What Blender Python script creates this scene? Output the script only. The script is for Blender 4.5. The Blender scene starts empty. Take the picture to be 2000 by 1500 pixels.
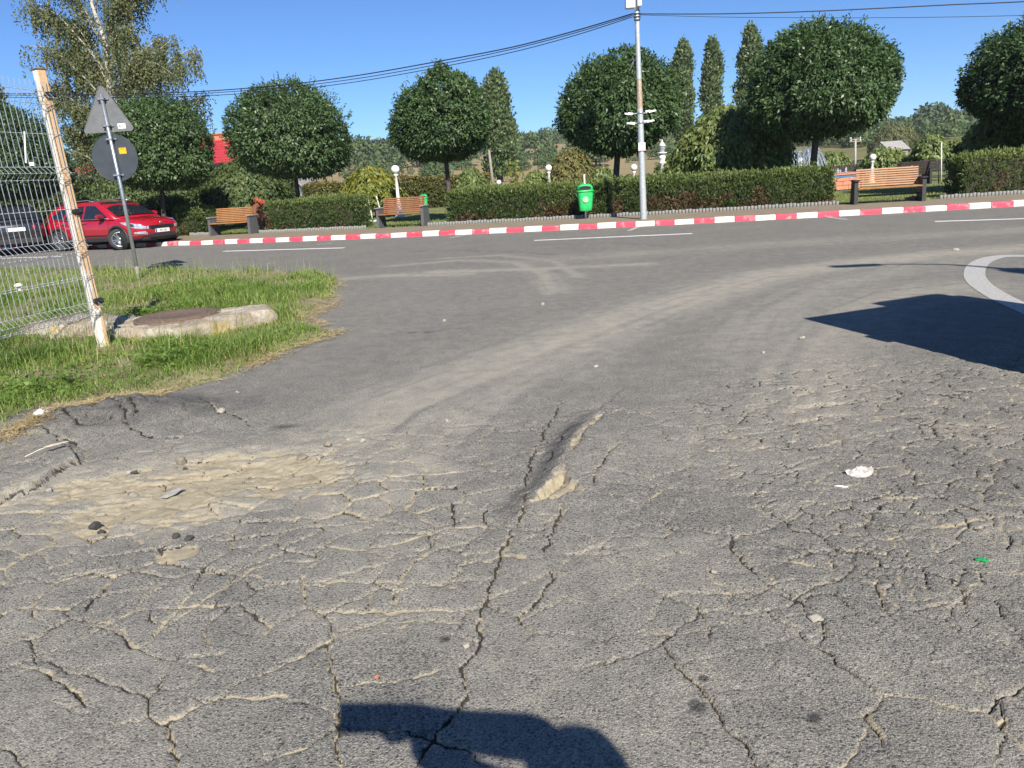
import bpy, bmesh, math, random
import numpy as np
from mathutils import Vector, Matrix

random.seed(7)
RNG = np.random.default_rng(7)
S = bpy.context.scene
COL = S.collection
PI = math.pi

# ------------------------------------------------------------------ camera, sky, sun, exposure
F_PX, CAM_H, PITCH, ROLL = 1470.0, 1.38, math.radians(15.3), math.radians(3.8)
cam_d = bpy.data.cameras.new('camera')
cam_d.sensor_width = 36.0
cam_d.lens = 36.0 * F_PX / 2000.0
cam_d.clip_start, cam_d.clip_end = 0.05, 5000.0
cam = bpy.data.objects.new('camera', cam_d)
COL.objects.link(cam)
cam.location = (0, 0, CAM_H)
_r = Matrix.Rotation(PI / 2 - PITCH, 4, 'X') @ Matrix.Rotation(-ROLL, 4, 'Z')
cam.rotation_euler = _r.to_euler()
S.camera = cam

SUN_AZ, SUN_EL = math.radians(165.6), math.radians(37.3)     # azimuth clockwise from +Y
w = bpy.data.worlds.new('World'); S.world = w; w.use_nodes = True
wn = w.node_tree
for n in list(wn.nodes): wn.nodes.remove(n)
sky = wn.nodes.new('ShaderNodeTexSky'); sky.sky_type = 'NISHITA'; sky.sun_disc = False
sky.sun_elevation, sky.sun_rotation = SUN_EL, SUN_AZ
sky.altitude, sky.air_density, sky.dust_density, sky.ozone_density = 2500, 1.0, 0.0, 10.0
bg = wn.nodes.new('ShaderNodeBackground'); bg.inputs['Strength'].default_value = 0.078
wo = wn.nodes.new('ShaderNodeOutputWorld')
wn.links.new(sky.outputs[0], bg.inputs[0]); wn.links.new(bg.outputs[0], wo.inputs[0])

sd = bpy.data.lights.new('sun', 'SUN'); sd.energy = 4.6; sd.angle = math.radians(0.53); sd.color = (1.0, 0.94, 0.84)
sun = bpy.data.objects.new('sun', sd); COL.objects.link(sun)
TO_SUN = Vector((math.sin(SUN_AZ) * math.cos(SUN_EL), math.cos(SUN_AZ) * math.cos(SUN_EL), math.sin(SUN_EL)))
sun.rotation_euler = (-TO_SUN).to_track_quat('-Z', 'Y').to_euler()
sun.location = (20, -40, 60)

S.view_settings.view_transform = 'Standard'; S.view_settings.look = 'None'
S.view_settings.gamma = 1.0; S.view_settings.use_curve_mapping = False
S.view_settings.exposure = 0.84
HAZE = 0.0003
S.render.engine = 'CYCLES'
S.cycles.use_denoising = True
S.cycles.max_bounces = 6; S.cycles.transparent_max_bounces = 8

# ------------------------------------------------------------------ surveying: where a ray of the photograph meets the place
_c, _s = math.cos(ROLL), math.sin(ROLL)
def ray(u, v):
    a, b = u - 1000, v - 750
    x = a * _c - b * _s; y = a * _s + b * _c
    return (x, F_PX * math.cos(PITCH) - y * math.sin(PITCH), -(F_PX * math.sin(PITCH) + y * math.cos(PITCH)))
def on_ground(u, v, z=0.0):
    d = ray(u, v); t = (z - CAM_H) / d[2]
    return Vector((d[0] * t, d[1] * t, z))
def at_depth(u, v, Y):
    d = ray(u, v); t = Y / d[1]
    return Vector((d[0] * t, Y, CAM_H + d[2] * t))

# ------------------------------------------------------------------ noise in numpy
def _hash(ix, iy, seed):
    n = (ix.astype(np.int64) * 374761393 + iy.astype(np.int64) * 668265263 + seed * 1442695) & 0xffffffff
    n = ((n ^ (n >> 13)) * 1274126177) & 0xffffffff
    n = ((n ^ (n >> 15)) * 2246822519) & 0xffffffff
    return ((n ^ (n >> 16)) & 0xffffff) / float(0xffffff)
def vnoise(x, y, seed=0):
    ix, iy = np.floor(x), np.floor(y)
    fx, fy = x - ix, y - iy
    fx = fx * fx * (3 - 2 * fx); fy = fy * fy * (3 - 2 * fy)
    a, b = _hash(ix, iy, seed), _hash(ix + 1, iy, seed)
    c, d = _hash(ix, iy + 1, seed), _hash(ix + 1, iy + 1, seed)
    return (a + (b - a) * fx) * (1 - fy) + (c + (d - c) * fx) * fy
def fbm(x, y, seed=0, octv=4, gain=0.5):
    t, amp, tot = 0, 1.0, 0
    for i in range(octv):
        t = t + amp * vnoise(x * 2 ** i + 17.3 * i, y * 2 ** i - 9.1 * i, seed + i)
        tot += amp; amp *= gain
    return t / tot
def sstep(a, b, x):
    t = np.clip((x - a) / (b - a), 0, 1)
    return t * t * (3 - 2 * t)
def voronoi(x, y, scale, seed, jit=0.9):
    px, py = x / scale, y / scale
    ix, iy = np.floor(px), np.floor(py)
    best = np.full(px.shape, 1e9); bx = np.zeros_like(px); by = np.zeros_like(px); bid = np.zeros_like(px)
    pts = []
    for dy in (-1, 0, 1):
        for dx in (-1, 0, 1):
            cx, cy = ix + dx, iy + dy
            qx = cx + 0.5 + jit * (_hash(cx, cy, seed) - 0.5) - px
            qy = cy + 0.5 + jit * (_hash(cx, cy, seed + 91) - 0.5) - py
            d = qx * qx + qy * qy
            pts.append((qx, qy))
            m = d < best
            best = np.where(m, d, best); bx = np.where(m, qx, bx); by = np.where(m, qy, by)
            bid = np.where(m, _hash(cx, cy, seed + 7), bid)
    e = np.full(px.shape, 1e9)
    for qx, qy in pts:
        vx, vy = qx - bx, qy - by
        l = np.sqrt(vx * vx + vy * vy)
        dd = ((qx + bx) * 0.5 * vx + (qy + by) * 0.5 * vy) / np.maximum(l, 1e-6)
        e = np.where(l < 1e-4, e, np.minimum(e, dd))
    return e * scale, bid, -bx * scale, -by * scale
def dist_line(x, y, pts, closed=False, signed=False):
    """distance to a polyline, the running length there, and the side (+ right of travel)"""
    best = np.full(x.shape, 1e9); run = np.zeros_like(x); side = np.zeros_like(x)
    acc = 0.0
    P = list(pts) + ([pts[0]] if closed else [])
    for (x0, y0), (x1, y1) in zip(P[:-1], P[1:]):
        dx, dy = x1 - x0, y1 - y0; L = math.hypot(dx, dy) + 1e-9
        t = np.clip(((x - x0) * dx + (y - y0) * dy) / (L * L), 0, 1)
        ex, ey = x - x0 - t * dx, y - y0 - t * dy
        d = np.sqrt(ex * ex + ey * ey)
        m = d < best
        best = np.where(m, d, best); run = np.where(m, acc + t * L, run)
        side = np.where(m, np.sign(ex * dy - ey * dx), side)
        acc += L
    return best, run, side
def inside(x, y, poly):
    r = np.zeros(x.shape, bool)
    n = len(poly)
    for i in range(n):
        x0, y0 = poly[i]; x1, y1 = poly[(i + 1) % n]
        if y0 == y1: continue
        c = ((y0 > y) != (y1 > y)) & (x < (x1 - x0) * (y - y0) / (y1 - y0) + x0)
        r ^= c
    return r
def G(l, z=0.0):
    return [tuple(on_ground(u, v, z)[:2]) for u, v in l]

# ------------------------------------------------------------------ object helpers
def tag(o, label=None, cat=None, group=None, kind=None):
    if label: o['label'] = label
    if cat: o['category'] = cat
    if group: o['group'] = group
    if kind: o['kind'] = kind
    return o
def empty(name, loc=(0, 0, 0), rz=0.0, parent=None):
    o = bpy.data.objects.new(name, None); COL.objects.link(o)
    o.location = loc; o.rotation_euler = (0, 0, rz); o.empty_display_size = 0.2
    if parent: o.parent = parent
    return o
def link_mesh(name, me, parent=None, loc=None):
    o = bpy.data.objects.new(name, me); COL.objects.link(o)
    if parent: o.parent = parent
    if loc is not None: o.location = loc
    return o
def np_mesh(name, V, Fq, mat, smooth=False, attrs=None):
    V = np.asarray(V, np.float32); Fq = np.asarray(Fq, np.int32)
    me = bpy.data.meshes.new(name)
    k = Fq.shape[1]
    me.vertices.add(len(V)); me.vertices.foreach_set('co', V.ravel())
    me.loops.add(Fq.size); me.loops.foreach_set('vertex_index', Fq.ravel())
    me.polygons.add(len(Fq))
    me.polygons.foreach_set('loop_start', np.arange(0, Fq.size, k, dtype=np.int32))
    if smooth: me.polygons.foreach_set('use_smooth', np.ones(len(Fq), bool))
    for an, arr in (attrs or {}).items():
        a = me.attributes.new(an, 'FLOAT', 'POINT'); a.data.foreach_set('value', np.asarray(arr, np.float32).ravel())
    me.update(calc_edges=True)
    me.materials.append(mat)
    return me

class MB:
    """collects shapes, then links them as one mesh object"""
    def __init__(s): s.v = []; s.f = []; s.m = []; s.sm = []
    def _add(s, vs, fs, mi=0, smooth=False):
        n = len(s.v); s.v += [tuple(v) for v in vs]
        for f in fs: s.f.append([i + n for i in f]); s.m.append(mi); s.sm.append(smooth)
        return s
    def box(s, c, d, rz=0.0, mi=0, bev=0.0, M=None):
        x, y, z = d[0] / 2, d[1] / 2, d[2] / 2
        if bev <= 0:
            vs = [(-x, -y, -z), (x, -y, -z), (x, y, -z), (-x, y, -z), (-x, -y, z), (x, -y, z), (x, y, z), (-x, y, z)]
            fs = [(3, 2, 1, 0), (4, 5, 6, 7), (0, 1, 5, 4), (1, 2, 6, 5), (2, 3, 7, 6), (3, 0, 4, 7)]
        else:
            b = min(bev, x * .9, y * .9, z * .9)
            def ring(ix, zz): return [(-x + ix, -y + ix, zz), (x - ix, -y + ix, zz), (x - ix, y - ix, zz), (-x + ix, y - ix, zz)]
            vs = ring(b, -z) + ring(0, -z + b) + ring(0, z - b) + ring(b, z)
            fs = [(3, 2, 1, 0), (12, 13, 14, 15)]
            for k in range(3):
                for i in range(4):
                    j = (i + 1) % 4
                    fs.append((k * 4 + i, k * 4 + j, k * 4 + 4 + j, k * 4 + 4 + i))
        R = M if M is not None else Matrix.Rotation(rz, 3, 'Z')
        c = Vector(c)
        return s._add([R @ Vector(v) + c for v in vs], fs, mi)
    def tube(s, pts, r, n=8, mi=0, cap=True, smooth=True):
        pts = [Vector(p) for p in pts]
        rr = [float(q) for q in r] if isinstance(r, (list, tuple)) else [float(r)] * len(pts)
        vs = []
        up = None
        for i, p in enumerate(pts):
            a = pts[max(i - 1, 0)]; b = pts[min(i + 1, len(pts) - 1)]
            t = (b - a).normalized() if (b - a).length > 1e-9 else Vector((0, 0, 1))
            if up is None:
                up = Vector((1, 0, 0)) if abs(t.x) < 0.9 else Vector((0, 1, 0))
            s1 = t.cross(up).normalized(); s2 = s1.cross(t).normalized(); up = s2
            for k in range(n):
                an = 2 * PI * k / n
                vs.append(p + rr[i] * (math.cos(an) * s2 + math.sin(an) * s1))
        fs = []
        for i in range(len(pts) - 1):
            for k in range(n):
                k2 = (k + 1) % n
                fs.append((i * n + k2, i * n + k, (i + 1) * n + k, (i + 1) * n + k2))
        s._add(vs, fs, mi, smooth)
        if cap:
            m = len(s.v) - len(vs)
            s.f.append([m + k for k in range(n)]); s.m.append(mi); s.sm.append(False)
            s.f.append([m + (len(pts) - 1) * n + k for k in reversed(range(n))]); s.m.append(mi); s.sm.append(False)
        return s
    def lathe(s, prof, n=16, c=(0, 0, 0), mi=0, smooth=True):
        vs = []; fs = []
        for r, z in prof:
            for k in range(n):
                a = 2 * PI * k / n
                vs.append((c[0] + r * math.cos(a), c[1] + r * math.sin(a), c[2] + z))
        for i in range(len(prof) - 1):
            for k in range(n):
                k2 = (k + 1) % n
                fs.append((i * n + k, i * n + k2, (i + 1) * n + k2, (i + 1) * n + k))
        fs.append(list(reversed(range(n)))); fs.append([(len(prof) - 1) * n + k for k in range(n)])
        return s._add(vs, fs, mi, smooth)
    def prism(s, poly, h, M=None, c=(0, 0, 0), mi=0):
        """polygon in local xz, extruded along local y by h (centred)"""
        n = len(poly); M = M or Matrix.Identity(3); c = Vector(c)
        vs = [M @ Vector((x, -h / 2, z)) + c for x, z in poly] + [M @ Vector((x, h / 2, z)) + c for x, z in poly]
        fs = [list(range(n)), [n + i for i in reversed(range(n))]]
        for i in range(n):
            j = (i + 1) % n; fs.append((j, i, n + i, n + j))
        return s._add(vs, fs, mi)
    def quad(s, a, b, c, d, mi=0): return s._add([a, b, c, d], [(0, 1, 2, 3)], mi)
    def mesh(s, name, mats):
        me = bpy.data.meshes.new(name); me.from_pydata(s.v, [], s.f); 
        for m in (mats if isinstance(mats, (list, tuple)) else [mats]): me.materials.append(m)
        for p, mi, sm in zip(me.polygons, s.m, s.sm): p.material_index = mi; p.use_smooth = sm
        bm = bmesh.new(); bm.from_mesh(me); bmesh.ops.recalc_face_normals(bm, faces=bm.faces); bm.to_mesh(me); bm.free()
        me.update()
        return me
    def build(s, name, mats, parent=None, loc=None): return link_mesh(name, s.mesh(name, mats), parent, loc)

def copy_tree(o, parent=None):
    c = o.copy(); COL.objects.link(c)
    if parent: c.parent = parent
    for ch in o.children: copy_tree(ch, c)
    return c
def text_part(name, body, size, mat, parent, loc, rot, depth=0.002, align='CENTER', sx=1.0):
    cu = bpy.data.curves.new(name, 'FONT'); cu.body = body; cu.size = size; cu.extrude = depth
    cu.align_x = align; cu.align_y = 'CENTER'; cu.materials.append(mat)
    t = bpy.data.objects.new(name, cu); COL.objects.link(t)
    me = bpy.data.meshes.new_from_object(t.evaluated_get(bpy.context.evaluated_depsgraph_get())); me.name = name
    bpy.data.objects.remove(t)
    o = link_mesh(name, me, parent, loc); o.rotation_euler = rot; o.scale = (sx, 1, 1)
    return o

# ------------------------------------------------------------------ materials
def newmat(name):
    m = bpy.data.materials.new(name); m.use_nodes = True
    nt = m.node_tree
    return m, nt, nt.nodes['Principled BSDF']
def ramp(nt, stops):
    r = nt.nodes.new('ShaderNodeValToRGB'); e = r.color_ramp.elements
    while len(e) < len(stops): e.new(0.5)
    for i, (p, c) in enumerate(stops):
        e[i].position = p; e[i].color = (*c, 1) if len(c) == 3 else c
    return r
def pos_node(nt, scale=1.0, obj=False):
    if obj:
        t = nt.nodes.new('ShaderNodeTexCoord'); out = t.outputs['Object']
    else:
        t = nt.nodes.new('ShaderNodeNewGeometry'); out = t.outputs['Position']
    if scale == 1.0: return out
    mp = nt.nodes.new('ShaderNodeMapping'); sc = scale if isinstance(scale, tuple) else (scale,) * 3
    mp.inputs['Scale'].default_value = sc; nt.links.new(out, mp.inputs[0]); return mp.outputs[0]
def noise(nt, vec, scale, detail=4, rough=0.55):
    n = nt.nodes.new('ShaderNodeTexNoise'); n.inputs['Scale'].default_value = scale
    n.inputs['Detail'].default_value = detail; n.inputs['Roughness'].default_value = rough
    nt.links.new(vec, n.inputs['Vector']); return n
def math_n(nt, op, a, b=None, c=None, clamp=False):
    n = nt.nodes.new('ShaderNodeMath'); n.operation = op; n.use_clamp = clamp
    for i, x in enumerate((a, b, c)):
        if x is None: continue
        if isinstance(x, (int, float)): n.inputs[i].default_value = x
        else: nt.links.new(x, n.inputs[i])
    return n.outputs[0]
def mixc(nt, fac, a, b, blend='MIX'):
    n = nt.nodes.new('ShaderNodeMix'); n.data_type = 'RGBA'; n.blend_type = blend
    for sock, x in ((n.inputs['Factor'], fac), (n.inputs[6], a), (n.inputs[7], b)):
        if isinstance(x, (int, float)): sock.default_value = x
        elif isinstance(x, tuple): sock.default_value = (*x, 1) if len(x) == 3 else x
        else: nt.links.new(x, sock)
    return n.outputs[2]
def attr(nt, name):
    a = nt.nodes.new('ShaderNodeAttribute'); a.attribute_name = name; return a.outputs['Fac']
def bump(nt, height, strength, dist, bsdf, normal=None):
    b = nt.nodes.new('ShaderNodeBump'); b.inputs['Strength'].default_value = strength; b.inputs['Distance'].default_value = dist
    nt.links.new(height, b.inputs['Height'])
    if normal is not None: nt.links.new(normal, b.inputs['Normal'])
    if bsdf is not None: nt.links.new(b.outputs[0], bsdf.inputs['Normal'])
    return b.outputs[0]
def simple(name, c1, c2=None, scale=8.0, rough=0.6, metal=0.0, bmp=0.0, obj=True, stretch=None, spec=0.5, detail=5, lo=.35, hi=.65, coat=0.0):
    m, nt, b = newmat(name)
    b.inputs['Roughness'].default_value = rough; b.inputs['Metallic'].default_value = metal
    b.inputs['Specular IOR Level'].default_value = spec
    if coat: b.inputs['Coat Weight'].default_value = coat; b.inputs['Coat Roughness'].default_value = 0.04
    p = pos_node(nt, stretch or 1.0, obj)
    n = noise(nt, p, scale, detail)
    r = ramp(nt, [(lo, c1), (hi, c2 or tuple(x * 0.85 for x in c1))])
    nt.links.new(n.outputs['Fac'], r.inputs[0]); nt.links.new(r.outputs[0], b.inputs['Base Color'])
    if bmp: bump(nt, n.outputs['Fac'], 0.6, bmp, b)
    return m
def leaf_mat(name, dark, mid, light, rough=0.45, trans=0.25, spec=0.4):
    m, nt, b = newmat(name)
    r = ramp(nt, [(0.0, dark), (0.5, mid), (1.0, light)])
    nt.links.new(attr(nt, 'tint'), r.inputs[0])
    nt.links.new(r.outputs[0], b.inputs['Base Color'])
    b.inputs['Roughness'].default_value = rough; b.inputs['Specular IOR Level'].default_value = spec
    t = nt.nodes.new('ShaderNodeBsdfTranslucent')
    tc = mixc(nt, 0.6, r.outputs[0], (light[0] * 1.2, light[1] * 1.3, light[2] * .6))
    nt.links.new(tc, t.inputs[0])
    mx = nt.nodes.new('ShaderNodeMixShader'); mx.inputs[0].default_value = trans
    nt.links.new(b.outputs[0], mx.inputs[1]); nt.links.new(t.outputs[0], mx.inputs[2])
    out = nt.nodes['Material Output']; nt.links.new(mx.outputs[0], out.inputs['Surface'])
    return m

M = {}
M['leaf_globe'] = leaf_mat('leaf_globe', (.028, .055, .024), (.062, .112, .042), (.125, .19, .070), rough=.42)
M['leaf_weep'] = leaf_mat('leaf_weep', (.045, .080, .026), (.120, .170, .052), (.30, .33, .12), rough=.5, trans=.3)
M['leaf_yellow'] = leaf_mat('leaf_yellow', (.055, .10, .02), (.14, .18, .035), (.34, .30, .05), rough=.5, trans=.35)
M['leaf_birch'] = leaf_mat('leaf_birch', (.062, .082, .032), (.125, .145, .060), (.23, .22, .10), rough=.55, trans=.3)
M['leaf_poplar'] = leaf_mat('leaf_poplar', (.052, .085, .036), (.100, .145, .060), (.18, .22, .10), rough=.5, trans=.2)
M['leaf_yew'] = leaf_mat('leaf_yew', (.030, .058, .016), (.075, .118, .032), (.20, .24, .07), rough=.5, trans=.15)
M['leaf_dry'] = leaf_mat('leaf_dry', (.05, .038, .018), (.12, .080, .035), (.22, .15, .07), rough=.6, trans=.15)
M['leaf_beech'] = leaf_mat('leaf_beech', (.05, .07, .02), (.11, .13, .035), (.24, .17, .06), rough=.55, trans=.25)
M['leaf_shrub'] = leaf_mat('leaf_shrub', (.028, .055, .018), (.065, .105, .032), (.13, .16, .055), rough=.5, trans=.25)
M['leaf_wood'] = leaf_mat('leaf_wood', (.042, .078, .030), (.085, .128, .048), (.155, .18, .075), rough=.7, trans=.15, spec=.2)
M['grass'] = leaf_mat('grass', (.065, .135, .022), (.165, .27, .050), (.40, .39, .15), rough=.5, trans=.35)
M['straw'] = leaf_mat('straw', (.30, .22, .10), (.48, .37, .20), (.66, .55, .33), rough=.7, trans=.2, spec=.2)
M['bark'] = simple('bark', (.11, .09, .07), (.055, .045, .038), 9, .9, bmp=.02, stretch=(3, 3, .7))
M['bark_white'] = simple('bark_white', (.46, .44, .40), (.13, .115, .10), 5, .8, bmp=.01, stretch=(1, 1, 2.6), lo=.52, hi=.66)
M['whitewash'] = simple('whitewash', (.78, .78, .76), (.6, .6, .58), 9, .8, bmp=.004)
M['twig'] = simple('twig', (.05, .045, .022), (.026, .030, .014), 14, .95, bmp=.02)
M['twig_green'] = simple('twig_green', (.020, .032, .014), (.012, .018, .009), 9, .95, bmp=.03)
M['galv'] = simple('galv', (.44, .47, .50), (.33, .36, .39), 22, .42, .75, bmp=.0006)
M['wire'] = simple('wire', (.58, .60, .62), (.42, .44, .46), 40, .42, .6)
M['black_plastic'] = simple('black_plastic', (.012, .012, .013), (.02, .02, .021), 20, .5)
M['cable'] = simple('cable', (.012, .013, .016), (.02, .02, .024), 20, .6)
M['white_plastic'] = simple('white_plastic', (.80, .80, .78), (.70, .70, .68), 12, .4)
M['white_paint'] = simple('white_paint', (.78, .77, .74), (.66, .65, .62), 10, .55, bmp=.002)
M['rust'] = simple('rust', (.155, .105, .078), (.105, .068, .052), 25, .85, bmp=.003)
M['concrete_dark'] = simple('concrete_dark', (.105, .108, .115), (.065, .067, .072), 22, .85, bmp=.003)
M['concrete_cap'] = simple('concrete_cap', (.27, .26, .24), (.18, .17, .16), 18, .85, bmp=.002)
M['wood'] = simple('wood', (.41, .20, .080), (.25, .115, .048), 6, .45, bmp=.0015, stretch=(.6, 9, 9), spec=.4)
M['wood_red'] = simple('wood_red', (.30, .135, .065), (.19, .080, .042), 6, .5, bmp=.0015, stretch=(.6, 9, 9), spec=.4)
M['wood_shaded'] = simple('wood_shaded', (.045, .032, .026), (.025, .019, .017), 6, .55, stretch=(.6, 9, 9))  # bench wood with the shade it stands in put into the colour
M['metal_dark'] = simple('metal_dark', (.02, .021, .024), (.035, .035, .038), 15, .5, .3)
M['sign_back_light'] = simple('sign_back_light', (.155, .160, .165), (.115, .120, .126), 7, .55, .0, detail=8)
M['sign_back_dark'] = simple('sign_back_dark', (.048, .058, .068), (.036, .044, .053), 7, .5, .0, detail=8)
M['orange_sticker'] = simple('orange_sticker', (.90, .42, .01), (.82, .36, .01), 30, .4)
M['green_plastic'] = simple('green_plastic', (.03, .50, .13), (.02, .40, .10), 9, .38)
M['green_dark'] = simple('green_dark', (.012, .16, .06), (.01, .11, .04), 9, .4)
M['near_black'] = simple('near_black', (.008, .010, .010), (.006, .007, .007), 9, .8)  # paints the dark inside of openings on closed surfaces
M['red_print'] = simple('red_print', (.62, .03, .05), (.5, .03, .04), 20, .5)
M['black_print'] = simple('black_print', (.02, .02, .022), (.03, .03, .03), 20, .5)
M['blue_print'] = simple('blue_print', (.02, .06, .30), (.02, .05, .25), 20, .5)
M['red_roof'] = simple('red_roof', (.46, .045, .055), (.34, .035, .045), 3, .5, bmp=.003)
M['render_white'] = simple('render_white', (.78, .75, .69), (.68, .64, .58), 1.5, .9, bmp=.003)
M['chimney_brick'] = simple('chimney_brick', (.48, .20, .10), (.36, .14, .08), 7, .85, bmp=.004)
M['hut_wood'] = simple('hut_wood', (.32, .13, .085), (.22, .085, .055), 5, .7, bmp=.002, stretch=(9, 9, .6))
M['hut_roof'] = simple('hut_roof', (.62, .10, .06), (.5, .08, .05), 8, .6)
M['basin_tile'] = simple('basin_tile', (.58, .25, .15), (.45, .18, .11), 9, .8, bmp=.004)
M['basin_blue'] = simple('basin_blue', (.05, .16, .30), (.08, .22, .36), 9, .5)
M['red_car'] = simple('red_car', (.37, .007, .022), (.33, .006, .019), 2, .24, .0, coat=1.0)
M['dark_car'] = simple('dark_car', (.016, .017, .020), (.012, .013, .015), 2, .25, .0, coat=1.0)
M['silver_car'] = simple('silver_car', (.33, .34, .36), (.3, .31, .33), 2, .3, .5, coat=.8)
M['car_glass'] = simple('car_glass', (.012, .016, .022), (.016, .020, .028), 3, .06, .0, spec=.8)
M['car_black'] = simple('car_black', (.018, .018, .019), (.026, .026, .027), 30, .6)
M['tyre'] = simple('tyre', (.022, .022, .023), (.034, .033, .032), 30, .8)
M['rim'] = simple('rim', (.42, .43, .45), (.3, .31, .33), 12, .3, .85)
M['chrome'] = simple('chrome', (.72, .73, .75), (.6, .61, .63), 12, .18, .9)
M['lamp_clear'] = simple('lamp_clear', (.55, .58, .62), (.30, .32, .36), 20, .12, .3, spec=.8)
M['lamp_red'] = simple('lamp_red', (.5, .02, .03), (.36, .01, .02), 20, .15)
M['rock'] = simple('rock', (.30, .26, .195), (.17, .15, .115), 30, .9, bmp=.004)
M['rock_pale'] = simple('rock_pale', (.40, .37, .31), (.30, .27, .22), 25, .9, bmp=.003)
M['rock_grey'] = simple('rock_grey', (.36, .35, .34), (.24, .23, .22), 25, .9, bmp=.002)
M['asphalt_lump'] = simple('asphalt_lump', (.035, .034, .033), (.07, .066, .06), 40, .9, bmp=.004)
M['paper'] = simple('paper', (.50, .48, .44), (.36, .34, .31), 30, .7, bmp=.002)
M['glass_green'] = simple('glass_green', (.01, .20, .05), (.02, .30, .08), 30, .08, spec=.9)
M['feather'] = simple('feather', (.60, .54, .42), (.46, .40, .30), 40, .8)
M['cloth_navy'] = simple('cloth_navy', (.03, .04, .07), (.02, .03, .05), 20, .9)
M['cloth_grey'] = simple('cloth_grey', (.10, .10, .11), (.07, .07, .08), 20, .9)
M['skin'] = simple('skin', (.55, .34, .25), (.48, .29, .21), 12, .55)
M['hair'] = simple('hair', (.03, .02, .015), (.05, .035, .025), 30, .6)
M['barn_roof'] = simple('barn_roof', (.36, .34, .32), (.26, .25, .24), 3, .8)
M['old_wood'] = simple('old_wood', (.30, .26, .21), (.2, .17, .14), 6, .85, stretch=(6, 6, .7))
M['pole_concrete'] = simple('pole_concrete', (.42, .40, .35), (.32, .30, .26), 6, .85)

# paint on the fence post: white on one pair of faces, rust showing through on the other
def post_material():
    m, nt, b = newmat('post_paint')
    g = nt.nodes.new('ShaderNodeTexCoord'); p = g.outputs['Object']
    sx = nt.nodes.new('ShaderNodeSeparateXYZ'); nt.links.new(p, sx.inputs[0])
    mp = nt.nodes.new('ShaderNodeMapping'); mp.inputs['Scale'].default_value = (9, 9, 1.3); nt.links.new(p, mp.inputs[0])
    n = noise(nt, mp.outputs[0], 1.6, 6, .6)
    n2 = noise(nt, p, 30, 5, .6)
    side = math_n(nt, 'MULTIPLY_ADD', math_n(nt, 'ADD', sx.outputs['Y'], math_n(nt, 'MULTIPLY', sx.outputs['X'], -1.0)), -7.0, math_n(nt, 'MULTIPLY_ADD', n.outputs['Fac'], 1.5, -.40))
    low = math_n(nt, 'LESS_THAN', sx.outputs['Z'], 0.42)
    side = math_n(nt, 'SUBTRACT', side, math_n(nt, 'MULTIPLY', low, .35))
    fac = ramp(nt, [(.32, (0, 0, 0)), (.42, (1, 1, 1))]); nt.links.new(side, fac.inputs[0])
    rust = ramp(nt, [(.3, (.44, .26, .13)), (.5, (.58, .40, .23)), (.64, (.50, .30, .15)), (.8, (.26, .12, .06))]); nt.links.new(n2.outputs['Fac'], rust.inputs[0])
    white = ramp(nt, [(.35, (.74, .70, .63)), (.65, (.60, .55, .47))]); nt.links.new(n2.outputs['Fac'], white.inputs[0])
    nt.links.new(mixc(nt, fac.outputs[0], white.outputs[0], rust.outputs[0]), b.inputs['Base Color'])
    b.inputs['Roughness'].default_value = .65
    bump(nt, n2.outputs['Fac'], .5, .003, b)
    return m
M['post_paint'] = post_material()
def pole_material():
    m, nt, b = newmat('pole_galvanised')
    p = pos_node(nt, 1.0, True)
    sx = nt.nodes.new('ShaderNodeSeparateXYZ'); nt.links.new(p, sx.inputs[0])
    n = noise(nt, p, 14, 5)
    band = math_n(nt, 'MULTIPLY', math_n(nt, 'GREATER_THAN', sx.outputs['Z'], 2.72), math_n(nt, 'LESS_THAN', sx.outputs['Z'], 3.42))
    base = ramp(nt, [(.35, (.46, .49, .50)), (.65, (.36, .39, .40))]); nt.links.new(n.outputs['Fac'], base.inputs[0])
    rust = ramp(nt, [(.35, (.46, .40, .33)), (.62, (.36, .24, .14))]); nt.links.new(n.outputs['Fac'], rust.inputs[0])
    nt.links.new(mixc(nt, band, base.outputs[0], rust.outputs[0]), b.inputs['Base Color'])
    b.inputs['Metallic'].default_value = .25; b.inputs['Roughness'].default_value = .5
    return m
M['pole_galvanised'] = pole_material()

def kerb_paint(name, c1, c2):
    m, nt, b = newmat(name)
    p = pos_node(nt, 1.0)
    n = noise(nt, p, 5, 6, .65); n2 = noise(nt, p, 30, 4)
    col = ramp(nt, [(.35, c1), (.7, c2)]); nt.links.new(n2.outputs['Fac'], col.inputs[0])
    worn = ramp(nt, [(.54, (0, 0, 0)), (.66, (1, 1, 1))]); nt.links.new(n.outputs['Fac'], worn.inputs[0])
    nt.links.new(mixc(nt, math_n(nt, 'MULTIPLY', worn.outputs[0], .6), col.outputs[0], (.42, .39, .35)), b.inputs['Base Color'])
    b.inputs['Roughness'].default_value = .7
    bump(nt, n2.outputs['Fac'], .5, .004, b)
    return m
M['kerb_red'] = kerb_paint('kerb_red', (.62, .075, .12), (.50, .055, .09))
M['kerb_white'] = kerb_paint('kerb_white', (.74, .72, .66), (.64, .61, .54))
M['road_paint'] = kerb_paint('road_paint', (.82, .81, .79), (.72, .71, .68))
M['road_paint_worn'] = kerb_paint('road_paint_worn', (.46, .45, .42), (.30, .29, .27))
M['palisade'] = simple('palisade', (.24, .24, .225), (.16, .16, .15), 14, .85, bmp=.003)

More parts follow.
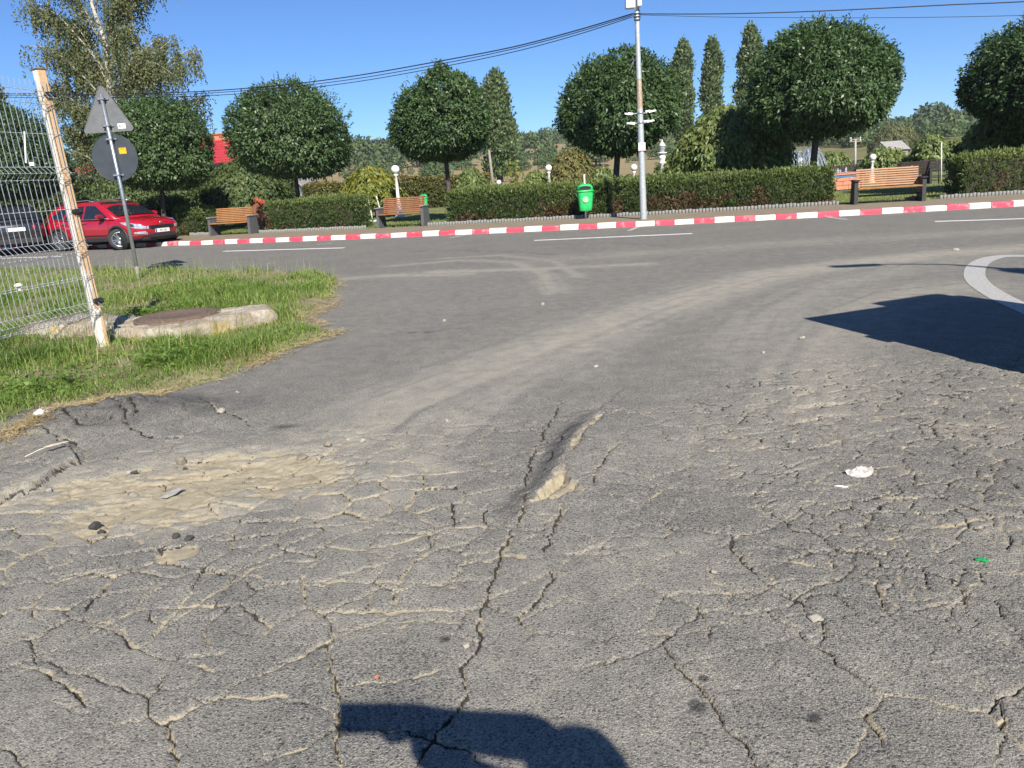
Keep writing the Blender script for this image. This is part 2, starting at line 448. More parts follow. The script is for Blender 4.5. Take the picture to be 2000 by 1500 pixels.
def paver_material():
    m, nt, b = newmat('paver')
    p = pos_node(nt, 1.0)
    br = nt.nodes.new('ShaderNodeTexBrick'); nt.links.new(p, br.inputs['Vector'])
    br.inputs['Scale'].default_value = 1.0; br.inputs['Brick Width'].default_value = .2; br.inputs['Row Height'].default_value = .1
    br.inputs['Mortar Size'].default_value = .006
    br.inputs['Color1'].default_value = (.235, .175, .120, 1); br.inputs['Color2'].default_value = (.19, .145, .10, 1); br.inputs['Mortar'].default_value = (.22, .19, .15, 1)
    n = noise(nt, p, 3, 6, .65)
    dr = ramp(nt, [(.42, (0, 0, 0)), (.66, (1, 1, 1))]); nt.links.new(n.outputs['Fac'], dr.inputs[0])
    nt.links.new(mixc(nt, math_n(nt, 'MULTIPLY', dr.outputs[0], .55), br.outputs['Color'], (.27, .225, .155)), b.inputs['Base Color'])
    b.inputs['Roughness'].default_value = .9
    bump(nt, br.outputs['Fac'], -.5, .004, b)
    return m
M['paver'] = paver_material()

def asphalt_material():
    m, nt, b = newmat('asphalt')
    p = pos_node(nt, 1.0)
    # aggregate: a pale fine matrix with darker stones bedded in it
    warp = noise(nt, p, 60, 2)
    pv = mixc(nt, .012, p, warp.outputs['Color'], 'ADD')
    vo = nt.nodes.new('ShaderNodeTexVoronoi'); vo.inputs['Scale'].default_value = 78; nt.links.new(pv, vo.inputs['Vector'])
    vo2 = nt.nodes.new('ShaderNodeTexVoronoi'); vo2.inputs['Scale'].default_value = 190; nt.links.new(pv, vo2.inputs['Vector'])
    sep = nt.nodes.new('ShaderNodeSeparateColor'); nt.links.new(vo.outputs['Color'], sep.inputs[0])
    sep2 = nt.nodes.new('ShaderNodeSeparateColor'); nt.links.new(vo2.outputs['Color'], sep2.inputs[0])
    nbig = noise(nt, p, 1.1, 5, .6); nfine = noise(nt, p, 34, 6, .7); nmid = noise(nt, p, 7, 5, .6); ngr = noise(nt, p, 170, 4, .75)
    dust_amt = math_n(nt, 'MULTIPLY_ADD', attr(nt, 'dust'), .8, math_n(nt, 'MULTIPLY_ADD', nbig.outputs['Fac'], .5, -.05))
    matrix = ramp(nt, [(.36, (.066, .065, .063)), (.49, (.232, .222, .199)), (.62, (.56, .525, .445))])
    nt.links.new(math_n(nt, 'ADD', ngr.outputs['Fac'], math_n(nt, 'MULTIPLY_ADD', dust_amt, .16, -.06)), matrix.inputs[0])
    fine_st = ramp(nt, [(0.0, (.082, .081, .080)), (.5, (.192, .186, .172)), (1.0, (.37, .345, .29))]); nt.links.new(sep2.outputs[0], fine_st.inputs[0])
    col = mixc(nt, .38, matrix.outputs[0], fine_st.outputs[0])
    stone = ramp(nt, [(0.0, (.036, .037, .041)), (.55, (.074, .075, .078)), (.90, (.14, .138, .132)), (1.0, (.33, .31, .28))]); nt.links.new(sep.outputs[0], stone.inputs[0])
    body = ramp(nt, [(.22, (1, 1, 1)), (.44, (0, 0, 0))]); nt.links.new(vo.outputs['Distance'], body.inputs[0])
    pick = ramp(nt, [(.42, (0, 0, 0)), (.52, (1, 1, 1))]); nt.links.new(sep.outputs[1], pick.inputs[0])
    stm = math_n(nt, 'MULTIPLY', math_n(nt, 'MULTIPLY', body.outputs[0], pick.outputs[0]), math_n(nt, 'MULTIPLY_ADD', dust_amt, -.5, .95), clamp=True)
    col = mixc(nt, stm, col, stone.outputs[0])
    fr = ramp(nt, [(0.0, (.55, .56, .58)), (1.0, (1, 1, 1))]); nt.links.new(attr(nt, 'fresh'), fr.inputs[0])
    col = mixc(nt, 1.0, col, fr.outputs[0], 'MULTIPLY')
    # loose dust film
    film = math_n(nt, 'MULTIPLY', attr(nt, 'dust'), math_n(nt, 'MULTIPLY_ADD', nmid.outputs['Fac'], .9, .2), clamp=True)
    col = mixc(nt, math_n(nt, 'MULTIPLY', film, .70), col, (.345, .312, .245))
    # blotches, fresh bitumen, stains, and painted shade on the ridge flank
    blot = ramp(nt, [(.35, (.80, .80, .81)), (.65, (1.08, 1.07, 1.05))]); nt.links.new(nmid.outputs['Fac'], blot.inputs[0])
    col = mixc(nt, .8, col, blot.outputs[0], 'MULTIPLY')
    col = mixc(nt, math_n(nt, 'MULTIPLY', attr(nt, 'bitumen_shade'), .75), col, (.035, .035, .037))
    # sand in the cracks and the pothole
    s_in = math_n(nt, 'ADD', attr(nt, 'sand'), math_n(nt, 'MULTIPLY_ADD', nfine.outputs['Fac'], 1.7, -.85))
    s_r = ramp(nt, [(.40, (0, 0, 0)), (.75, (1, 1, 1))]); nt.links.new(s_in, s_r.inputs[0])
    sandc = ramp(nt, [(.30, (.205, .175, .125)), (.48, (.325, .28, .195)), (.70, (.44, .38, .275))]); nt.links.new(math_n(nt, 'MULTIPLY_ADD', nmid.outputs['Fac'], .5, math_n(nt, 'MULTIPLY', nfine.outputs['Fac'], .5)), sandc.inputs[0])
    s_gate = math_n(nt, 'MULTIPLY', s_r.outputs[0], math_n(nt, 'GREATER_THAN', attr(nt, 'sand'), .03))
    col = mixc(nt, s_gate, col, sandc.outputs[0])
    # open cracks and the painted shadow line of the ledge
    c_in = math_n(nt, 'ADD', attr(nt, 'crack'), math_n(nt, 'MULTIPLY_ADD', nfine.outputs['Fac'], 1.0, -.5))
    c_r = ramp(nt, [(.38, (0, 0, 0)), (.58, (1, 1, 1))]); nt.links.new(c_in, c_r.inputs[0])
    col = mixc(nt, math_n(nt, 'MULTIPLY', c_r.outputs[0], .9), col, (.022, .020, .018))
    nt.links.new(col, b.inputs['Base Color'])
    b.inputs['Roughness'].default_value = .88; b.inputs['Specular IOR Level'].default_value = .25
    hh = math_n(nt, 'MULTIPLY', math_n(nt, 'ADD', math_n(nt, 'MULTIPLY', stm, .6), math_n(nt, 'ADD', ngr.outputs['Fac'], math_n(nt, 'MULTIPLY', vo2.outputs['Distance'], -.5))), math_n(nt, 'SUBTRACT', 1.0, math_n(nt, 'MULTIPLY', s_gate, .5)))
    n1 = bump(nt, hh, .85, .007, None)
    n2_ = bump(nt, nfine.outputs['Fac'], .40, .008, None, n1)
    nt.links.new(n2_, b.inputs['Normal'])
    return m
M['asphalt'] = asphalt_material()

def soil_material():
    m, nt, b = newmat('soil'); p = pos_node(nt, 1.0)
    n = noise(nt, p, 2.2, 6, .65); n2 = noise(nt, p, 40, 5, .7)
    r = ramp(nt, [(.35, (.16, .125, .07)), (.5, (.25, .20, .115)), (.68, (.36, .30, .19))]); nt.links.new(n.outputs['Fac'], r.inputs[0])
    g = ramp(nt, [(.4, (0, 0, 0)), (.6, (1, 1, 1))]); nt.links.new(n2.outputs['Fac'], g.inputs[0])
    nt.links.new(mixc(nt, math_n(nt, 'MULTIPLY', g.outputs[0], .5), r.outputs[0], (.10, .12, .04)), b.inputs['Base Color'])
    b.inputs['Roughness'].default_value = .95
    bump(nt, n2.outputs['Fac'], .8, .02, b)
    return m
M['soil'] = soil_material()
def lawn_material():
    m, nt, b = newmat('lawn'); p = pos_node(nt, 1.0)
    n = noise(nt, p, .55, 6, .65); n2 = noise(nt, p, 22, 5, .7)
    r = ramp(nt, [(.32, (.085, .125, .030)), (.5, (.17, .19, .055)), (.7, (.30, .26, .12))]); nt.links.new(n.outputs['Fac'], r.inputs[0])
    k = ramp(nt, [(.3, (.6, .6, .6)), (.7, (1.2, 1.2, 1.2))]); nt.links.new(n2.outputs['Fac'], k.inputs[0])
    nt.links.new(mixc(nt, 1.0, r.outputs[0], k.outputs[0], 'MULTIPLY'), b.inputs['Base Color'])
    b.inputs['Roughness'].default_value = .95; bump(nt, n2.outputs['Fac'], 1.0, .05, b)
    return m
M['lawn'] = lawn_material()
def hill_material():
    m, nt, b = newmat('hillside'); p = pos_node(nt, 1.0)
    n = noise(nt, p, .018, 7, .62); n2 = noise(nt, p, .25, 6, .7)
    dry = ramp(nt, [(.34, (.085, .105, .038)), (.5, (.175, .160, .072)), (.68, (.27, .215, .115))])
    f = math_n(nt, 'MULTIPLY_ADD', n2.outputs['Fac'], .35, math_n(nt, 'MULTIPLY_ADD', attr(nt, 'dry'), .35, math_n(nt, 'MULTIPLY_ADD', n.outputs['Fac'], .5, -.08)))
    nt.links.new(f, dry.inputs[0])
    nt.links.new(dry.outputs[0], b.inputs['Base Color'])
    b.inputs['Roughness'].default_value = .95; b.inputs['Specular IOR Level'].default_value = .1
    return m
M['hillside'] = hill_material()
def slab_material():
    m, nt, b = newmat('slab_concrete'); p = pos_node(nt, 1.0)
    n = noise(nt, p, 4, 7, .68); n2 = noise(nt, p, 24, 6, .7)
    r = ramp(nt, [(.30, (.22, .175, .12)), (.46, (.36, .30, .22)), (.62, (.52, .47, .39)), (.8, (.28, .24, .19))]); nt.links.new(n.outputs['Fac'], r.inputs[0])
    k = ramp(nt, [(.3, (.62, .62, .62)), (.7, (1.15, 1.15, 1.15))]); nt.links.new(n2.outputs['Fac'], k.inputs[0])
    c = mixc(nt, 1.0, r.outputs[0], k.outputs[0], 'MULTIPLY')
    n3 = noise(nt, p, 2.3, 4); l = ramp(nt, [(.60, (0, 0, 0)), (.68, (1, 1, 1))]); nt.links.new(n3.outputs['Fac'], l.inputs[0])
    nt.links.new(mixc(nt, math_n(nt, 'MULTIPLY', l.outputs[0], .6), c, (.46, .32, .07)), b.inputs['Base Color'])
    b.inputs['Roughness'].default_value = .92; bump(nt, n2.outputs['Fac'], 1.0, .02, b)
    return m
M['slab'] = slab_material()
def water_material():
    m, nt, b = newmat('water_spray'); p = pos_node(nt, (1, 1, .25))
    n = noise(nt, p, 26, 4); r = ramp(nt, [(.4, (.36, .46, .60)), (.6, (.60, .68, .78))]); nt.links.new(n.outputs['Fac'], r.inputs[0])
    nt.links.new(r.outputs[0], b.inputs['Base Color']); b.inputs['Roughness'].default_value = .25
    b.inputs['Transmission Weight'].default_value = .6; b.inputs['IOR'].default_value = 1.2
    return m
M['water_spray'] = water_material()
M['pool_water'] = simple('pool_water', (.05, .10, .13), (.07, .13, .16), 3, .06, spec=.6, bmp=.01)

# ------------------------------------------------------------------ the kerb line (a gentle curve) and offsets from it
def kerb_y(x): return 0.00818 * x * x - 0.3078 * x + 20.085
def kerb(x, off=0.0, z=0.0):
    s = 0.01636 * x - 0.3078; L = math.hypot(1, s)
    return Vector((x - s / L * off, kerb_y(x) + off / L, z))
def kerb_angle(x): return math.atan(0.01636 * x - 0.3078)

VERGE = G([(660, 540), (668, 560), (655, 580), (652, 595), (636, 604), (600, 622), (630, 636), (668, 645), (640, 662), (560, 690), (500, 715), (430, 745), (340, 772),
           (270, 785), (200, 803), (140, 815), (95, 838), (60, 850), (0, 862)])
VERGE = VERGE + [(-5.5, 4.2), (-9.0, 3.4), (-26, 3.0), (-26, 24.6)] + G([(0, 527), (100, 526), (300, 527), (450, 529), (560, 531), (620, 534)])

# ------------------------------------------------------------------ asphalt: relief and wear, all in metres on the ground
CRK = {k: [G(l) for l in v] for k, v in dict(
    open=[[(1000, 1035), (995, 1052), (975, 1095), (957, 1150), (942, 1190), (936, 1230), (931, 1262), (912, 1290), (903, 1315), (910, 1350), (895, 1372), (880, 1395), (850, 1425), (845, 1445), (828, 1470), (800, 1505)],
          [(1085, 983), (1095, 1010), (1070, 1050), (1062, 1088)],
          [(1078, 1098), (1070, 1125), (1060, 1152), (1040, 1175), (1015, 1195), (1025, 1210), (1042, 1215), (1043, 1240)],
          [(1160, 958), (1163, 930), (1185, 915), (1200, 890), (1216, 875)],
          [(1030, 975), (1010, 985), (1020, 1000), (1005, 1030)],
          [(160, 1220), (205, 1222), (232, 1240), (270, 1270), (325, 1290), (345, 1292)],
          [(65, 1302), (105, 1320), (130, 1345), (147, 1360), (192, 1386)],
          [(60, 1180), (66, 1205), (78, 1214)], [(303, 1183), (300, 1212), (322, 1214)],
          [(210, 1142), (170, 1182), (160, 1200)], [(0, 1458), (35, 1482), (58, 1500)],
          [(665, 1410), (690, 1425), (720, 1422), (800, 1425), (845, 1447), (900, 1470), (945, 1502)],
          [(1715, 1368), (1690, 1392), (1690, 1415), (1715, 1460), (1727, 1482)],
          [(1640, 1120), (1615, 1135), (1595, 1148)], [(1428, 1042), (1440, 1080), (1470, 1110), (1490, 1130)],
          [(1365, 1170), (1380, 1215), (1388, 1255)], [(1608, 1200), (1612, 1235), (1600, 1262)],
          [(1520, 975), (1490, 985), (1500, 1005)], [(1700, 1115), (1715, 1150), (1745, 1210)],
          [(1845, 1120), (1870, 1150), (1890, 1190)], [(1940, 1340), (1960, 1380), (1950, 1430), (1935, 1470)],
          [(1100, 780), (1060, 840), (1035, 900), (1015, 955)], [(880, 1030), (888, 1000), (885, 975)],
          [(955, 1030), (950, 1000), (960, 980)], [(390, 786), (430, 808), (470, 825), (500, 835)]],
    dark=[[(205, 800), (222, 795), (228, 806), (252, 832), (268, 848), (300, 856), (345, 855), (400, 842)], [(85, 848), (110, 862), (138, 880), (146, 893)], [(300, 775), (285, 800), (262, 812), (245, 826)], [(120, 822), (150, 838), (195, 842), (232, 830)],
          [(232, 775), (250, 790), (275, 792), (300, 812)], [(100, 870), (125, 862), (150, 868), (165, 880)], [(60, 935), (85, 920), (105, 905)], [(245, 798), (262, 806), (270, 822), (262, 835)]],
    sand=[[(600, 1075), (640, 1063), (700, 1075), (760, 1065), (830, 1045), (880, 1030), (940, 1025), (960, 1035), (1000, 1040)],
          [(880, 1030), (850, 1055), (835, 1075), (830, 1085), (800, 1110), (770, 1140), (735, 1150), (720, 1190), (700, 1220)],
          [(835, 1088), (890, 1097), (960, 1095), (975, 1085), (1062, 1090)],
          [(560, 1190), (600, 1190), (720, 1190), (820, 1190), (935, 1192)],
          [(600, 1130), (680, 1132), (760, 1135), (830, 1133), (955, 1132)],
          [(890, 1097), (885, 1120), (855, 1140)],
          [(620, 1360), (670, 1345), (720, 1330), (800, 1320), (900, 1300)],
          [(80, 1170), (130, 1145), (200, 1120), (265, 1108)], [(305, 1235), (360, 1195), (430, 1150), (500, 1110), (560, 1095), (650, 1090)],
          [(345, 1292), (390, 1295), (430, 1305), (465, 1308)], [(0, 1300), (65, 1305), (110, 1320)],
          [(350, 1355), (400, 1365), (460, 1355), (560, 1355), (640, 1390), (660, 1412), (620, 1440), (560, 1470), (500, 1500)],
          [(540, 1290), (620, 1270), (700, 1240)], [(1140, 965), (1200, 972), (1270, 990), (1290, 960), (1350, 940)],
          [(1110, 1075), (1200, 1080), (1300, 1060)], [(1500, 1090), (1560, 1095), (1640, 1118)], [(1600, 1385), (1650, 1405), (1690, 1412)],
          [(1250, 1240), (1330, 1240), (1420, 1225)], [(1720, 1175), (1800, 1172), (1860, 1160)],
          [(600, 1030), (520, 1045), (440, 1060), (390, 1062)], [(0, 1095), (60, 1085), (110, 1100), (170, 1085)]]).items()}
RIDGE = G([(1168, 812), (1130, 855), (1098, 905), (1078, 950), (1050, 968), (1024, 990)])
HOLE = G([(1028, 984), (1060, 958), (1085, 938), (1108, 930), (1122, 950), (1146, 966), (1100, 974), (1082, 982)])
LEDGE = G([(-60, 1005), (0, 985), (60, 957), (112, 925), (150, 905), (146, 893)])
POT_C = on_ground(385, 945)
TRACKS = [(G([(620, 900), (760, 800), (900, 745), (1050, 690), (1200, 632), (1350, 580), (1500, 537), (1680, 512), (1850, 495), (2050, 480)]), .42, .85),
          (G([(700, 1010), (850, 850), (980, 760), (1130, 690), (1300, 610), (1450, 560), (1600, 527), (1800, 500), (2050, 488)]), .30, .55),
          (G([(1900, 560), (1750, 575), (1660, 610), (1600, 660), (1570, 720), (1560, 800)]), .45, .5),
          (G([(1920, 505), (1750, 525), (1600, 560), (1500, 610), (1440, 690)]), .35, .35),
          (G([(850, 531), (950, 528), (1080, 524), (1260, 516)]), .20, .8), (G([(660, 545), (760, 538), (900, 536)]), .25, .7),
          (G([(760, 520), (900, 508), (1000, 512), (1060, 535), (1085, 570)]), .18, .55), (G([(860, 505), (980, 498), (1080, 510), (1130, 540)]), .12, .5),
          (G([(1100, 505), (1300, 492), (1500, 478), (1800, 460), (2050, 446)]), .6, .35)]
DARKTR = [(G([(780, 492), (900, 489), (1000, 492), (1080, 497)]), .07, .6), (G([(1080, 478), (1180, 474), (1300, 480)]), .12, .3),
          (G([(760, 655), (800, 650), (850, 648), (890, 643)]), .05, .9)]

def relief(x, y):
    r = {}
    wx = x + .042 * (fbm(x * 7, y * 7, 3) - .5) + .030 * (fbm(x * 23, y * 23, 5, 4, .6) - .5)
    wy = y + .042 * (fbm(x * 7, y * 7, 11) - .5) + .030 * (fbm(x * 23, y * 23, 13, 4, .6) - .5)
    wx = wx + .030 * (fbm(x * 13, y * 13, 15, 2) - .5); wy = wy + .030 * (fbm(x * 13, y * 13, 17, 2) - .5)
    lo1 = fbm(x * 1.7, y * 1.7, 21); lo2 = fbm(x * 3.5, y * 3.5, 23); hi = fbm(x * 40, y * 40, 29, 3)
    e1, id1, cx, cy = voronoi(wx, wy, .205, 41)
    e2, id2, cx2, cy2 = voronoi(wx * .96, wy, .52, 43)
    e3, id3, cx3, cy3 = voronoi(wx, wy, .115, 47)
    far_fade = 1 - sstep(3.9, 5.0, y + .5 * (lo1 - .5) - .25 * np.maximum(x - .8, 0))
    right = sstep(.55, 1.15, x - .12 * y + .3 * (lo1 - .5)) 
    left = 1 - sstep(-.55, .05, x)
    near = sstep(1.75, 2.35, y + .5 * (lo2 - .5))
    net = far_fade * (.25 + .75 * near) * np.clip(.66 + .34 * right + .34 * left * (1 - sstep(3.2, 4.0, y)), 0, 1)
    broken = (1 - sstep(4.4, 5.6, y + .5 * (lo1 - .5))) * sstep(.45, .95, x - .16 * (y - 2) + .4 * (lo1 - .5)) * sstep(1.5, 2.2, y + .5 * (lo2 - .5))
    z = .0035 * (fbm(x * 2.2, y * 2.2, 51, 4) - .5) * (1 + 5 * far_fade)
    # --- alligator cracking
    keep = sstep(.30, .52, lo2 * .65 + .35 * vnoise(x * 9, y * 9, 61) + .28 * (net - .5))
    m1 = net * keep
    w1 = .0015 + .011 * vnoise(x * 7, y * 7, 63) ** 1.7 * (.7 + .7 * left) + .008 * (hi - .5)
    sand = (1 - sstep(w1 * .35, w1, e1)) * m1
    op = (1 - sstep(.0006, .0028 + .0010 * y, e1 + .003 * (hi - .5))) * m1 * sstep(.36, .52, vnoise(x * 5, y * 5, 67))
    m2 = far_fade * sstep(.36, .55, fbm(x * 1.3, y * 1.3, 71, 3)) * (1 - .4 * near)
    w2 = .002 + .011 * vnoise(x * 5, y * 5, 73) ** 1.4 + .006 * (hi - .5)
    sand = np.maximum(sand, (1 - sstep(w2 * .4, w2, e2)) * m2 * .9)
    op = np.maximum(op, (1 - sstep(.0006, .0030 + .0014 * y, e2)) * m2 * sstep(.36, .52, vnoise(x * 4, y * 4, 79)))
    op = np.maximum(op, (1 - sstep(.0004, .0022 + .0010 * y, e3)) * broken * sstep(.42, .58, vnoise(x * 8, y * 8, 83)))
    sand = np.maximum(sand, (1 - sstep(.0015, .008, e3)) * broken * .7 * sstep(.4, .6, vnoise(x * 7, y * 7, 85)))
    z += m1 * ((id1 - .5) * .007 + (cx * (_hash(id1 * 9999, id1 * 0, 1) - .5) + cy * (_hash(id1 * 7777, id1 * 0, 2) - .5)) * .07)
    z += broken * ((id3 - .5) * .006 + .005 * (fbm(x * 28, y * 28, 145, 3) - .5))
    z -= .0030 * m1 * np.exp(-e1 / .018) + .003 * m2 * np.exp(-e2 / .02)
    # --- cracks followed in the photograph
    ll = lambda l: sum(math.hypot(q[0] - p[0], q[1] - p[1]) for p, q in zip(l[:-1], l[1:]))
    for i, l in enumerate(CRK['sand']):
        d, run, sd_ = dist_line(wx, wy, l); T = ll(l)
        tp = np.clip(np.minimum(run, T - run) / .10, 0, 1) ** .6
        wv = (.002 + .012 * vnoise(run * 16, run * 0 + i, 91) ** 1.8 + .008 * (hi - .5)) * tp
        q = (1 - sstep(wv * .2, wv + .001, d)) * tp; sand = np.maximum(sand, q * sstep(.18, .42, vnoise(run * 11, run * 0 + i, 92) + .1)); z -= .0022 * np.exp(-(d / .012) ** 2) * tp
        op = np.maximum(op, (1 - sstep(.001, .0035, np.abs(d * sd_ - wv * .8))) * tp * sstep(.55, .68, vnoise(run * 13, run * 0 + i, 94)))
    for i, l in enumerate(CRK['open']):
        d, run, sd_ = dist_line(wx, wy, l); T = ll(l)
        tp = np.clip(np.minimum(run, T - run) / .09, 0, 1) ** .7
        wv = (.0009 + .0032 * vnoise(run * 22, run * 0 + i, 93)) * (.25 + .75 * tp)
        q = (1 - sstep(wv * .5, wv * 1.4 + .0013 * y, d)) * (.4 + .6 * tp); op = np.maximum(op, q)
        wv2 = (.002 + .020 * vnoise(run * 12, run * 0 + i, 95) ** 2.6) * tp + .004 * (hi - .5)
        sand = np.maximum(sand, (1 - sstep(wv2 * .3, wv2 + .001, np.abs(d + .004 * sd_))) * .85 * tp)
        z += .0045 * sd_ * np.exp(-d / .04) * (vnoise(run * 4, run * 0 + i, 97) - .25) * tp
    for i, l in enumerate(CRK['dark']):
        d, run, sd_ = dist_line(wx, wy, l); T = ll(l); tp = np.clip(np.minimum(run, T - run) / .08, 0, 1) ** .7
        wv = (.002 + .010 * vnoise(run * 20, run * 0 + i, 191) ** 1.5) * (.2 + .8 * tp)
        op = np.maximum(op, (1 - sstep(wv * .5, wv * 1.6, d)) * tp); z -= .012 * np.exp(-(d / .012) ** 2) * tp; z += .016 * sd_ * np.exp(-d / .05) * (vnoise(run * 5, run * 0 + i, 193) - .4) * tp
    z -= .010 * op
    z -= .0045 * sand
    # --- pothole filled with sand
    ex, ey = (x - POT_C.x) / 1.02, (y - POT_C.y) / .62
    rp = np.sqrt((ex * .94 - ey * .25) ** 2 + (ey + ex * .18) ** 2) + 1.15 * (fbm(x * 2.6, y * 3.6, 101, 6, .6) - .5)
    pot = 1 - sstep(.55, 1.10, rp)
    grit = fbm(x * 24, y * 24, 105, 5, .65)
    isl = sstep(.49, .60, fbm(x * 3.6, y * 8.5, 107, 5, .6)) * .75
    psand = np.clip(pot * 1.25 - isl * (1.25 - pot * .5) - .18 * (grit - .4), 0, 1) * .88; sand = np.maximum(sand, psand)
    z -= .022 * pot; z += pot * .016 * (fbm(x * 9, y * 13, 106, 5, .6) - .5) + pot * .010 * (grit - .5) + pot * .014 * isl
    pot2c = on_ground(345, 1082)
    d2 = np.sqrt(((x - pot2c.x) / .10) ** 2 + ((y - pot2c.y) / .085) ** 2) + .5 * (fbm(x * 12, y * 12, 111) - .5)
    q2 = 1 - sstep(.75, 1.0, d2); sand = np.maximum(sand, q2); z -= .014 * q2
    # --- heaved ridge with its torn crest
    d, run, sd_ = dist_line(wx, wy, RIDGE)
    L = run.max() if run.size else 1.3
    tt = run / 1.25
    hr = .055 * np.clip(np.sin(np.clip(tt * .82 + .12, 0, 1) * PI), 0, 1) ** .7
    s = d * sd_          # + to the right when walking from the far end to the near one is the LEFT in the picture
    lf = np.where(s > 0, s, 0); rt = np.where(s < 0, -s, 0)
    prof = np.where(s > 0, np.clip(1 - lf / .13, 0, 1) ** 1.05, np.exp(-(np.maximum(rt - .05, 0) / .34) ** 1.3))
    near_r = np.exp(-(np.maximum(d - np.abs(s), 0) / .12) ** 2)
    z += hr * prof * np.where(d > .6, 0, 1) * near_r
    tw = .010 + .022 * vnoise(run * 7, run * 0, 115) + .010 * (hi - .5)
    trench = (1 - sstep(tw * .6, tw, np.abs(s + .028))) * (d < .3) * sstep(.0, .05, tt) * (1 - sstep(.93, 1.0, tt)) * (1 - .9 * np.exp(-((tt - .62) / .07) ** 2)) * sstep(.12, .34, vnoise(run * 6, run * 0, 149) + .12)
    z -= .026 * trench; z += trench * .018 * (fbm(x * 30, y * 30, 153, 4, .6) - .5); sand = np.maximum(sand, trench * (.55 + .6 * vnoise(x * 14, y * 14, 117)))
    flank_shade = np.where((s > 0) & (d < .25), np.exp(-((lf - .07) / .06) ** 2) * near_r, 0)  # shade of the flank turned from the sun, put into the colour
    op = np.maximum(op, (1 - sstep(.003, .008, np.abs(s - .075 + .02 * (hi - .5)))) * (d < .3) * sstep(.1, .2, tt) * sstep(.45, .55, vnoise(run * 8, run * 0, 119)))
    hm = inside(wx, wy, HOLE); dh, _, _ = dist_line(wx, wy, HOLE, True)
    ho = np.where(hm, sstep(0, .02, dh), 0)
    z -= .030 * ho; z += ho * .034 * (fbm(x * 26, y * 26, 151, 5, .65) - .5); sand = np.maximum(sand, np.where(hm, .9, 0) * sstep(-.003, .008, np.where(hm, dh, -dh)))
    # --- heaved, broken edge beside the verge
    ec = on_ground(225, 815)
    bx_, by_ = (x - ec.x) / .75, (y - ec.y) / .34
    bumpm = np.exp(-(bx_ ** 2 + by_ ** 2))
    z += .11 * bumpm + bumpm * .10 * (fbm(x * 5, y * 5, 121, 6, .62) - .5)
    e4, id4, _, _ = voronoi(wx, wy, .27, 123)
    z += bumpm * (id4 - .5) * .09 - .012 * bumpm * np.exp(-e4 / .012)
    op = np.maximum(op, (1 - sstep(.003, .008, e4)) * np.clip(bumpm * 1.8 - .5, 0, 1) * sstep(.4, .55, vnoise(x * 6, y * 6, 125)))
    lx, ly = x + .05 * (fbm(x * 6, y * 6, 141, 3) - .5), y + .05 * (fbm(x * 6, y * 6, 143, 3) - .5)
    d, run, sd_ = dist_line(lx, ly, LEDGE)
    up = sstep(.012, -.012, d * sd_) * np.exp(-d / .28) * (run > .02) * (run < 1.15)
    z += .055 * up * np.clip(1.4 - np.abs(run - .6), 0, 1)
    op = np.maximum(op, (1 - sstep(.003, .010, np.abs(d * sd_ - .004) + .012 * (hi - .5))) * .6 * (run > .05) * (run < 1.2))  # paints the shadow line along the ledge's step
    # --- dust and tracks
    dust = np.zeros_like(x)
    for l, wd, amt in TRACKS:
        d, run, sd_ = dist_line(x, y, l)
        lat = d * sd_
        streak = fbm(lat * 9, run * .35, 131, 4)
        dust = np.maximum(dust, amt * np.exp(-(d / wd) ** 2) * sstep(.28, .62, streak + .12))
    dust = np.maximum(dust, .75 * np.exp(-(np.maximum(rp - .7, 0) / .45) ** 2) * (y < 5.2))
    dust = np.maximum(dust, .30 * far_fade * sstep(.35, .7, lo1))
    dust = dust * (.55 + .9 * fbm(x * 5, y * 5, 133, 4))
    bit_shade = .62 * flank_shade * sstep(.05, .2, tt)
    dust = dust * (1 - .9 * flank_shade)
    for l, wd, amt in DARKTR:
        d, run, sd_ = dist_line(x, y, l)
        bit_shade = np.maximum(bit_shade, amt * np.exp(-(d / wd) ** 2) * sstep(.42, .58, fbm(x * 9, y * 22, 135, 3)))
    for (u, v), rr_ in (((1363, 1383), .030), ((1374, 1328), .017), ((1345, 1362), .012), ((1590, 1405), .02), ((870, 1247), .02)):
        c = on_ground(u, v); d = np.hypot(x - c.x, y - c.y) + .02 * (hi - .5)
        bit_shade = np.maximum(bit_shade, 1 - sstep(rr_ * .5, rr_ * 1.2, d))
    c = on_ground(560, 834); bit_shade = np.maximum(bit_shade, .9 * np.exp(-(((x - c.x) / .10) ** 2 + ((y - c.y) / .035) ** 2)))
    bit_shade = np.maximum(bit_shade, .62 * sstep(.12, .55, bumpm + .5 * (fbm(x * 4, y * 4, 147, 4) - .5)))
    # outside the worn forecourt the road is plainer; its far lane is fresher
    fresh = 1 - .18 * sstep(9.5, 13.5, y + .31 * x)
    return z, np.clip(sand, 0, 1), np.clip(op, 0, 1), np.clip(dust, 0, 1), np.clip(bit_shade, 0, 1), fresh

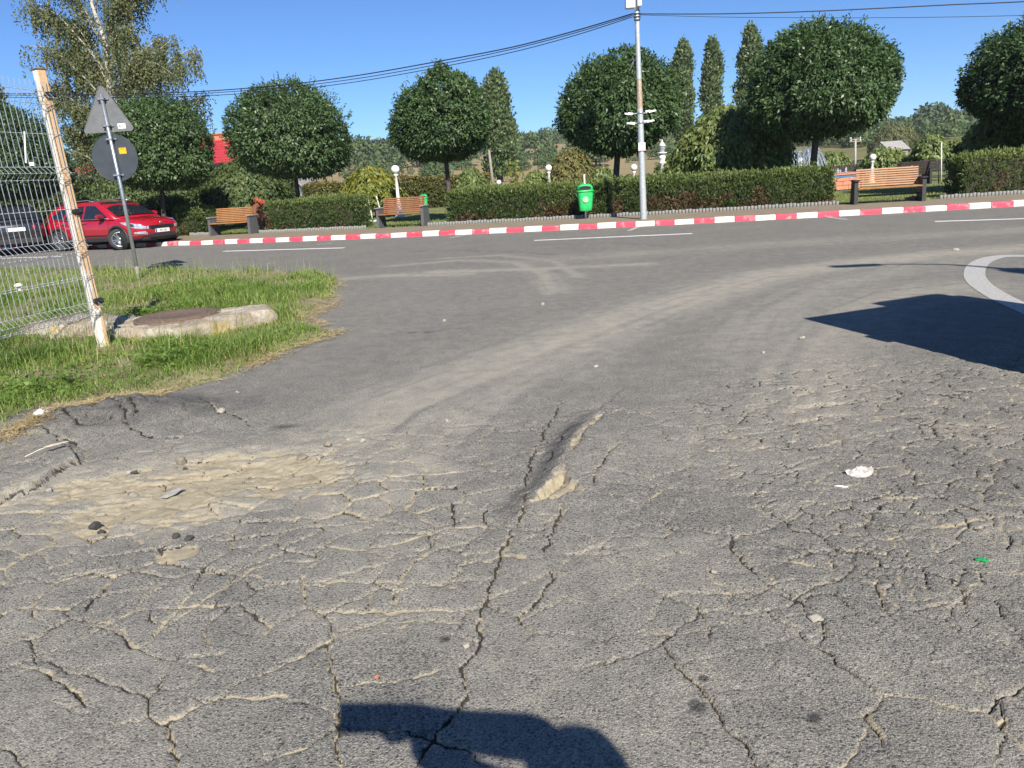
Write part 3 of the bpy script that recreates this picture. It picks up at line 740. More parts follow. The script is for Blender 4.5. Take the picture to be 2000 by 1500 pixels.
def build_asphalt():
    rows = [1.12]
    while rows[-1] < 31.0:
        yv = rows[-1]; rows.append(yv + ((.0026 * yv + .0007) if yv < 5.2 else min(.008 * yv, .20)))
    ys = np.array(rows); nx = 660
    t = np.linspace(-1, 1, nx)
    X = t[None, :] * (.84 * ys[:, None] + .45) + .02 * ys[:, None]
    Y = np.repeat(ys[:, None], nx, 1)
    z, sand, op, dust, bit_shade, fresh = relief(X.ravel(), Y.ravel())
    V = np.stack([X.ravel(), Y.ravel(), z], 1)
    ny = len(ys)
    idx = np.arange(ny * nx).reshape(ny, nx)
    Fq = np.stack([idx[:-1, :-1], idx[:-1, 1:], idx[1:, 1:], idx[1:, :-1]], -1).reshape(-1, 4)
    cx = X.ravel()[Fq].mean(1); cy = Y.ravel()[Fq].mean(1)
    ok = cy < kerb_y(cx) + .30
    # nothing to see of it well inside the grass
    d, _, _ = dist_line(cx, cy, VERGE, True)
    ok &= ~(inside(cx, cy, VERGE) & (d > .35))
    Fq = Fq[ok]
    used = np.unique(Fq); remap = np.full(len(V), -1, np.int64); remap[used] = np.arange(len(used))
    me = np_mesh('asphalt', V[used], remap[Fq], M['asphalt'], True, dict(sand=sand[used], crack=op[used], dust=dust[used], bitumen_shade=bit_shade[used], fresh=fresh[used]))
    o = link_mesh('asphalt_road', me)
    tag(o, kind='structure', label='cracked grey asphalt forecourt opening onto the road')
build_asphalt()
def gz(x, y):
    z = relief(np.array([float(x)]), np.array([float(y)]))[0]; return float(z[0])

# plain road round the part that is modelled in relief
M['road_plain'] = simple('road_plain', (.16, .16, .158), (.115, .116, .118), 60, .9, bmp=.004)
mb = MB()
mb.quad((-60, -14, 0), (60, -14, 0), (60, 1.122, 0), (-60, 1.122, 0))
mb.quad((1.41, 1.122, -.001), (60, 1.122, -.001), (60, 31, -.001), (27.1, 31, -.001))
mb.quad((-60, 1.122, -.001), (-1.36, 1.122, -.001), (-25.8, 31, -.001), (-60, 31, -.001))
tag(mb.build('road', M['road_plain']), kind='structure')
mb = MB(); mb.quad((-3000, -3000, -.25), (3000, -3000, -.25), (3000, 3000, -.25), (-3000, 3000, -.25))
tag(mb.build('ground', M['lawn']), kind='structure')

# ------------------------------------------------------------------ road paint
def ribbon(name, pts, width, mat, lift=.005, taper=None):
    mb = MB(); P = []
    pts = [Vector((p[0], p[1], 0)) for p in pts]
    fine = []
    for a, b in zip(pts[:-1], pts[1:]):
        n = max(1, int((b - a).length / .12))
        fine += [a.lerp(b, i / n) for i in range(n)]
    fine.append(pts[-1])
    xs = []; ys = []
    for i, p in enumerate(fine):
        t = (fine[min(i + 1, len(fine) - 1)] - fine[max(i - 1, 0)]).normalized()
        nrm = Vector((-t.y, t.x, 0)); wd = width / 2 * (1 if taper is None else 1)
        for sg in (1, -1): q = p + nrm * wd * sg; xs.append(q.x); ys.append(q.y)
    zs = relief(np.array(xs), np.array(ys))[0]
    vs = [(x, y, z + lift) for x, y, z in zip(xs, ys, zs)]
    fs = [(2 * i + 1, 2 * i + 3, 2 * i + 2, 2 * i) for i in range(len(fine) - 1)]
    mb._add(vs, fs)
    return mb.build(name, mat)
marks = [('centre_line', G([(0, 505), (122, 501)]), .17, 'white centre dash behind the wire fence panel'),
         ('centre_line', G([(437, 491), (672, 484.5)]), .17, 'white centre dash in front of the left bench'),
         ('centre_line', G([(1043, 470), (1352, 456.5)]), .17, 'white centre dash in front of the steel pole'),
         ('centre_line', G([(1826, 433), (2000, 427.5)]) + [(13.6, 13.4)], .17, 'white centre dash at the right edge of the road')]
for nm, pts, wd, lab in marks:
    tag(ribbon(nm, pts, wd, M['road_paint']), lab, 'road marking', 'white dashes along the road', 'thing')
for pts, lab in ((G([(878, 465), (908, 460)]), 'short parking tick below the middle bench'), (G([(1228, 451), (1246, 443.5)]), 'short parking tick below the steel pole'),
                 (G([(1612, 422.5), (1622, 425), (1655, 429)]), 'worn parking tick below the right bench'), (G([(620, 478), (650, 475.5)]), 'faint parking tick below the small hedge')):
    tag(ribbon('parking_tick', pts, .13, M['road_paint_worn']), lab, 'road marking', 'parking ticks along the kerb', 'thing')
isl0 = G([(2060, 501), (2000, 500), (1955, 501), (1925, 508), (1908, 520), (1903, 537), (1912, 553), (1935, 570), (1968, 588), (2010, 606), (2120, 655)])
isl = []
for i in range(len(isl0) - 1):
    q = [Vector(isl0[max(i - 1, 0)]), Vector(isl0[i]), Vector(isl0[i + 1]), Vector(isl0[min(i + 2, len(isl0) - 1)])]
    for k in range(6):
        t = k / 6; v_ = .5 * ((2 * q[1]) + (q[2] - q[0]) * t + (2 * q[0] - 5 * q[1] + 4 * q[2] - q[3]) * t * t + (3 * q[1] - q[0] - 3 * q[2] + q[3]) * t ** 3); isl.append((v_.x, v_.y))
tag(ribbon('island_line', isl, .21, M['road_paint_worn'], .0035), 'wide worn white line curving round a traffic island', 'road marking', None, 'thing')

# ------------------------------------------------------------------ kerb, pavement, lawn
kerb_o = empty('kerb', (0, 0, 0)); tag(kerb_o, kind='structure', label='red and white painted kerb along the far side of the road')
def kerb_stone_mesh(mat, L):
    mb = MB()
    prof = [(0, -.10), (0, .095), (.018, .120), (.05, .128), (.135, .128), (.15, .12), (.15, -.10)]
    n = len(prof); vs = []
    xs = [-L / 2 + .004, -L / 2 + .014, L / 2 - .014, L / 2 - .004]
    for k, xx in enumerate(xs):
        sh = .006 if k in (0, 3) else 0
        for (yy, zz) in prof: vs.append((xx, yy + (sh if yy < .07 else -sh), zz - (sh if zz > 0 else 0)))
    fs = []
    for k in range(3):
        for i in range(n - 1): fs.append((k * n + i, (k + 1) * n + i, (k + 1) * n + i + 1, k * n + i + 1))
    fs.append(list(range(n))); fs.append([3 * n + i for i in reversed(range(n))])
    return mb._add(vs, fs).mesh('kerb_stone', mat)
KS = .478
ks_r, ks_w = kerb_stone_mesh(M['kerb_red'], KS), kerb_stone_mesh(M['kerb_white'], KS)
xk = 3.34; ks = []           # a joint found in the photograph; step both ways along the curve
def step(x, d): return x + d / math.hypot(1, 0.01636 * x - 0.3078)
x = xk
for i in range(46): ks.append((step(x, KS / 2), i)); x = step(x, KS)
x = xk
for i in range(1, 66): ks.append((step(x, -KS / 2), -i)); x = step(x, -KS)
for xx, i in ks:
    p = kerb(xx)
    o = link_mesh('kerb_stone', ks_w if i % 2 == 0 else ks_r, kerb_o)
    o.location = (p.x, p.y, random.uniform(-.009, .009)); o.rotation_euler = (random.uniform(-.03, .03), random.uniform(-.008, .008), kerb_angle(xx) + random.uniform(-.014, .014))

def strip(name, off0, off1, z, mat, x0=-34, x1=30, n=60, kind='structure', zf=None):
    mb = MB(); vs = []
    for i in range(n + 1):
        xx = x0 + (x1 - x0) * i / n
        for o_ in (off0, off1): p = kerb(xx, o_); vs.append((p.x, p.y, z))
    mb._add(vs, [(2 * i, 2 * i + 2, 2 * i + 3, 2 * i + 1) for i in range(n)])
    o = mb.build(name, mat); tag(o, kind=kind); return o
strip('pavement', .148, 2.62, .120, M['paver'])
# lawn of the little park: a gently uneven sheet
def build_lawn():
    xs = np.linspace(-60, 75, 200); offs = np.concatenate([[2.45, 2.62], np.linspace(2.9, 12, 28), np.linspace(13, 62, 40)])
    V = []
    for o_ in offs:
        for xx in xs: p = kerb(max(min(xx, 45), -45), o_); V.append((xx + (p.x - max(min(xx, 45), -45)), p.y, 0))
    V = np.array(V); V[:, 2] = .10 + .05 * (fbm(V[:, 0] * .6, V[:, 1] * .6, 201, 4) - .5)
    ny, nx = len(offs), len(xs); idx = np.arange(ny * nx).reshape(ny, nx)
    Fq = np.stack([idx[:-1, :-1], idx[:-1, 1:], idx[1:, 1:], idx[1:, :-1]], -1).reshape(-1, 4)
    o = link_mesh('lawn', np_mesh('lawn', V, Fq, M['lawn'], True)); tag(o, kind='structure')
build_lawn()
# short grass that gives the lawn a nap
def blades(x, y, z, h, wd, lean, seedtint, rng, segs=3):
    n = len(x); a = rng.uniform(0, 2 * PI, n); l = lean * rng.uniform(.1, 1.0, n) ** 1.2 * h
    dx, dy = np.cos(a), np.sin(a); sx, sy = -dy, dx
    tw = rng.uniform(-.8, .8, n); sx, sy = sx * np.cos(tw) + dx * np.sin(tw), sy * np.cos(tw) + dy * np.sin(tw)
    P = np.empty((n, 5, 3))
    for k, (t, wk) in enumerate(((0, 1), (0, -1), (.55, .75), (.55, -.75), (1, 0))):
        P[:, k, 0] = x + dx * l * t ** 1.8 + sx * wd * wk * .5; P[:, k, 1] = y + dy * l * t ** 1.8 + sy * wd * wk * .5
        P[:, k, 2] = z + (h * t) * (1 - .25 * lean * t * t)
    b = np.arange(n)[:, None] * 5
    T = np.concatenate([b + np.array([[0, 1, 3]]), b + np.array([[0, 3, 2]]), b + np.array([[2, 3, 4]])], 0)
    return P.reshape(-1, 3), T, np.repeat(seedtint, 5)
def lawn_grass():
    rng = np.random.default_rng(5)
    n = 26000
    xx = rng.uniform(-14, 18, n); off = 2.75 + 9 * rng.uniform(0, 1, n) ** 1.6
    s_ = 0.01636 * xx - 0.3078; L = np.hypot(1, s_)
    X = xx - s_ / L * off; Y = kerb_y(xx) + off / L
    tint = np.clip(.55 * fbm(X * .7, Y * .7, 203) + .5 * rng.uniform(0, 1, n), 0, 1)
    V, T, ti = blades(X, Y, np.full(n, .10), rng.uniform(.03, .075, n), np.full(n, .018), .8, tint, rng)
    o = link_mesh('lawn_grass', np_mesh('lawn_grass', V, T, M['grass'], False, dict(tint=ti))); tag(o, kind='stuff', label='short mown grass of the park lawn')
lawn_grass()

# ------------------------------------------------------------------ verge: soil, grass, dry straw
def sdf_poly(x, y, poly):
    d, _, _ = dist_line(x, y, poly, True)
    return np.where(inside(x, y, poly), d, -d)
def verge_z(x, y):
    sd_ = sdf_poly(x + .05 * (fbm(x * 3, y * 3, 211) - .5), y + .05 * (fbm(x * 3, y * 3, 213) - .5), VERGE)
    return -.03 + .075 * sstep(-.05, .30, sd_) + .03 * (fbm(x * 1.1, y * 1.1, 215) - .5) * sstep(0, .5, sd_), sd_
def build_verge():
    xs = np.concatenate([np.linspace(-26, -9, 60)[:-1], np.linspace(-9, -1.3, 190)]); ys = np.concatenate([np.linspace(2.8, 4.2, 16)[:-1], np.linspace(4.2, 14, 220), np.linspace(14.1, 26, 60)])
    X, Y = np.meshgrid(xs, ys); z, sd_ = verge_z(X.ravel(), Y.ravel())
    nx, ny = len(xs), len(ys); idx = np.arange(nx * ny).reshape(ny, nx)
    Fq = np.stack([idx[:-1, :-1], idx[:-1, 1:], idx[1:, 1:], idx[1:, :-1]], -1).reshape(-1, 4)
    ok = (sd_[Fq] > -.12).any(1); Fq = Fq[ok]
    V = np.stack([X.ravel(), Y.ravel(), z], 1)
    used = np.unique(Fq); rm = np.full(len(V), -1); rm[used] = np.arange(len(used))
    o = link_mesh('verge_soil', np_mesh('verge_soil', V[used], rm[Fq], M['soil'], True)); tag(o, kind='structure')
build_verge()
SLAB = [(-4.12, 7.66), (-3.62, 7.42), (-3.14, 7.24), (-2.92, 7.56), (-2.50, 8.14), (-2.72, 8.52), (-3.3, 8.44), (-4.16, 8.42)]
def verge_grass():
    rng = np.random.default_rng(11)
    X = []; Y = []
    def put(n, x0, x1, y0, y1):
        x = rng.uniform(x0, x1, n); y = rng.uniform(y0, y1, n); X.append(x); Y.append(y)
    put(70000, -5.9, -1.6, 4.3, 8.5); put(54000, -9.5, -1.7, 8.5, 12.5); put(40000, -14, -2.2, 12.5, 19.5)
    x = np.concatenate(X); y = np.concatenate(Y)
    z, sd_ = verge_z(x, y)
    keepn = fbm(x * 1.8, y * 1.8, 221, 4)
    bald = np.exp(-(((x + 3.75) / .35) ** 2 + ((y - 7.0) / .18) ** 2))          # trodden spot at the post
    dry = np.exp(-(((x + 2.35) / .35) ** 2 + ((y - 8.9) / .5) ** 2))
    k = (sd_ > .03 + .10 * (keepn - .5)) & (rng.uniform(0, 1, len(x)) < .12 + 1.9 * (keepn - .28)) & ~inside(x, y, SLAB) & (x > -.80 * y - .7) & (rng.uniform(0, 1, len(x)) > .9 * bald + .55 * dry)
    x, y, z, sd_ = x[k], y[k], z[k], sd_[k]
    tall = fbm(x * 1.3, y * 1.3, 223, 4)
    edge = sstep(0, .45, sd_)
    h = (.045 + .155 * rng.uniform(.2, 1, len(x)) * (.35 + 1.2 * sstep(.4, .65, tall))) * (.5 + .5 * edge)
    h *= 1 + .5 * np.exp(-(((x + 4.1) / .8) ** 2 + ((y - 6.3) / .9) ** 2))
    wd = .0045 + .0035 * rng.uniform(0, 1, len(x)) + .0006 * np.maximum(y - 6, 0)
    tint = np.clip(.12 + .5 * fbm(x * 2.1, y * 2.1, 225) + .45 * (rng.uniform(0, 1, len(x)) - .35) + .25 * (1 - edge), 0, 1)
    dryb = rng.uniform(0, 1, len(x)) < .07 + .16 * sstep(.5, .68, fbm(x * 1.9, y * 1.9, 227, 3)); tint = np.where(dryb, 1.0, tint)
    V, T, ti = blades(x, y, z - .01, h * np.where(dryb, .8, 1.0), wd, 1.45, tint, rng)
    # tall seed stalks along the far edge and about the slab
    n = 700
    sx_ = np.concatenate([rng.uniform(-9, -2.6, n), rng.uniform(-5.2, -2.2, 300)]); sy_ = np.concatenate([rng.uniform(11.5, 16, n), rng.uniform(6.2, 8.5, 300)])
    zz, ss = verge_z(sx_, sy_); kk = (ss > .08) & ~inside(sx_, sy_, SLAB)
    V2, T2, t2 = blades(sx_[kk], sy_[kk], zz[kk], rng.uniform(.25, .45, kk.sum()), np.full(kk.sum(), .005), .6, rng.uniform(.6, 1, kk.sum()), rng)
    V3, T3, t3 = [], [], []
    # broad-leaved weeds
    cl = [(-3.55, 5.6, .45), (-4.4, 5.3, .5), (-5.0, 6.5, .35), (-4.35, 8.95, .28), (-3.9, 9.2, .22), (-5.6, 9.4, .4), (-2.9, 6.3, .3)]
    px = np.concatenate([rng.normal(a, r * .5, 420) for a, b, r in cl]); py = np.concatenate([rng.normal(b, r * .5, 420) for a, b, r in cl])
    zz, ss = verge_z(px, py); kk = (ss > .05) & ~inside(px, py, SLAB); px, py, zz = px[kk], py[kk], zz[kk]
    hz_ = zz + rng.uniform(.02, .13, len(px))
    A = rng.normal(0, 1, (len(px), 3)); A[:, 2] *= .4; A /= np.linalg.norm(A, axis=1)[:, None]
    N = rng.normal(0, .35, (len(px), 3)) + np.array([0, -.2, 1.0])
    Lf = leaves(np.stack([px, py, hz_], 1), A, N, rng.uniform(.03, .06, len(px)), .55)
    o = link_mesh('verge_grass', np_mesh('verge_grass', np.concatenate([V, V2]), np.concatenate([T, T2 + len(V)]), M['grass'], False, dict(tint=np.concatenate([ti, t2]))))
    tag(o, kind='stuff', label='long green grass growing on the roadside verge')
    o = link_mesh('verge_weeds', np_mesh('verge_weeds', Lf[0], Lf[1], M['grass'], False, dict(tint=np.repeat(rng.uniform(0, .5, len(px)), 4))))
    tag(o, kind='stuff', label='low broad-leaved weeds among the verge grass')
    # straw along the edge of the asphalt
    n = 9000
    d_poly = VERGE[:19]
    seg = rng.integers(0, len(d_poly) - 1, n); t = rng.uniform(0, 1, n); P = np.array(d_poly)
    q = P[seg] * (1 - t)[:, None] + P[seg + 1] * t[:, None] + rng.normal(0, .055, (n, 2)) + np.array([-.02, .01])
    cl = fbm(q[:, 0] * 3, q[:, 1] * 3, 231); kk = cl > .45
    q = np.concatenate([q[kk], np.stack([rng.normal(-2.32, .17, 900), rng.normal(8.75, .3, 900)], 1), np.stack([rng.normal(-3.8, .2, 500), rng.normal(6.95, .1, 500)], 1), np.stack([rng.normal(-3.3, .22, 500), rng.normal(4.35, .2, 500)], 1)])
    m = len(q); zr = relief(q[:, 0], q[:, 1])[0]; zv = verge_z(q[:, 0], q[:, 1])[0]; zz = np.maximum(zr, zv) + rng.uniform(.004, .022, m)
    a = rng.uniform(0, 2 * PI, m); A = np.stack([np.cos(a), np.sin(a), rng.uniform(-.12, .25, m)], 1); N = np.tile(np.array([[0., 0, 1]]), (m, 1)) + rng.normal(0, .2, (m, 3))
    Lf = leaves(np.stack([q[:, 0], q[:, 1], zz], 1), A, N, rng.uniform(.03, .10, m), .05)
    o = link_mesh('dry_straw', np_mesh('dry_straw', Lf[0], Lf[1], M['straw'], False, dict(tint=np.repeat(rng.uniform(0, 1, m), 4)))); tag(o, kind='stuff', label='dry yellow straw lying along the edge of the asphalt')

# ------------------------------------------------------------------ foliage
def norm(a): return a / np.maximum(np.linalg.norm(a, axis=1), 1e-9)[:, None]
def leaves(P, A, N, L, ratio=.5, fold=.12):
    """diamond leaves: base points P, axis A, face normal N, length L"""
    L = np.asarray(L)[:, None] if np.ndim(L) else L
    A = norm(A); Sd = norm(np.cross(A, N)); Nn = np.cross(Sd, A)
    W = L * ratio * .5
    V = np.stack([P, P + A * L * .45 + Sd * W + Nn * L * fold, P + A * L, P + A * L * .45 - Sd * W + Nn * L * fold], 1)
    n = len(P); Fq = np.arange(n * 4).reshape(n, 4)
    return V.reshape(-1, 3), Fq
def rand_dirs(n, rng):
    d = rng.normal(0, 1, (n, 3)); return norm(d)
def lumps(d, rng, k=9, f=3.2):
    out = np.zeros(len(d))
    for _ in range(k):
        kv = rng.normal(0, f, 3); out += np.sin(d @ kv + rng.uniform(0, 6.28))
    return out / k
def foliage(name, parent, V, Fq, tint, mat, mn=4):
    me = np_mesh(name, V, Fq, mat, False, dict(tint=np.repeat(np.clip(tint, 0, 1), mn)))
    return link_mesh(name, me, parent)
def limb_set(mb, base, top, r0, r1, ends, rng, crook=.04):
    base, top = Vector(base), Vector(top)
    pts = [base.lerp(top, t) + Vector((rng.normal(0, crook) * t, rng.normal(0, crook) * t, 0)) for t in (0, .3, .6, 1)]
    mb.tube(pts, [r0 * 1.25, r0, (r0 + r1) / 2, r1], 9)
    for e in ends:
        e = Vector(e); mid = pts[-1].lerp(e, .5) + Vector((rng.normal(0, .06), rng.normal(0, .06), .10))
        mb.tube([pts[-1] - Vector((0, 0, .1)), mid, e], [r1 * .75, r1 * .5, r1 * .18], 6)

def globe_tree(x, y, zc, rx, rz_up, rz_dn, label, seed, n=24000, trunk_r=.085, cx=None, tops=(), lean=0, mat='leaf_globe', z0=.1, leaf=.125, lighter=0.0):
    rng = np.random.default_rng(seed)
    root = empty('globe_tree', (x, y, z0)); tag(root, label, 'tree', 'pruned globe trees along the pavement')
    cx = 0 if cx is None else cx - x; zc = zc - z0
    mb = MB(); ends = []
    for k in range(7):
        a = 2 * PI * k / 7 + rng.uniform(-.3, .3); ends.append((cx + rx * .62 * math.cos(a), rx * .62 * math.sin(a), zc + rz_dn * rng.uniform(-.15, .45)))
    limb_set(mb, (0, 0, -.15), (cx * .6 + lean, 0, zc - rz_dn * .82), trunk_r, trunk_r * .8, ends, rng, .02)
    mb.build('trunk', M['bark'], root)
    # the dense twiggy inside of a clipped crown
    k1, k2 = 18, 26; mbc = MB(); vs = []
    dd = np.array([(math.sin(PI * i / k1) * math.cos(2 * PI * j / k2), math.sin(PI * i / k1) * math.sin(2 * PI * j / k2), math.cos(PI * i / k1)) for i in range(k1 + 1) for j in range(k2)])
    lc = .77 + lumps(dd, np.random.default_rng(seed + 1), 8, 2.4) * .19
    for (x_, y_, z_), q in zip(dd, lc):
        zz_ = z_ * rz_up if z_ > 0 else -abs(z_) ** .8 * rz_dn
        vs.append((cx + x_ * rx * q + .05 * rx * math.sin((zc + zz_ * q) * 1.3 + seed), y_ * rx * q, zc + zz_ * q))
    mbc._add(vs, [(i * k2 + j, (i + 1) * k2 + j, (i + 1) * k2 + (j + 1) % k2, i * k2 + (j + 1) % k2) for i in range(k1) for j in range(k2)], 0, True); mbc.build('inner_twigs', M['twig_green'], root)
    ncl = n // 8
    d = rand_dirs(ncl, rng)
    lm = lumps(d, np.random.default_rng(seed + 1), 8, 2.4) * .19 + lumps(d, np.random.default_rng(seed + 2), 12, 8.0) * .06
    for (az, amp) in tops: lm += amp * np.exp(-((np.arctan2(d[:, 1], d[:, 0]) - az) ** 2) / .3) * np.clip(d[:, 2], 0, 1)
    depth = 1 - .24 * rng.uniform(0, 1, ncl) ** 1.5
    r = (1 + lm) * depth
    up = d[:, 2] > 0
    flat = np.where(up, 1, 1)
    P = np.stack([cx + d[:, 0] * rx * r, d[:, 1] * rx * r, zc + np.where(up, d[:, 2] * rz_up, np.sign(d[:, 2]) * np.abs(d[:, 2]) ** .8 * rz_dn) * r], 1)
    P[:, 0] += .05 * rx * np.sin(P[:, 2] * 1.3 + seed)
    Pc = np.repeat(P, 8, 0) + rng.normal(0, .052, (ncl * 8, 3)); O = np.repeat(d, 8, 0)
    A = O * .55 + rng.normal(0, .55, (len(Pc), 3)) + np.array([0, 0, -.45]); A[:, 2] += .5 * (np.repeat(rng.uniform(0, 1, ncl), 8) < .12) * 2
    N = O * .8 + rng.normal(0, .45, (len(Pc), 3)) + np.array([0, 0, .55])
    V, Fq = leaves(Pc, A, N, leaf * rng.uniform(.6, 1.15, len(Pc)), .46)
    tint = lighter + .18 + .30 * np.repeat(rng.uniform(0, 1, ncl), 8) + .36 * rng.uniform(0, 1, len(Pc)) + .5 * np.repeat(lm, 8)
    # upright whips that the shears missed
    m = 130; dd = rand_dirs(m, rng); dd[:, 2] = np.abs(dd[:, 2]) * .8 + .15; dd = norm(dd)
    Q0 = np.stack([cx + dd[:, 0] * rx, dd[:, 1] * rx, zc + dd[:, 2] * rz_up], 1)
    Q = (Q0[:, None, :] + (dd * .5 + np.array([0, 0, .6]))[:, None, :] * np.linspace(-.05, .20, 6)[None, :, None] * rng.uniform(.5, 1.3, m)[:, None, None]).reshape(-1, 3)
    A2 = np.repeat(dd, 6, 0) + rng.normal(0, .7, (m * 6, 3)); V2, F2 = leaves(Q, A2, rng.normal(0, 1, A2.shape), leaf * .8, .42)
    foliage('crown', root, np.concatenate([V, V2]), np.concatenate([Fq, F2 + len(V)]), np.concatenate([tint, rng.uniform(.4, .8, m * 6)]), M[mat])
    return root

def crown_from_px(u0, u1, v0, v1, Y):
    """centre height and half sizes of a crown seen between those image bounds at depth Y"""
    uc = (u0 + u1) / 2
    a, b = at_depth(u0, (v0 + v1) / 2, Y), at_depth(u1, (v0 + v1) / 2, Y)
    t, bt = at_depth(uc, v0, Y), at_depth(uc, v1, Y)
    return (a.x + b.x) / 2, (b.x - a.x) / 2, t.z, bt.z
globe = [  # base pixel of the trunk, depth, crown bounds, label, seed
    (308, 27.5, (200, 418, 184, 372), 'pruned round tree beside the round sign, in front of the red roof', 301, 0.50),
    (583, 26.6, (443, 690, 158, 352), 'broad dome shaped pruned tree behind the small clipped hedge', 302, 0.52),
    (879, 26.0, (766, 958, 143, 314), 'pointed pruned tree between the middle bench and the slim poplar', 303, 0.55),
    (1203, 24.6, (1090, 1328, 105, 297), 'pruned round tree behind the steel pole, its shadow on the crown', 304, 0.55),
    (1582, 23.4, (1460, 1746, 44, 260), 'largest pruned globe tree, beside the right hand bench', 305, 0.58),
    (2030, 22.0, (1894, 2200, 28, 248), 'pruned tree cut off by the right edge of the picture', 306, 0.55),
    (20, 27.5, (-120, 130, 204, 392), 'dark pruned tree behind the wire fence panel', 307, 0.52)]
for ub, Y, (u0, u1, v0, v1), lab, sd_, fr in globe:
    cx, rx, zt, zb = crown_from_px(u0, u1, v0, v1, Y)
    zc = zb + (zt - zb) * (1 - fr) * .92
    bx = at_depth(ub, 390, Y).x
    tops = {303: ((1.6, .35), (-1.5, .35)), 301: ((0, .06),), 305: ((2.0, .1),), 302: ((1.2, .06),)}.get(sd_, ())
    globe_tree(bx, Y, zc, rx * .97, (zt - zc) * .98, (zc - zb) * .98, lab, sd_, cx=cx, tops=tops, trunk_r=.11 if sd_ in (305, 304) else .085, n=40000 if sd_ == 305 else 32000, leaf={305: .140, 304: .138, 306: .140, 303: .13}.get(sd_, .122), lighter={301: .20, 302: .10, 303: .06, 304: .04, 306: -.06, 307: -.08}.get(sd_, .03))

def strand_tree(root, R, h_top, h_bot, n, seed, mat, leaf, ratio=.5, start=.35, per=26, spread=1.0, z_trunk=None, skirt=.5, cx=0, dens=1.0, spiky=.1):
    """an umbrella of hanging shoots"""
    rng = np.random.default_rng(seed)
    a = rng.uniform(0, 2 * PI, n); rr = R * np.sqrt(rng.uniform(.0, 1, n)) * (1 + .22 * np.sin(a * 3 + seed) * .6 + .12 * np.sin(a * 7 + seed * 2))
    top = h_bot + (h_top - h_bot) * (1 - .62 * (rr / R) ** 2.2) * rng.uniform(.86, 1.03, n)
    ln = (top - h_bot) * np.clip(rng.uniform(.25, 1.0, n) * (.35 + skirt * (rr / R) ** 1.5) * 1.5, .08, 1.0)
    t = np.linspace(0, 1, per)[None, :]
    out = .18 * R * np.sin(np.clip(t * 1.6, 0, 1) * PI / 2)
    X = cx + np.cos(a)[:, None] * (rr[:, None] + out * .5); Yy = np.sin(a)[:, None] * (rr[:, None] + out * .5); Z = top[:, None] + .10 * np.sin(t * PI * .6) - ln[:, None] * t ** 1.3
    P = np.stack([X, Yy, Z], -1).reshape(-1, 3) + rng.normal(0, .035 + .02 * R, (n * per, 3))
    O = np.repeat(np.stack([np.cos(a), np.sin(a), np.zeros(n)], 1), per, 0)
    A = O * .35 + rng.normal(0, .4, P.shape) + np.array([0, 0, -.9]); N = O * .7 + rng.normal(0, .45, P.shape) + np.array([0, 0, .5])
    V, Fq = leaves(P, A, N, leaf * rng.uniform(.6, 1.2, len(P)), ratio)
    tint = .10 + .35 * np.repeat(rng.uniform(0, 1, n), per) + .38 * rng.uniform(0, 1, len(P)) + .22 * np.tile(1 - np.linspace(0, 1, per), n)
    return foliage('crown', root, V, Fq, tint, M[mat])

def weeping_tree(u0, u1, v0, v1, Y, label, seed, mat='leaf_weep', n=420, leaf=.17, trunk_u=None, group='weeping trees in the park', white=0.0, per=26, ratio=.5, skirt=.55, z0=.1):
    cx, rx, zt, zb = crown_from_px(u0, u1, v0, v1, Y)
    bx = cx if trunk_u is None else at_depth(trunk_u, v1, Y).x
    root = empty('weeping_tree', (bx, Y, z0)); tag(root, label, 'tree', group)
    rng = np.random.default_rng(seed); mb = MB()
    ends = [(cx - bx + rx * .5 * math.cos(k * 1.05), rx * .5 * math.sin(k * 1.05), zt - z0 - (zt - zb) * .35) for k in range(6)]
    limb_set(mb, (0, 0, -.1), (cx - bx, 0, (zt - z0) - (zt - zb) * .45), .055 + .012 * rx, .045, ends, rng, .03)
    mb.build('trunk', M['bark'], root)
    if white:
        mb = MB(); mb.tube([(0, 0, -.1), (0, 0, white * .5), (rng.normal(0, .01), 0, white)], [.085, .074, .068], 10); mb.build('whitewash_band', M['whitewash'], root)
    strand_tree(root, rx * .92, zt - z0, max(zb - z0, .05), n, seed, mat, leaf, ratio, per=per, cx=cx - bx, skirt=skirt)
    return root
weeping_tree(1312, 1540, 208, 352, 26.6, 'big weeping tree beside the steel pole, half in shadow', 401, n=900, leaf=.20, trunk_u=1440, skirt=.75)
weeping_tree(392, 560, 312, 410, 33.0, 'dark green weeping tree behind the left bench', 402, 'leaf_shrub', n=760, leaf=.19, trunk_u=487, skirt=.6)
weeping_tree(664, 785, 326, 408, 33.0, 'yellowing weeping tree behind the middle bench', 403, 'leaf_yellow', n=420, leaf=.20, trunk_u=736, white=.75, skirt=.5)
weeping_tree(1884, 2080, 205, 322, 24.4, 'weeping tree under the crown at the right edge', 404, n=560, leaf=.19, skirt=.8)
weeping_tree(893, 950, 328, 378, 40, 'small weeping tree between two trunks left of the slim poplar', 405, n=150, leaf=.22, per=20, skirt=.3)
weeping_tree(1060, 1172, 292, 388, 38, 'olive weeping tree beside the tall white lamp', 406, 'leaf_beech', n=330, leaf=.20, skirt=.6)
weeping_tree(1600, 1660, 296, 345, 40, 'small weeping tree right of the fountain spray', 407, n=190, leaf=.22, per=20, skirt=.45)
weeping_tree(1686, 1772, 286, 338, 38, 'weeping tree behind the right bench, beside the white lamp', 408, n=260, leaf=.21, per=22, skirt=.4)
weeping_tree(1786, 1850, 264, 326, 36, 'weeping tree with whitewashed trunk right of the right bench', 409, n=260, leaf=.20, per=22, trunk_u=1818, white=.8, skirt=.4)
weeping_tree(1846, 1884, 272, 322, 36, 'slim weeping tree in front of the hill at far right', 410, n=150, leaf=.19, per=20, skirt=.4)
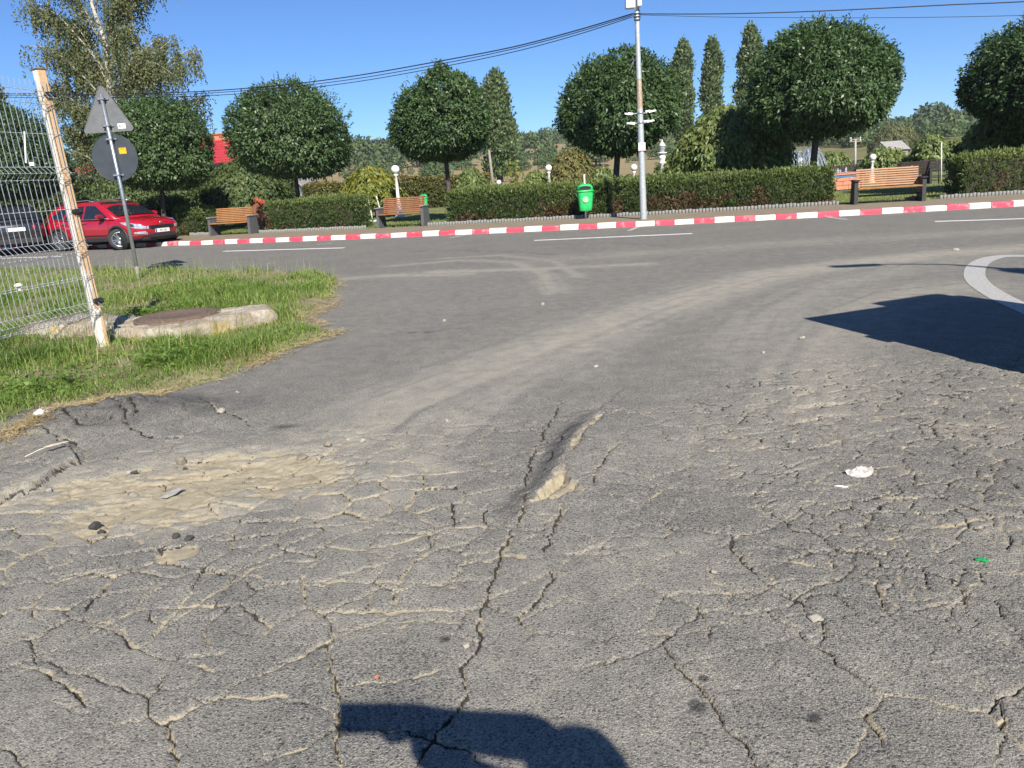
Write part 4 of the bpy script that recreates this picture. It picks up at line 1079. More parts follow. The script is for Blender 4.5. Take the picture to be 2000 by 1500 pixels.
weeping_tree(1275, 1345, 300, 378, 33, 'pale leafy tree behind the steel pole and tall lantern', 411, n=240, leaf=.19, per=22, skirt=.6)
weeping_tree(1150, 1200, 326, 372, 36, 'low leafy tree behind the green litter bin', 412, n=160, leaf=.19, per=20, skirt=.6)
weeping_tree(1020, 1075, 335, 380, 35, 'low leafy tree left of the tall white lamp', 413, n=170, leaf=.19, per=20, skirt=.6)
weeping_tree(150, 400, 330, 430, 33.5, 'broad weeping tree hanging over the red car', 414, 'leaf_shrub', n=900, leaf=.17, skirt=.8)
weeping_tree(1540, 1600, 300, 345, 35, 'pale leafy tree behind the fountain lamp', 415, n=170, leaf=.19, per=20, skirt=.6)

def column_tree(u0, u1, v0, v_base, Y, label, seed, n=9000, leaf=.34, name='poplar', group='slim poplars beyond the park', mat='leaf_poplar', pinch=.7):
    rng = np.random.default_rng(seed); cx, rx, zt, zb = crown_from_px(u0, u1, v0, v_base, Y)
    b = at_depth((u0 + u1) / 2 + 2, v_base, Y); z0 = b.z
    root = empty(name, (cx, Y, z0)); tag(root, label, 'tree', group); H = zt - z0
    mb = MB(); mb.tube([(0, 0, -.5), (rng.normal(0, .1), 0, H * .5), (0, 0, H * .9)], [.28, .2, .05], 7); mb.build('trunk', M['bark'], root)
    ncl = n // 8; t = rng.uniform(.06, 1, ncl) ** .9; a = rng.uniform(0, 2 * PI, ncl)
    prof = np.clip(np.minimum((t / .30) ** .5, 1) * (1 - np.clip((t - .55) / .47, 0, 1) ** 2.4) * 1.02, .05, 1)
    lm = .30 * np.sin(t * 19 + a * 2 + seed) + .22 * np.sin(t * 37 - a * 3)
    r = rx * .92 * prof * (1 + lm * .6) * np.sqrt(rng.uniform(.25, 1, ncl))
    P = np.stack([r * np.cos(a) + .12 * rx * np.sin(t * 9 + seed), r * np.sin(a), t * H], 1)
    Pc = np.repeat(P, 8, 0) + rng.normal(0, .16, (ncl * 8, 3)) * np.array([1, 1, 1.8])
    O = np.repeat(np.stack([np.cos(a), np.sin(a), np.full(ncl, .3)], 1), 8, 0)
    A = O * .5 + rng.normal(0, .5, Pc.shape) + np.array([0, 0, .7]); N = O + rng.normal(0, .5, Pc.shape) + np.array([0, 0, .3])
    V, Fq = leaves(Pc, A, N, leaf * rng.uniform(.6, 1.2, len(Pc)), .6)
    foliage('crown', root, V, Fq, .2 + .3 * np.repeat(rng.uniform(0, 1, ncl), 8) + .4 * rng.uniform(0, 1, len(Pc)), M[mat])
column_tree(938, 1003, 152, 352, 62, 'slim poplar standing alone in the middle, left of the gap of sky', 501, 14000, .30)
column_tree(1312, 1352, 88, 285, 80, 'poplar right of the steel pole, lowest of the trio', 502, 9000, .36)
column_tree(1372, 1408, 84, 270, 84, 'poplar in the middle of the trio above the weeping tree', 503, 8500, .36)
column_tree(1441, 1490, 58, 260, 82, 'poplar tallest of the trio, against the largest globe tree', 504, 9500, .36)
column_tree(-25, 14, 145, 330, 60, 'dark conifer top at the left edge behind the fence', 505, 5000, .30, 'conifer', None, 'leaf_globe', .5)

def birch():
    Y = 36.0; b = at_depth(232, 400, Y); z0 = .1; rng = np.random.default_rng(601)
    root = empty('birch_tree', (b.x, Y, z0)); tag(root, 'tall birch with white bark and hanging branches above the road signs', 'tree')
    top = at_depth(160, -190, Y); mid = at_depth(205, 80, Y); q1 = at_depth(222, 250, Y); q2 = at_depth(180, 10, Y)
    L = lambda p: Vector((p.x - b.x, p.y - Y, p.z - z0))
    trunk = [Vector((0, 0, -.2)), L(q1), L(mid), L(q2), L(top)]
    mb = MB(); mb.tube(trunk, [.20, .155, .10, .075, .04], 10); mb.build('trunk', M['bark_white'], root)
    limbs = []
    spec = [(.28, 372, 190), (.30, 118, 250), (.38, 372, 95), (.42, 105, 170), (.50, 330, 72), (.52, 105, 88), (.60, 345, 140), (.62, 60, 10), (.66, 250, -20), (.70, 95, -60), (.74, 290, -40), (.80, 200, -120), (.85, 60, -110),
            (.33, 300, 205), (.36, 165, 215), (.46, 270, 120), (.48, 150, 120), (.57, 240, 60), (.58, 130, 40), (.24, 150, 265), (.26, 320, 250)]
    zs = [p.z for p in trunk]
    def on_trunk(t):
        z = t * trunk[-1].z
        for p, q in zip(trunk[:-1], trunk[1:]):
            if p.z <= z <= q.z: return p.lerp(q, (z - p.z) / (q.z - p.z))
        return trunk[-1]
    P = []; Oa = []
    mb = MB()
    for t, u, v in spec:
        e0 = L(at_depth(u, v, Y)); s0 = on_trunk(max(t - .12, .1))
        for rep in range(3):
            e = e0 + Vector((rng.normal(0, .25), rng.uniform(-1.6, 1.6), rng.normal(0, .25))) if rep else e0
            m_ = s0.lerp(e, .55) + Vector((0, 0, .55 + .15 * (e - s0).length * .3))
            path = [s0, s0.lerp(m_, .5) + Vector((0, 0, .12)), m_, m_.lerp(e, .55) + Vector((0, 0, .16)), e]
            mb.tube(path, [.040, .032, .022, .013, .006], 5)
            n = 62
            for k in range(n):
                f = rng.uniform(.15, 1) ** .8 * 4; i = min(int(f), 3); p = path[i].lerp(path[i + 1], f - i)
                ln = rng.uniform(.35, 1.5) * (.6 + .5 * rng.uniform()); q = p + Vector((rng.normal(0, .28), rng.normal(0, .28), rng.uniform(-.05, .15)))
                m = int(ln * 26); tt = np.linspace(0, 1, m)
                sw = rng.normal(0, .12, 2)
                arr = np.stack([q.x + sw[0] * tt, q.y + sw[1] * tt, q.z - ln * tt], 1) + rng.normal(0, .045, (m, 3))
                P.append(arr)
    mb.build('limb', M['bark_white'], root)
    P = np.concatenate(P); A = rng.normal(0, .45, P.shape) + np.array([0, 0, -.8]); N = rng.normal(0, 1, P.shape) + np.array([.2, -.5, .3])
    V, Fq = leaves(P, A, N,   .105 * rng.uniform(.6, 1.25, len(P)), .66)
    foliage('crown', root, V, Fq, .15 + .5 * rng.uniform(0, 1, len(P)) + .25 * np.sin(P[:, 0] * 3) * .5 + .15, M['leaf_birch'])
birch()

def hedge(pts_front, depth, height, label, seed, n, mat='leaf_yew', leaf=.085, ratio=.30, name='hedge', group=None, z0=.11, up=.8, ends=.35, rough=.07, core=True):
    """pts_front: ground polyline of its foot; grows back from it"""
    rng = np.random.default_rng(seed); P = [Vector((p[0], p[1])) for p in pts_front]
    base = P[0].lerp(P[-1], .5); root = empty(name, (base.x, base.y, z0)); tag(root, label, 'hedge', group)
    segL = [(b - a).length for a, b in zip(P[:-1], P[1:])]; Lt = sum(segL)
    def frame(s):
        out = np.zeros((len(s), 4)); acc = 0
        for (a, b), l in zip(zip(P[:-1], P[1:]), segL):
            m = (s >= acc - 1e-6) & (s <= acc + l + 1e-6); t = (s[m] - acc) / l; d = (b - a) / l
            out[m, 0] = a.x + (b.x - a.x) * t; out[m, 1] = a.y + (b.y - a.y) * t; out[m, 2] = -d.y; out[m, 3] = d.x; acc += l
        return out
    def place(s, dep, h):
        f = frame(np.clip(s, 0, Lt)); ex = np.where(s < 0, s, np.where(s > Lt, s - Lt, 0))
        return np.stack([f[:, 0] + f[:, 2] * dep + f[:, 3] * ex - base.x, f[:, 1] + f[:, 3] * dep - f[:, 2] * ex - base.y, h], 1), f
    ncl = n // 6
    areas = np.array([Lt * height, Lt * depth, depth * height, depth * height, Lt * height * .35]); areas = areas / areas.sum()
    face = rng.choice(5, ncl, p=areas)
    s = rng.uniform(0, Lt, ncl); dep = rng.uniform(0, depth, ncl); h = rng.uniform(.02, 1, ncl) * height
    s = np.where(face == 2, 0, np.where(face == 3, Lt, s)); dep = np.where(face == 0, 0, np.where(face == 4, depth, dep)); h = np.where(face == 1, height, h)
    # rounded shoulders, uneven clipping
    wav = rough * 2 * (fbm(s * 1.6 + seed, h * 1.6 + dep, 701 + seed, 4) - .5) + rough * .9 * (fbm(s * 6 + seed, h * 6 + dep * 6, 711 + seed, 3) - .5)
    nrm = np.stack([np.where(face == 2, -1, np.where(face == 3, 1, 0)).astype(float), np.where(face == 0, -1, np.where(face == 4, 1, 0)).astype(float), np.where(face == 1, 1, 0).astype(float)], 1)
    edge = np.minimum(np.minimum(s, Lt - s) / ends, 1); ev = np.minimum((height - h) / (.28 * height), 1); ed = np.minimum(np.minimum(dep, depth - dep) / (.3 * depth), 1)
    inset = rng.uniform(0, 1, ncl) ** 2 * .14; inset = np.where(rng.uniform(0, 1, ncl) < .035, -rng.uniform(.02, .11, ncl), inset)
    dep = dep + nrm[:, 1] * (wav - inset) + np.where(face == 0, .10 * (1 - ev) ** 2 + .13 * (1 - edge) ** 2, 0) + np.where(face == 0, .08 * np.clip(.18 - h / height, 0, 1) * 4, 0)
    h = h + nrm[:, 2] * (wav * 1.1 - inset) - np.where(face == 1, .10 * (1 - ed) ** 2 + .16 * (1 - edge) ** 2, 0)
    s = s + nrm[:, 0] * (wav * 1.3 - inset) - np.where(face == 2, -.10 * (1 - ev) ** 2, 0) - np.where(face == 3, .10 * (1 - ev) ** 2, 0)
    Pw, f = place(s, dep, np.maximum(h, .01))
    O = np.stack([f[:, 2] * nrm[:, 1] + f[:, 3] * nrm[:, 0], f[:, 3] * nrm[:, 1] - f[:, 2] * nrm[:, 0], nrm[:, 2]], 1)
    Pc = np.repeat(Pw, 6, 0) + rng.normal(0, .026, (ncl * 6, 3)); Oc = np.repeat(O, 6, 0)
    A = Oc * .7 + rng.normal(0, .5, Pc.shape) + np.array([0, 0, up]); N = Oc + rng.normal(0, .6, Pc.shape) + np.array([0, 0, .3])
    V, Fq = leaves(Pc, A, N, leaf * rng.uniform(.6, 1.25, len(Pc)), ratio)
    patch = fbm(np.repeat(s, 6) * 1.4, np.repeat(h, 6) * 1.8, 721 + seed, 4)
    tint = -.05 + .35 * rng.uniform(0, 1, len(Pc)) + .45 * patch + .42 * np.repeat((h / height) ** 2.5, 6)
    if mat == 'leaf_yew':
        dryq = (fbm(s * 2.3 + seed, h * 2.3, 731 + seed, 4) + .30 * (1 - h / height) > .80) & (h < height * .62)
        dl = np.repeat(dryq, 6); V4 = V.reshape(-1, 4, 3)
        if dl.sum() > 10:
            Vd = V4[dl].reshape(-1, 3); foliage('dry_foliage', root, Vd, np.arange(len(Vd)).reshape(-1, 4), rng.uniform(0, 1, dl.sum()), M['leaf_dry'])
        V = V4[~dl].reshape(-1, 3); Fq = np.arange(len(V)).reshape(-1, 4); tint = tint[~dl]
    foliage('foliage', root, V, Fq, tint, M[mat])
    if core:
        mb = MB(); k = max(4, int(Lt / .5)); vs = []
        for i in range(k + 1):
            ss = .10 + (Lt - .20) * i / k; pr = [(.16, .0), (.11, height * .45), (.15, height * .80), (depth * .35, height * .88), (depth * .65, height * .88), (depth - .14, height * .78), (depth - .1, height * .4), (depth - .16, 0)]
            for dd, hh in pr:
                q, _ = place(np.array([ss]), np.array([dd + rng.uniform(-.03, .03)]), np.array([hh + rng.uniform(-.03, .03)])); vs.append(tuple(q[0]))
        m_ = 8; fs = []
        for i in range(k):
            for j in range(m_ - 1): fs.append((i * m_ + j, (i + 1) * m_ + j, (i + 1) * m_ + j + 1, i * m_ + j + 1))
        fs += [tuple(range(m_)), tuple(reversed(range(k * m_, k * m_ + m_)))]
        mb._add(vs, fs); mb.build('twigs', M['twig'], root)
    return root
def kline(x0, x1, off, n=8): return [tuple(kerb(x0 + (x1 - x0) * i / n, off)[:2]) for i in range(n + 1)]
def kerb_param(xt, off):
    x = xt
    for _ in range(6): x += xt - kerb(x, off).x
    return x
hx = lambda u, v: kerb_param(on_ground(u, v, .12).x, 2.7)
XA0, XA1, XB0, XB1, XC0 = hx(503, 456) + .15, hx(708, 443) - .15, hx(862, 438) + .2, hx(1630, 399) - .12, hx(1842, 384) + .15
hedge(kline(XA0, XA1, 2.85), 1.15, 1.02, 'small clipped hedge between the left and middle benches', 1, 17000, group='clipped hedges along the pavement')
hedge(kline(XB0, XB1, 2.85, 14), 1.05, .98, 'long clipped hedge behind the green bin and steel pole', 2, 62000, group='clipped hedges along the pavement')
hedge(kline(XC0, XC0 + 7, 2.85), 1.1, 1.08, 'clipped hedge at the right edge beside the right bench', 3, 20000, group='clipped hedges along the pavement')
xb = hx(352, 462)
hedge([tuple(kerb(xb - .55, 2.9)[:2]), tuple(kerb(xb + .45, 2.9)[:2])], 1.0, .98, 'round clipped bush in front of the red car bonnet', 4, 6500, name='bush', ends=.6, rough=.12)
hedge([tuple(at_depth(600, 402, 40)[:2]), tuple(at_depth(780, 396, 41)[:2]), tuple(at_depth(960, 385, 42)[:2])], 1.0, 1.55, 'tall reddish beech hedge at the back of the lawn', 5, 22000, 'leaf_beech', .13, .55, group=None, rough=.16, up=.1)
hedge([tuple(at_depth(-60, 450, 35)[:2]), tuple(at_depth(250, 430, 35.6)[:2]), tuple(at_depth(575, 405, 37)[:2])], 1.1, 2.3, 'tall green hedge behind the parked red car', 6, 30000, 'leaf_shrub', .15, .55, group=None, rough=.22, up=.1)
verge_grass()

# ------------------------------------------------------------------ hills and the wood on them
AZK = np.radians(np.array([-60, -35, -20, -12, -9, -5, -1, 3, 7, 12, 18, 24, 28, 33, 45, 70]))
ELK = np.radians(np.array([1.5, 2.2, 2.9, 2.95, 2.85, 2.55, 2.45, 2.75, 2.8, 2.6, 2.2, 1.75, 1.75, 1.9, 2.2, 1.5]))
R0, R1 = 85.0, 430.0
def hill_z(x, y):
    r = np.hypot(x, y); az = np.arctan2(x, y)
    top = np.tan(np.interp(az, AZK, ELK)) * R1
    t = np.clip((r - R0) / (R1 - R0), 0, 1.5)
    prof = np.where(t < 1, t * t * (1.9 - .9 * t), 1.0 - .25 * np.minimum(t - 1, .5))
    zz = .05 + top * prof + (fbm(x * .012, y * .012, 801, 4) - .5) * 7 * np.clip(t * 2, 0, 1) * (1 - .5 * t)
    return zz
def build_hills():
    az = np.radians(np.linspace(-62, 66, 260)); rr = np.concatenate([np.linspace(66, 130, 30), np.linspace(134, 470, 110), np.linspace(480, 700, 12)])
    A, R = np.meshgrid(az, rr); X, Y = (np.sin(A) * R).ravel(), (np.cos(A) * R).ravel(); z = hill_z(X, Y)
    z = np.where(R.ravel() < 85, .03 - .02 * (85 - R.ravel()), z)
    nx, ny = len(az), len(rr); idx = np.arange(nx * ny).reshape(ny, nx)
    Fq = np.stack([idx[:-1, :-1], idx[:-1, 1:], idx[1:, 1:], idx[1:, :-1]], -1).reshape(-1, 4)
    azd = np.degrees(A.ravel())
    dry = np.where(azd < 14, .95, .30) + .25 * (fbm(X * .02, Y * .05, 803, 3) - .5)
    o = link_mesh('hills', np_mesh('hills', np.stack([X, Y, z], 1), Fq, M['hillside'], True, dict(dry=dry))); tag(o, kind='structure')
build_hills()
def blob_tree(n, rng, flat=.8, lf=.40):
    """one bushy crown of unit radius made of leaf clumps, base at z=0"""
    d = rand_dirs(n, rng); d[:, 2] = np.abs(d[:, 2]) * 1.3 - .25; d = norm(d)
    lm = lumps(d, rng, 7, 3.4) * .30
    r = (1 + lm) * (1 - .35 * rng.uniform(0, 1, n) ** 2)
    P = np.stack([d[:, 0] * r, d[:, 1] * r, .72 + d[:, 2] * r * flat], 1)
    A = d * .4 + rng.normal(0, .6, d.shape) + np.array([0, 0, -.2]); N = d + rng.normal(0, .4, d.shape) + np.array([0, 0, .35])
    V, Fq = leaves(P, A, N, lf * rng.uniform(.6, 1.2, n), .75)
    return V, .15 + .5 * rng.uniform(0, 1, n) + lm * .9
def woodland():
    rng = np.random.default_rng(901)
    protos = [blob_tree(46, np.random.default_rng(910 + i), .75 + .12 * (i % 3), .62) for i in range(8)]; protos_n = [blob_tree(170, np.random.default_rng(930 + i), .75 + .12 * (i % 3), .36) for i in range(8)]
    NW = 10500; az = np.radians(rng.uniform(-40, 42, NW)); r = np.sqrt(rng.uniform(95 ** 2, 445 ** 2, NW))
    x, y = np.sin(az) * r, np.cos(az) * r; azd = np.degrees(az)
    el = np.degrees(np.arctan2(hill_z(x, y), r)); rel = np.clip((el) / np.degrees(np.interp(az, AZK, ELK)), 0, 1.1)
    nz = fbm(x * .022, y * .022, 921, 4)
    left = azd < 13
    edge_l = sstep(.78, .90, rel + .25 * (nz - .5))
    mid_l = sstep(.50, .62, nz + .04) * .30
    edge_r = sstep(.52, .60, rel + .14 * (nz - .5))
    strip = np.exp(-((rel - .20) / .06) ** 2) * sstep(.4, .55, nz) * .8
    far_left = (azd < -7) * .40 * sstep(.36, .56, nz)
    dens = np.where(left, np.maximum(np.maximum(edge_l, mid_l), far_left), np.maximum(edge_r, strip))
    near = (r < 150) * .03
    k = (rng.uniform(0, 1, len(x)) < np.maximum(dens, np.where(left, near, near * .4))) & (r > 190)
    x, y, r, nz, rel, left = x[k], y[k], r[k], nz[k], rel[k], left[k]
    order = np.argsort(-r)
    Vs, Ts = [], []
    singles = []
    for i in order:
        s = (.95 + 1.5 * rng.uniform() ** 1.8) * (.75 + .5 * nz[i]) * (1 if rel[i] > .5 else .85)
        V, ti = (protos_n if r[i] < 230 else protos)[rng.integers(8)]
        a = rng.uniform(0, 6.28); c_, s_ = math.cos(a), math.sin(a)
        W = np.stack([(V[:, 0] * c_ - V[:, 1] * s_) * s, (V[:, 0] * s_ + V[:, 1] * c_) * s, V[:, 2] * s * rng.uniform(.8, 1.25)], 1)
        zb = float(hill_z(np.array([x[i]]), np.array([y[i]]))[0]) - .3
        t2 = ti + rng.uniform(-.25, .3)
        Vs.append(W + np.array([x[i], y[i], zb])); Ts.append(t2)
    
    V = np.concatenate(Vs); Fq = np.arange(len(V)).reshape(-1, 4)
    o = link_mesh('hillside_wood', np_mesh('hillside_wood', V, Fq, M['leaf_wood'], False, dict(tint=np.repeat(np.clip(np.concatenate(Ts), 0, 1), 4))))
    tag(o, kind='stuff', label='green wood and scrub covering the hills beyond the park')
woodland()
# trees and bushes on the slopes that stand apart
def lone_tree(u, v_foot, R, wd, ht, label, seed, mat='leaf_wood', name='field_tree', n=520, group=None):
    d = ray(u, v_foot); k = R / math.hypot(d[0], d[1]); x, y = d[0] * k, d[1] * k
    z = float(hill_z(np.array([x]), np.array([y]))[0]) if R > 85 else .1
    root = empty(name, (x, y, z)); tag(root, label, 'tree', group); rng = np.random.default_rng(seed)
    V, ti = blob_tree(n, rng, .8, .26); V = V * np.array([wd / 2, wd / 2, ht / 1.6])
    mb = MB(); mb.tube([(0, 0, -.4), (0, 0, ht * .5)], [.04 * wd, .02 * wd], 6); mb.build('trunk', M['bark'], root)
    me = np_mesh('crown', V, np.arange(len(V)).reshape(-1, 4), M[mat], False, dict(tint=np.repeat(np.clip(ti + .1, 0, 1), 4))); link_mesh('crown', me, root)
    return root
for u, v, R, wd, ht, lab, sd_ in (
    (1047, 330, 260, 9, 7, 'dark round tree on the dry slope left of the tall white lamp', 951), (1025, 318, 300, 8, 6, 'round bush on the dry slope right of the slim poplar', 952),
    (1165, 345, 190, 8, 6, 'round bush on the dry slope behind the green litter bin', 953), (853, 362, 170, 6, 4, 'low bush on bare ground left of the second dash of hedge', 954),
    (815, 330, 240, 10, 8, 'leafy tree on the slope behind the white globe lamp', 955), (700, 300, 280, 12, 9, 'leafy tree on the slope right of the dome shaped tree', 956),
    (745, 290, 300, 11, 8, 'tall round tree on the slope under the skyline left of the pointed tree', 957), (1015, 290, 340, 9, 7, 'pale green tree high on the slope by the slim poplar', 958),
    (905, 335, 230, 9, 7, 'tree on the slope right of the pointed pruned tree', 959), (1820, 262, 330, 12, 9, 'dark tree at the lower edge of the hill wood on the right', 960)):
    lone_tree(u, v, R, wd, ht, lab, sd_)
def willow():
    Y = 120.0; p = at_depth(1746, 300, Y); root = empty('willow_tree', (p.x, Y, p.z)); tag(root, 'round yellow green willow in the field beyond the right bench', 'tree')
    mb = MB(); mb.tube([(0, 0, -.5), (0, 0, 2.2)], [.3, .2], 7); mb.build('trunk', M['bark'], root)
    strand_tree(root, 3.4, 4.4, .3, 420, 971, 'leaf_birch', .42, .35, per=22, skirt=.9)
willow()
def sapling():
    Y = 34.0; p = at_depth(1008, 376, Y); root = empty('sapling', (p.x, Y, .1)); tag(root, 'thin young tree with yellow green leaves above the long hedge', 'tree')
    mb = MB(); mb.tube([(0, 0, -.1), (.02, 0, .8), (0, .02, 1.6)], [.022, .018, .008], 6); mb.build('trunk', M['bark'], root)
    rng = np.random.default_rng(977); P = rng.normal(0, 1, (260, 3)) * np.array([.24, .24, .36]) + np.array([0, 0, 1.25])
    V, Fq = leaves(P, rng.normal(0, 1, P.shape), rng.normal(0, 1, P.shape) + np.array([0, -.3, .6]), .15, .6); foliage('crown', root, V, Fq, rng.uniform(.2, .9, 260), M['leaf_yellow'])
sapling()
# shrubs low behind the long hedge and in the gardens beyond the lawn: a continuous mass
def garden_scrub():
    rng = np.random.default_rng(981); Vs, Ts = [], []
    protos = [blob_tree(420, np.random.default_rng(985 + i), .8, .22) for i in range(5)]
    for i in range(150):
        u = rng.uniform(560, 1960); Y = rng.uniform(48, 78); p = at_depth(u, 380, Y)
        s = rng.uniform(.35, .80) * (1.35 if u < 830 else .9)
        V, ti = protos[i % 5]; W = V * s * np.array([1.2, 1.2, .9]) + np.array([p.x, Y, .0]); Vs.append(W); Ts.append(ti + rng.uniform(-.2, .3))
    for i in range(60):
        u = rng.uniform(-250, 520); Y = rng.uniform(39, 44); p = at_depth(u, 400, Y); s = rng.uniform(1.0, 1.6)
        V, ti = protos[i % 5]; Vs.append(V * s + np.array([p.x, Y, .0])); Ts.append(ti + rng.uniform(-.2, .2))
    V = np.concatenate(Vs)
    o = link_mesh('garden_shrubs', np_mesh('garden_shrubs', V, np.arange(len(V)).reshape(-1, 4), M['leaf_shrub'], False, dict(tint=np.repeat(np.clip(np.concatenate(Ts), 0, 1), 4))))
    tag(o, kind='stuff', label='mass of garden shrubs between the park and the hills')
garden_scrub()

# ------------------------------------------------------------------ buildings
def red_house():
    Y = 47.0
    a, b = at_depth(128, 338, Y), at_depth(466, 316, Y)
    x0, x1 = a.x, b.x; ze = at_depth(420, 320, Y).z; zr = at_depth(430, 262, Y + 3.5).z
    xc = (x0 + x1) / 2; root = empty('red_roofed_house', (xc, Y, .1)); tag(root, 'low house with red tiled hip roof and brick chimney behind the trees', 'house')
    L = x1 - x0; D = 8.0; ze -= .1; zr -= .1
    mb = MB(); mb.box((0, D / 2, ze / 2), (L - .9, D - .9, ze)); wl = mb.build('wall', M['render_white'], root)
    mb = MB(); h = 2.6
    v = [(-L / 2, 0, ze), (L / 2, 0, ze), (L / 2, D, ze), (-L / 2, D, ze), (-L / 2 + h, D / 2, zr), (L / 2 - .5, D / 2, zr)]
    mb._add(v, [(0, 1, 5, 4), (2, 3, 4, 5), (1, 2, 5), (3, 0, 4), (3, 2, 1, 0)]); rf = mb.build('roof', M['red_roof'], root)
    # courses of pressed tiles, each step proud of the one below
    for i in range(11):
        t0 = i / 11; mbb = MB(); t1 = (i + 1) / 11
        def pt(t, side, up): return Vector((-L / 2 + h * t, D / 2 * t, ze + (zr - ze) * t + up)) if side == 0 else Vector((L / 2 - .5 * t, D / 2 * t, ze + (zr - ze) * t + up))
        n = Vector((0, -(zr - ze), D / 2)).normalized()
        q = [pt(t0, 0, .0) + n * .05, pt(t0, 1, .0) + n * .05, pt(t1, 1, .0) + n * .012, pt(t1, 0, .0) + n * .012]
        mbb._add(q + [pt(t0, 0, 0), pt(t0, 1, 0)], [(0, 1, 2, 3), (4, 5, 1, 0)])
        mbb.build('tile_course', M['red_roof'], rf)
    mb = MB(); mb.box((0, -.02, ze - .1), (L, .12, .14)); mb.build('gutter', M['metal_dark'], root)
    cx = at_depth(431, 275, Y + 3.2).x - xc; zt = at_depth(431, 262, Y + 3.2).z - .1
    mb = MB(); mb.box((cx, D / 2 - .4, zt - .9), (.75, .75, 1.8)); ch = mb.build('chimney', M['chimney_brick'], rf)
    mb = MB(); mb.box((cx, D / 2 - .4, zt + .04), (.92, .92, .10)); mb.build('chimney_cap', M['chimney_brick'], root)
    for wx in (-L * .36, -L * .12, L * .14, L * .40):
        mb = MB(); mb.box((wx, .42, ze * .55), (1.2, .10, 1.3)); fr = mb.build('window', M['white_paint'], root)
        mb = MB(); mb.box((wx, .40, ze * .55), (1.0, .08, 1.1)); mb.build('pane', M['car_glass'], fr)
red_house()
def white_house():
    Y = 44.0; a, b = at_depth(532, 352, Y), at_depth(577, 352, Y); xc = (a.x + b.x) / 2; wd = (b.x - a.x) * 1.25
    root = empty('white_house', (xc, Y, .1)); tag(root, 'small white gabled outbuilding behind the dome shaped tree', 'house')
    zt = at_depth(560, 327, Y).z - .1; ze = zt - .8
    mb = MB(); mb.prism([(-wd / 2, 0), (wd / 2, 0), (wd / 2, ze), (0, zt), (-wd / 2, ze)], 4.0, c=(0, 2, 0)); mb.build('wall', M['render_white'], root)
    for sg in (-1, 1):
        mb = MB(); n = Vector((sg * .8, 0, wd / 2)).normalized() * .03
        p = [Vector((0, -.2, zt + .02)), Vector((sg * (wd / 2 + .2), -.2, ze - .3)), Vector((sg * (wd / 2 + .2), 4.2, ze - .3)), Vector((0, 4.2, zt + .02))]
        mb._add(p + [q + n * 2.5 for q in p], [(0, 1, 2, 3), (4, 7, 6, 5), (0, 4, 5, 1), (1, 5, 6, 2), (2, 6, 7, 3), (3, 7, 4, 0)]); mb.build('roof', M['barn_roof'], root)
    mb = MB(); mb.box((wd * .1, -.01, .9), (.8, .06, 1.7)); mb.build('door', M['hut_wood'], root)
white_house()
def barn():
    Y = 105.0; a, b = at_depth(1738, 296, Y), at_depth(1776, 284, Y)
    root = empty('barn', (a.x, Y, 0)); tag(root, 'low barn with pale grey roof in the field beyond the right bench', 'barn')
    L = b.x - a.x; zt = at_depth(1756, 283, Y).z; zb = at_depth(1756, 292, Y).z
    mb = MB(); mb.box((L / 2, 2.5, (zb - .02) / 2), (L, 4.6, zb - .02)); mb.build('wall', M['old_wood'], root)
    mb = MB(); mb.prism([(-2.6, 0), (2.6, 0), (0, zt - zb + .6)], L + .4, M=Matrix.Rotation(PI / 2, 3, 'Z'), c=(L / 2, 2.5, zb)); mb.build('roof', M['barn_roof'], root)
barn()
def hut():
    Y = 31.5; a, b = at_depth(491, 424, Y), at_depth(522, 424, Y); wd = (b.x - a.x)
    root = empty('wooden_hut', ((a.x + b.x) / 2, Y, .1), -.35); tag(root, 'small brown wooden hut with a red gabled roof beside the left bench', 'hut')
    ze = at_depth(500, 403, Y).z - .1; zt = at_depth(505, 387, Y).z - .1
    w_ = wd * .78; d_ = .65
    core = MB(); core.prism([(-w_ / 2, 0), (w_ / 2, 0), (w_ / 2, ze), (0, zt - .05), (-w_ / 2, ze)], d_, c=(0, d_ / 2, 0)); core.build('wall', M['hut_wood'], root)
    k = 7
    pl = MB(); pl.box((0, 0, ze / 2), (w_ / k - .008, .016, ze)); pm = pl.mesh('plank', M['hut_wood'])
    for i in range(k):
        o = link_mesh('plank', pm, root); o.location = (-w_ / 2 + w_ * (i + .5) / k, -.010, 0)
    for sg in (-1, 1):
        mb = MB(); p = [Vector((0, -.10, zt)), Vector((sg * (w_ / 2 + .10), -.10, ze - .07)), Vector((sg * (w_ / 2 + .10), d_ + .1, ze - .07)), Vector((0, d_ + .1, zt))]
        mb._add(p + [q + Vector((0, 0, .035)) for q in p], [(0, 1, 2, 3), (4, 7, 6, 5), (0, 4, 5, 1), (1, 5, 6, 2), (2, 6, 7, 3), (3, 7, 4, 0)]); mb.build('roof', M['hut_roof'], root)
    mb = MB(); mb.lathe([(.05, 0), (.05, .012)], 12); o = mb.build('entrance_shade_disc', M['near_black'], root); o.rotation_euler = (PI / 2, 0, 0); o.location = (0, -.012, ze * .72)  # flat disc on the closed wall, painting the shade of an opening
hut()

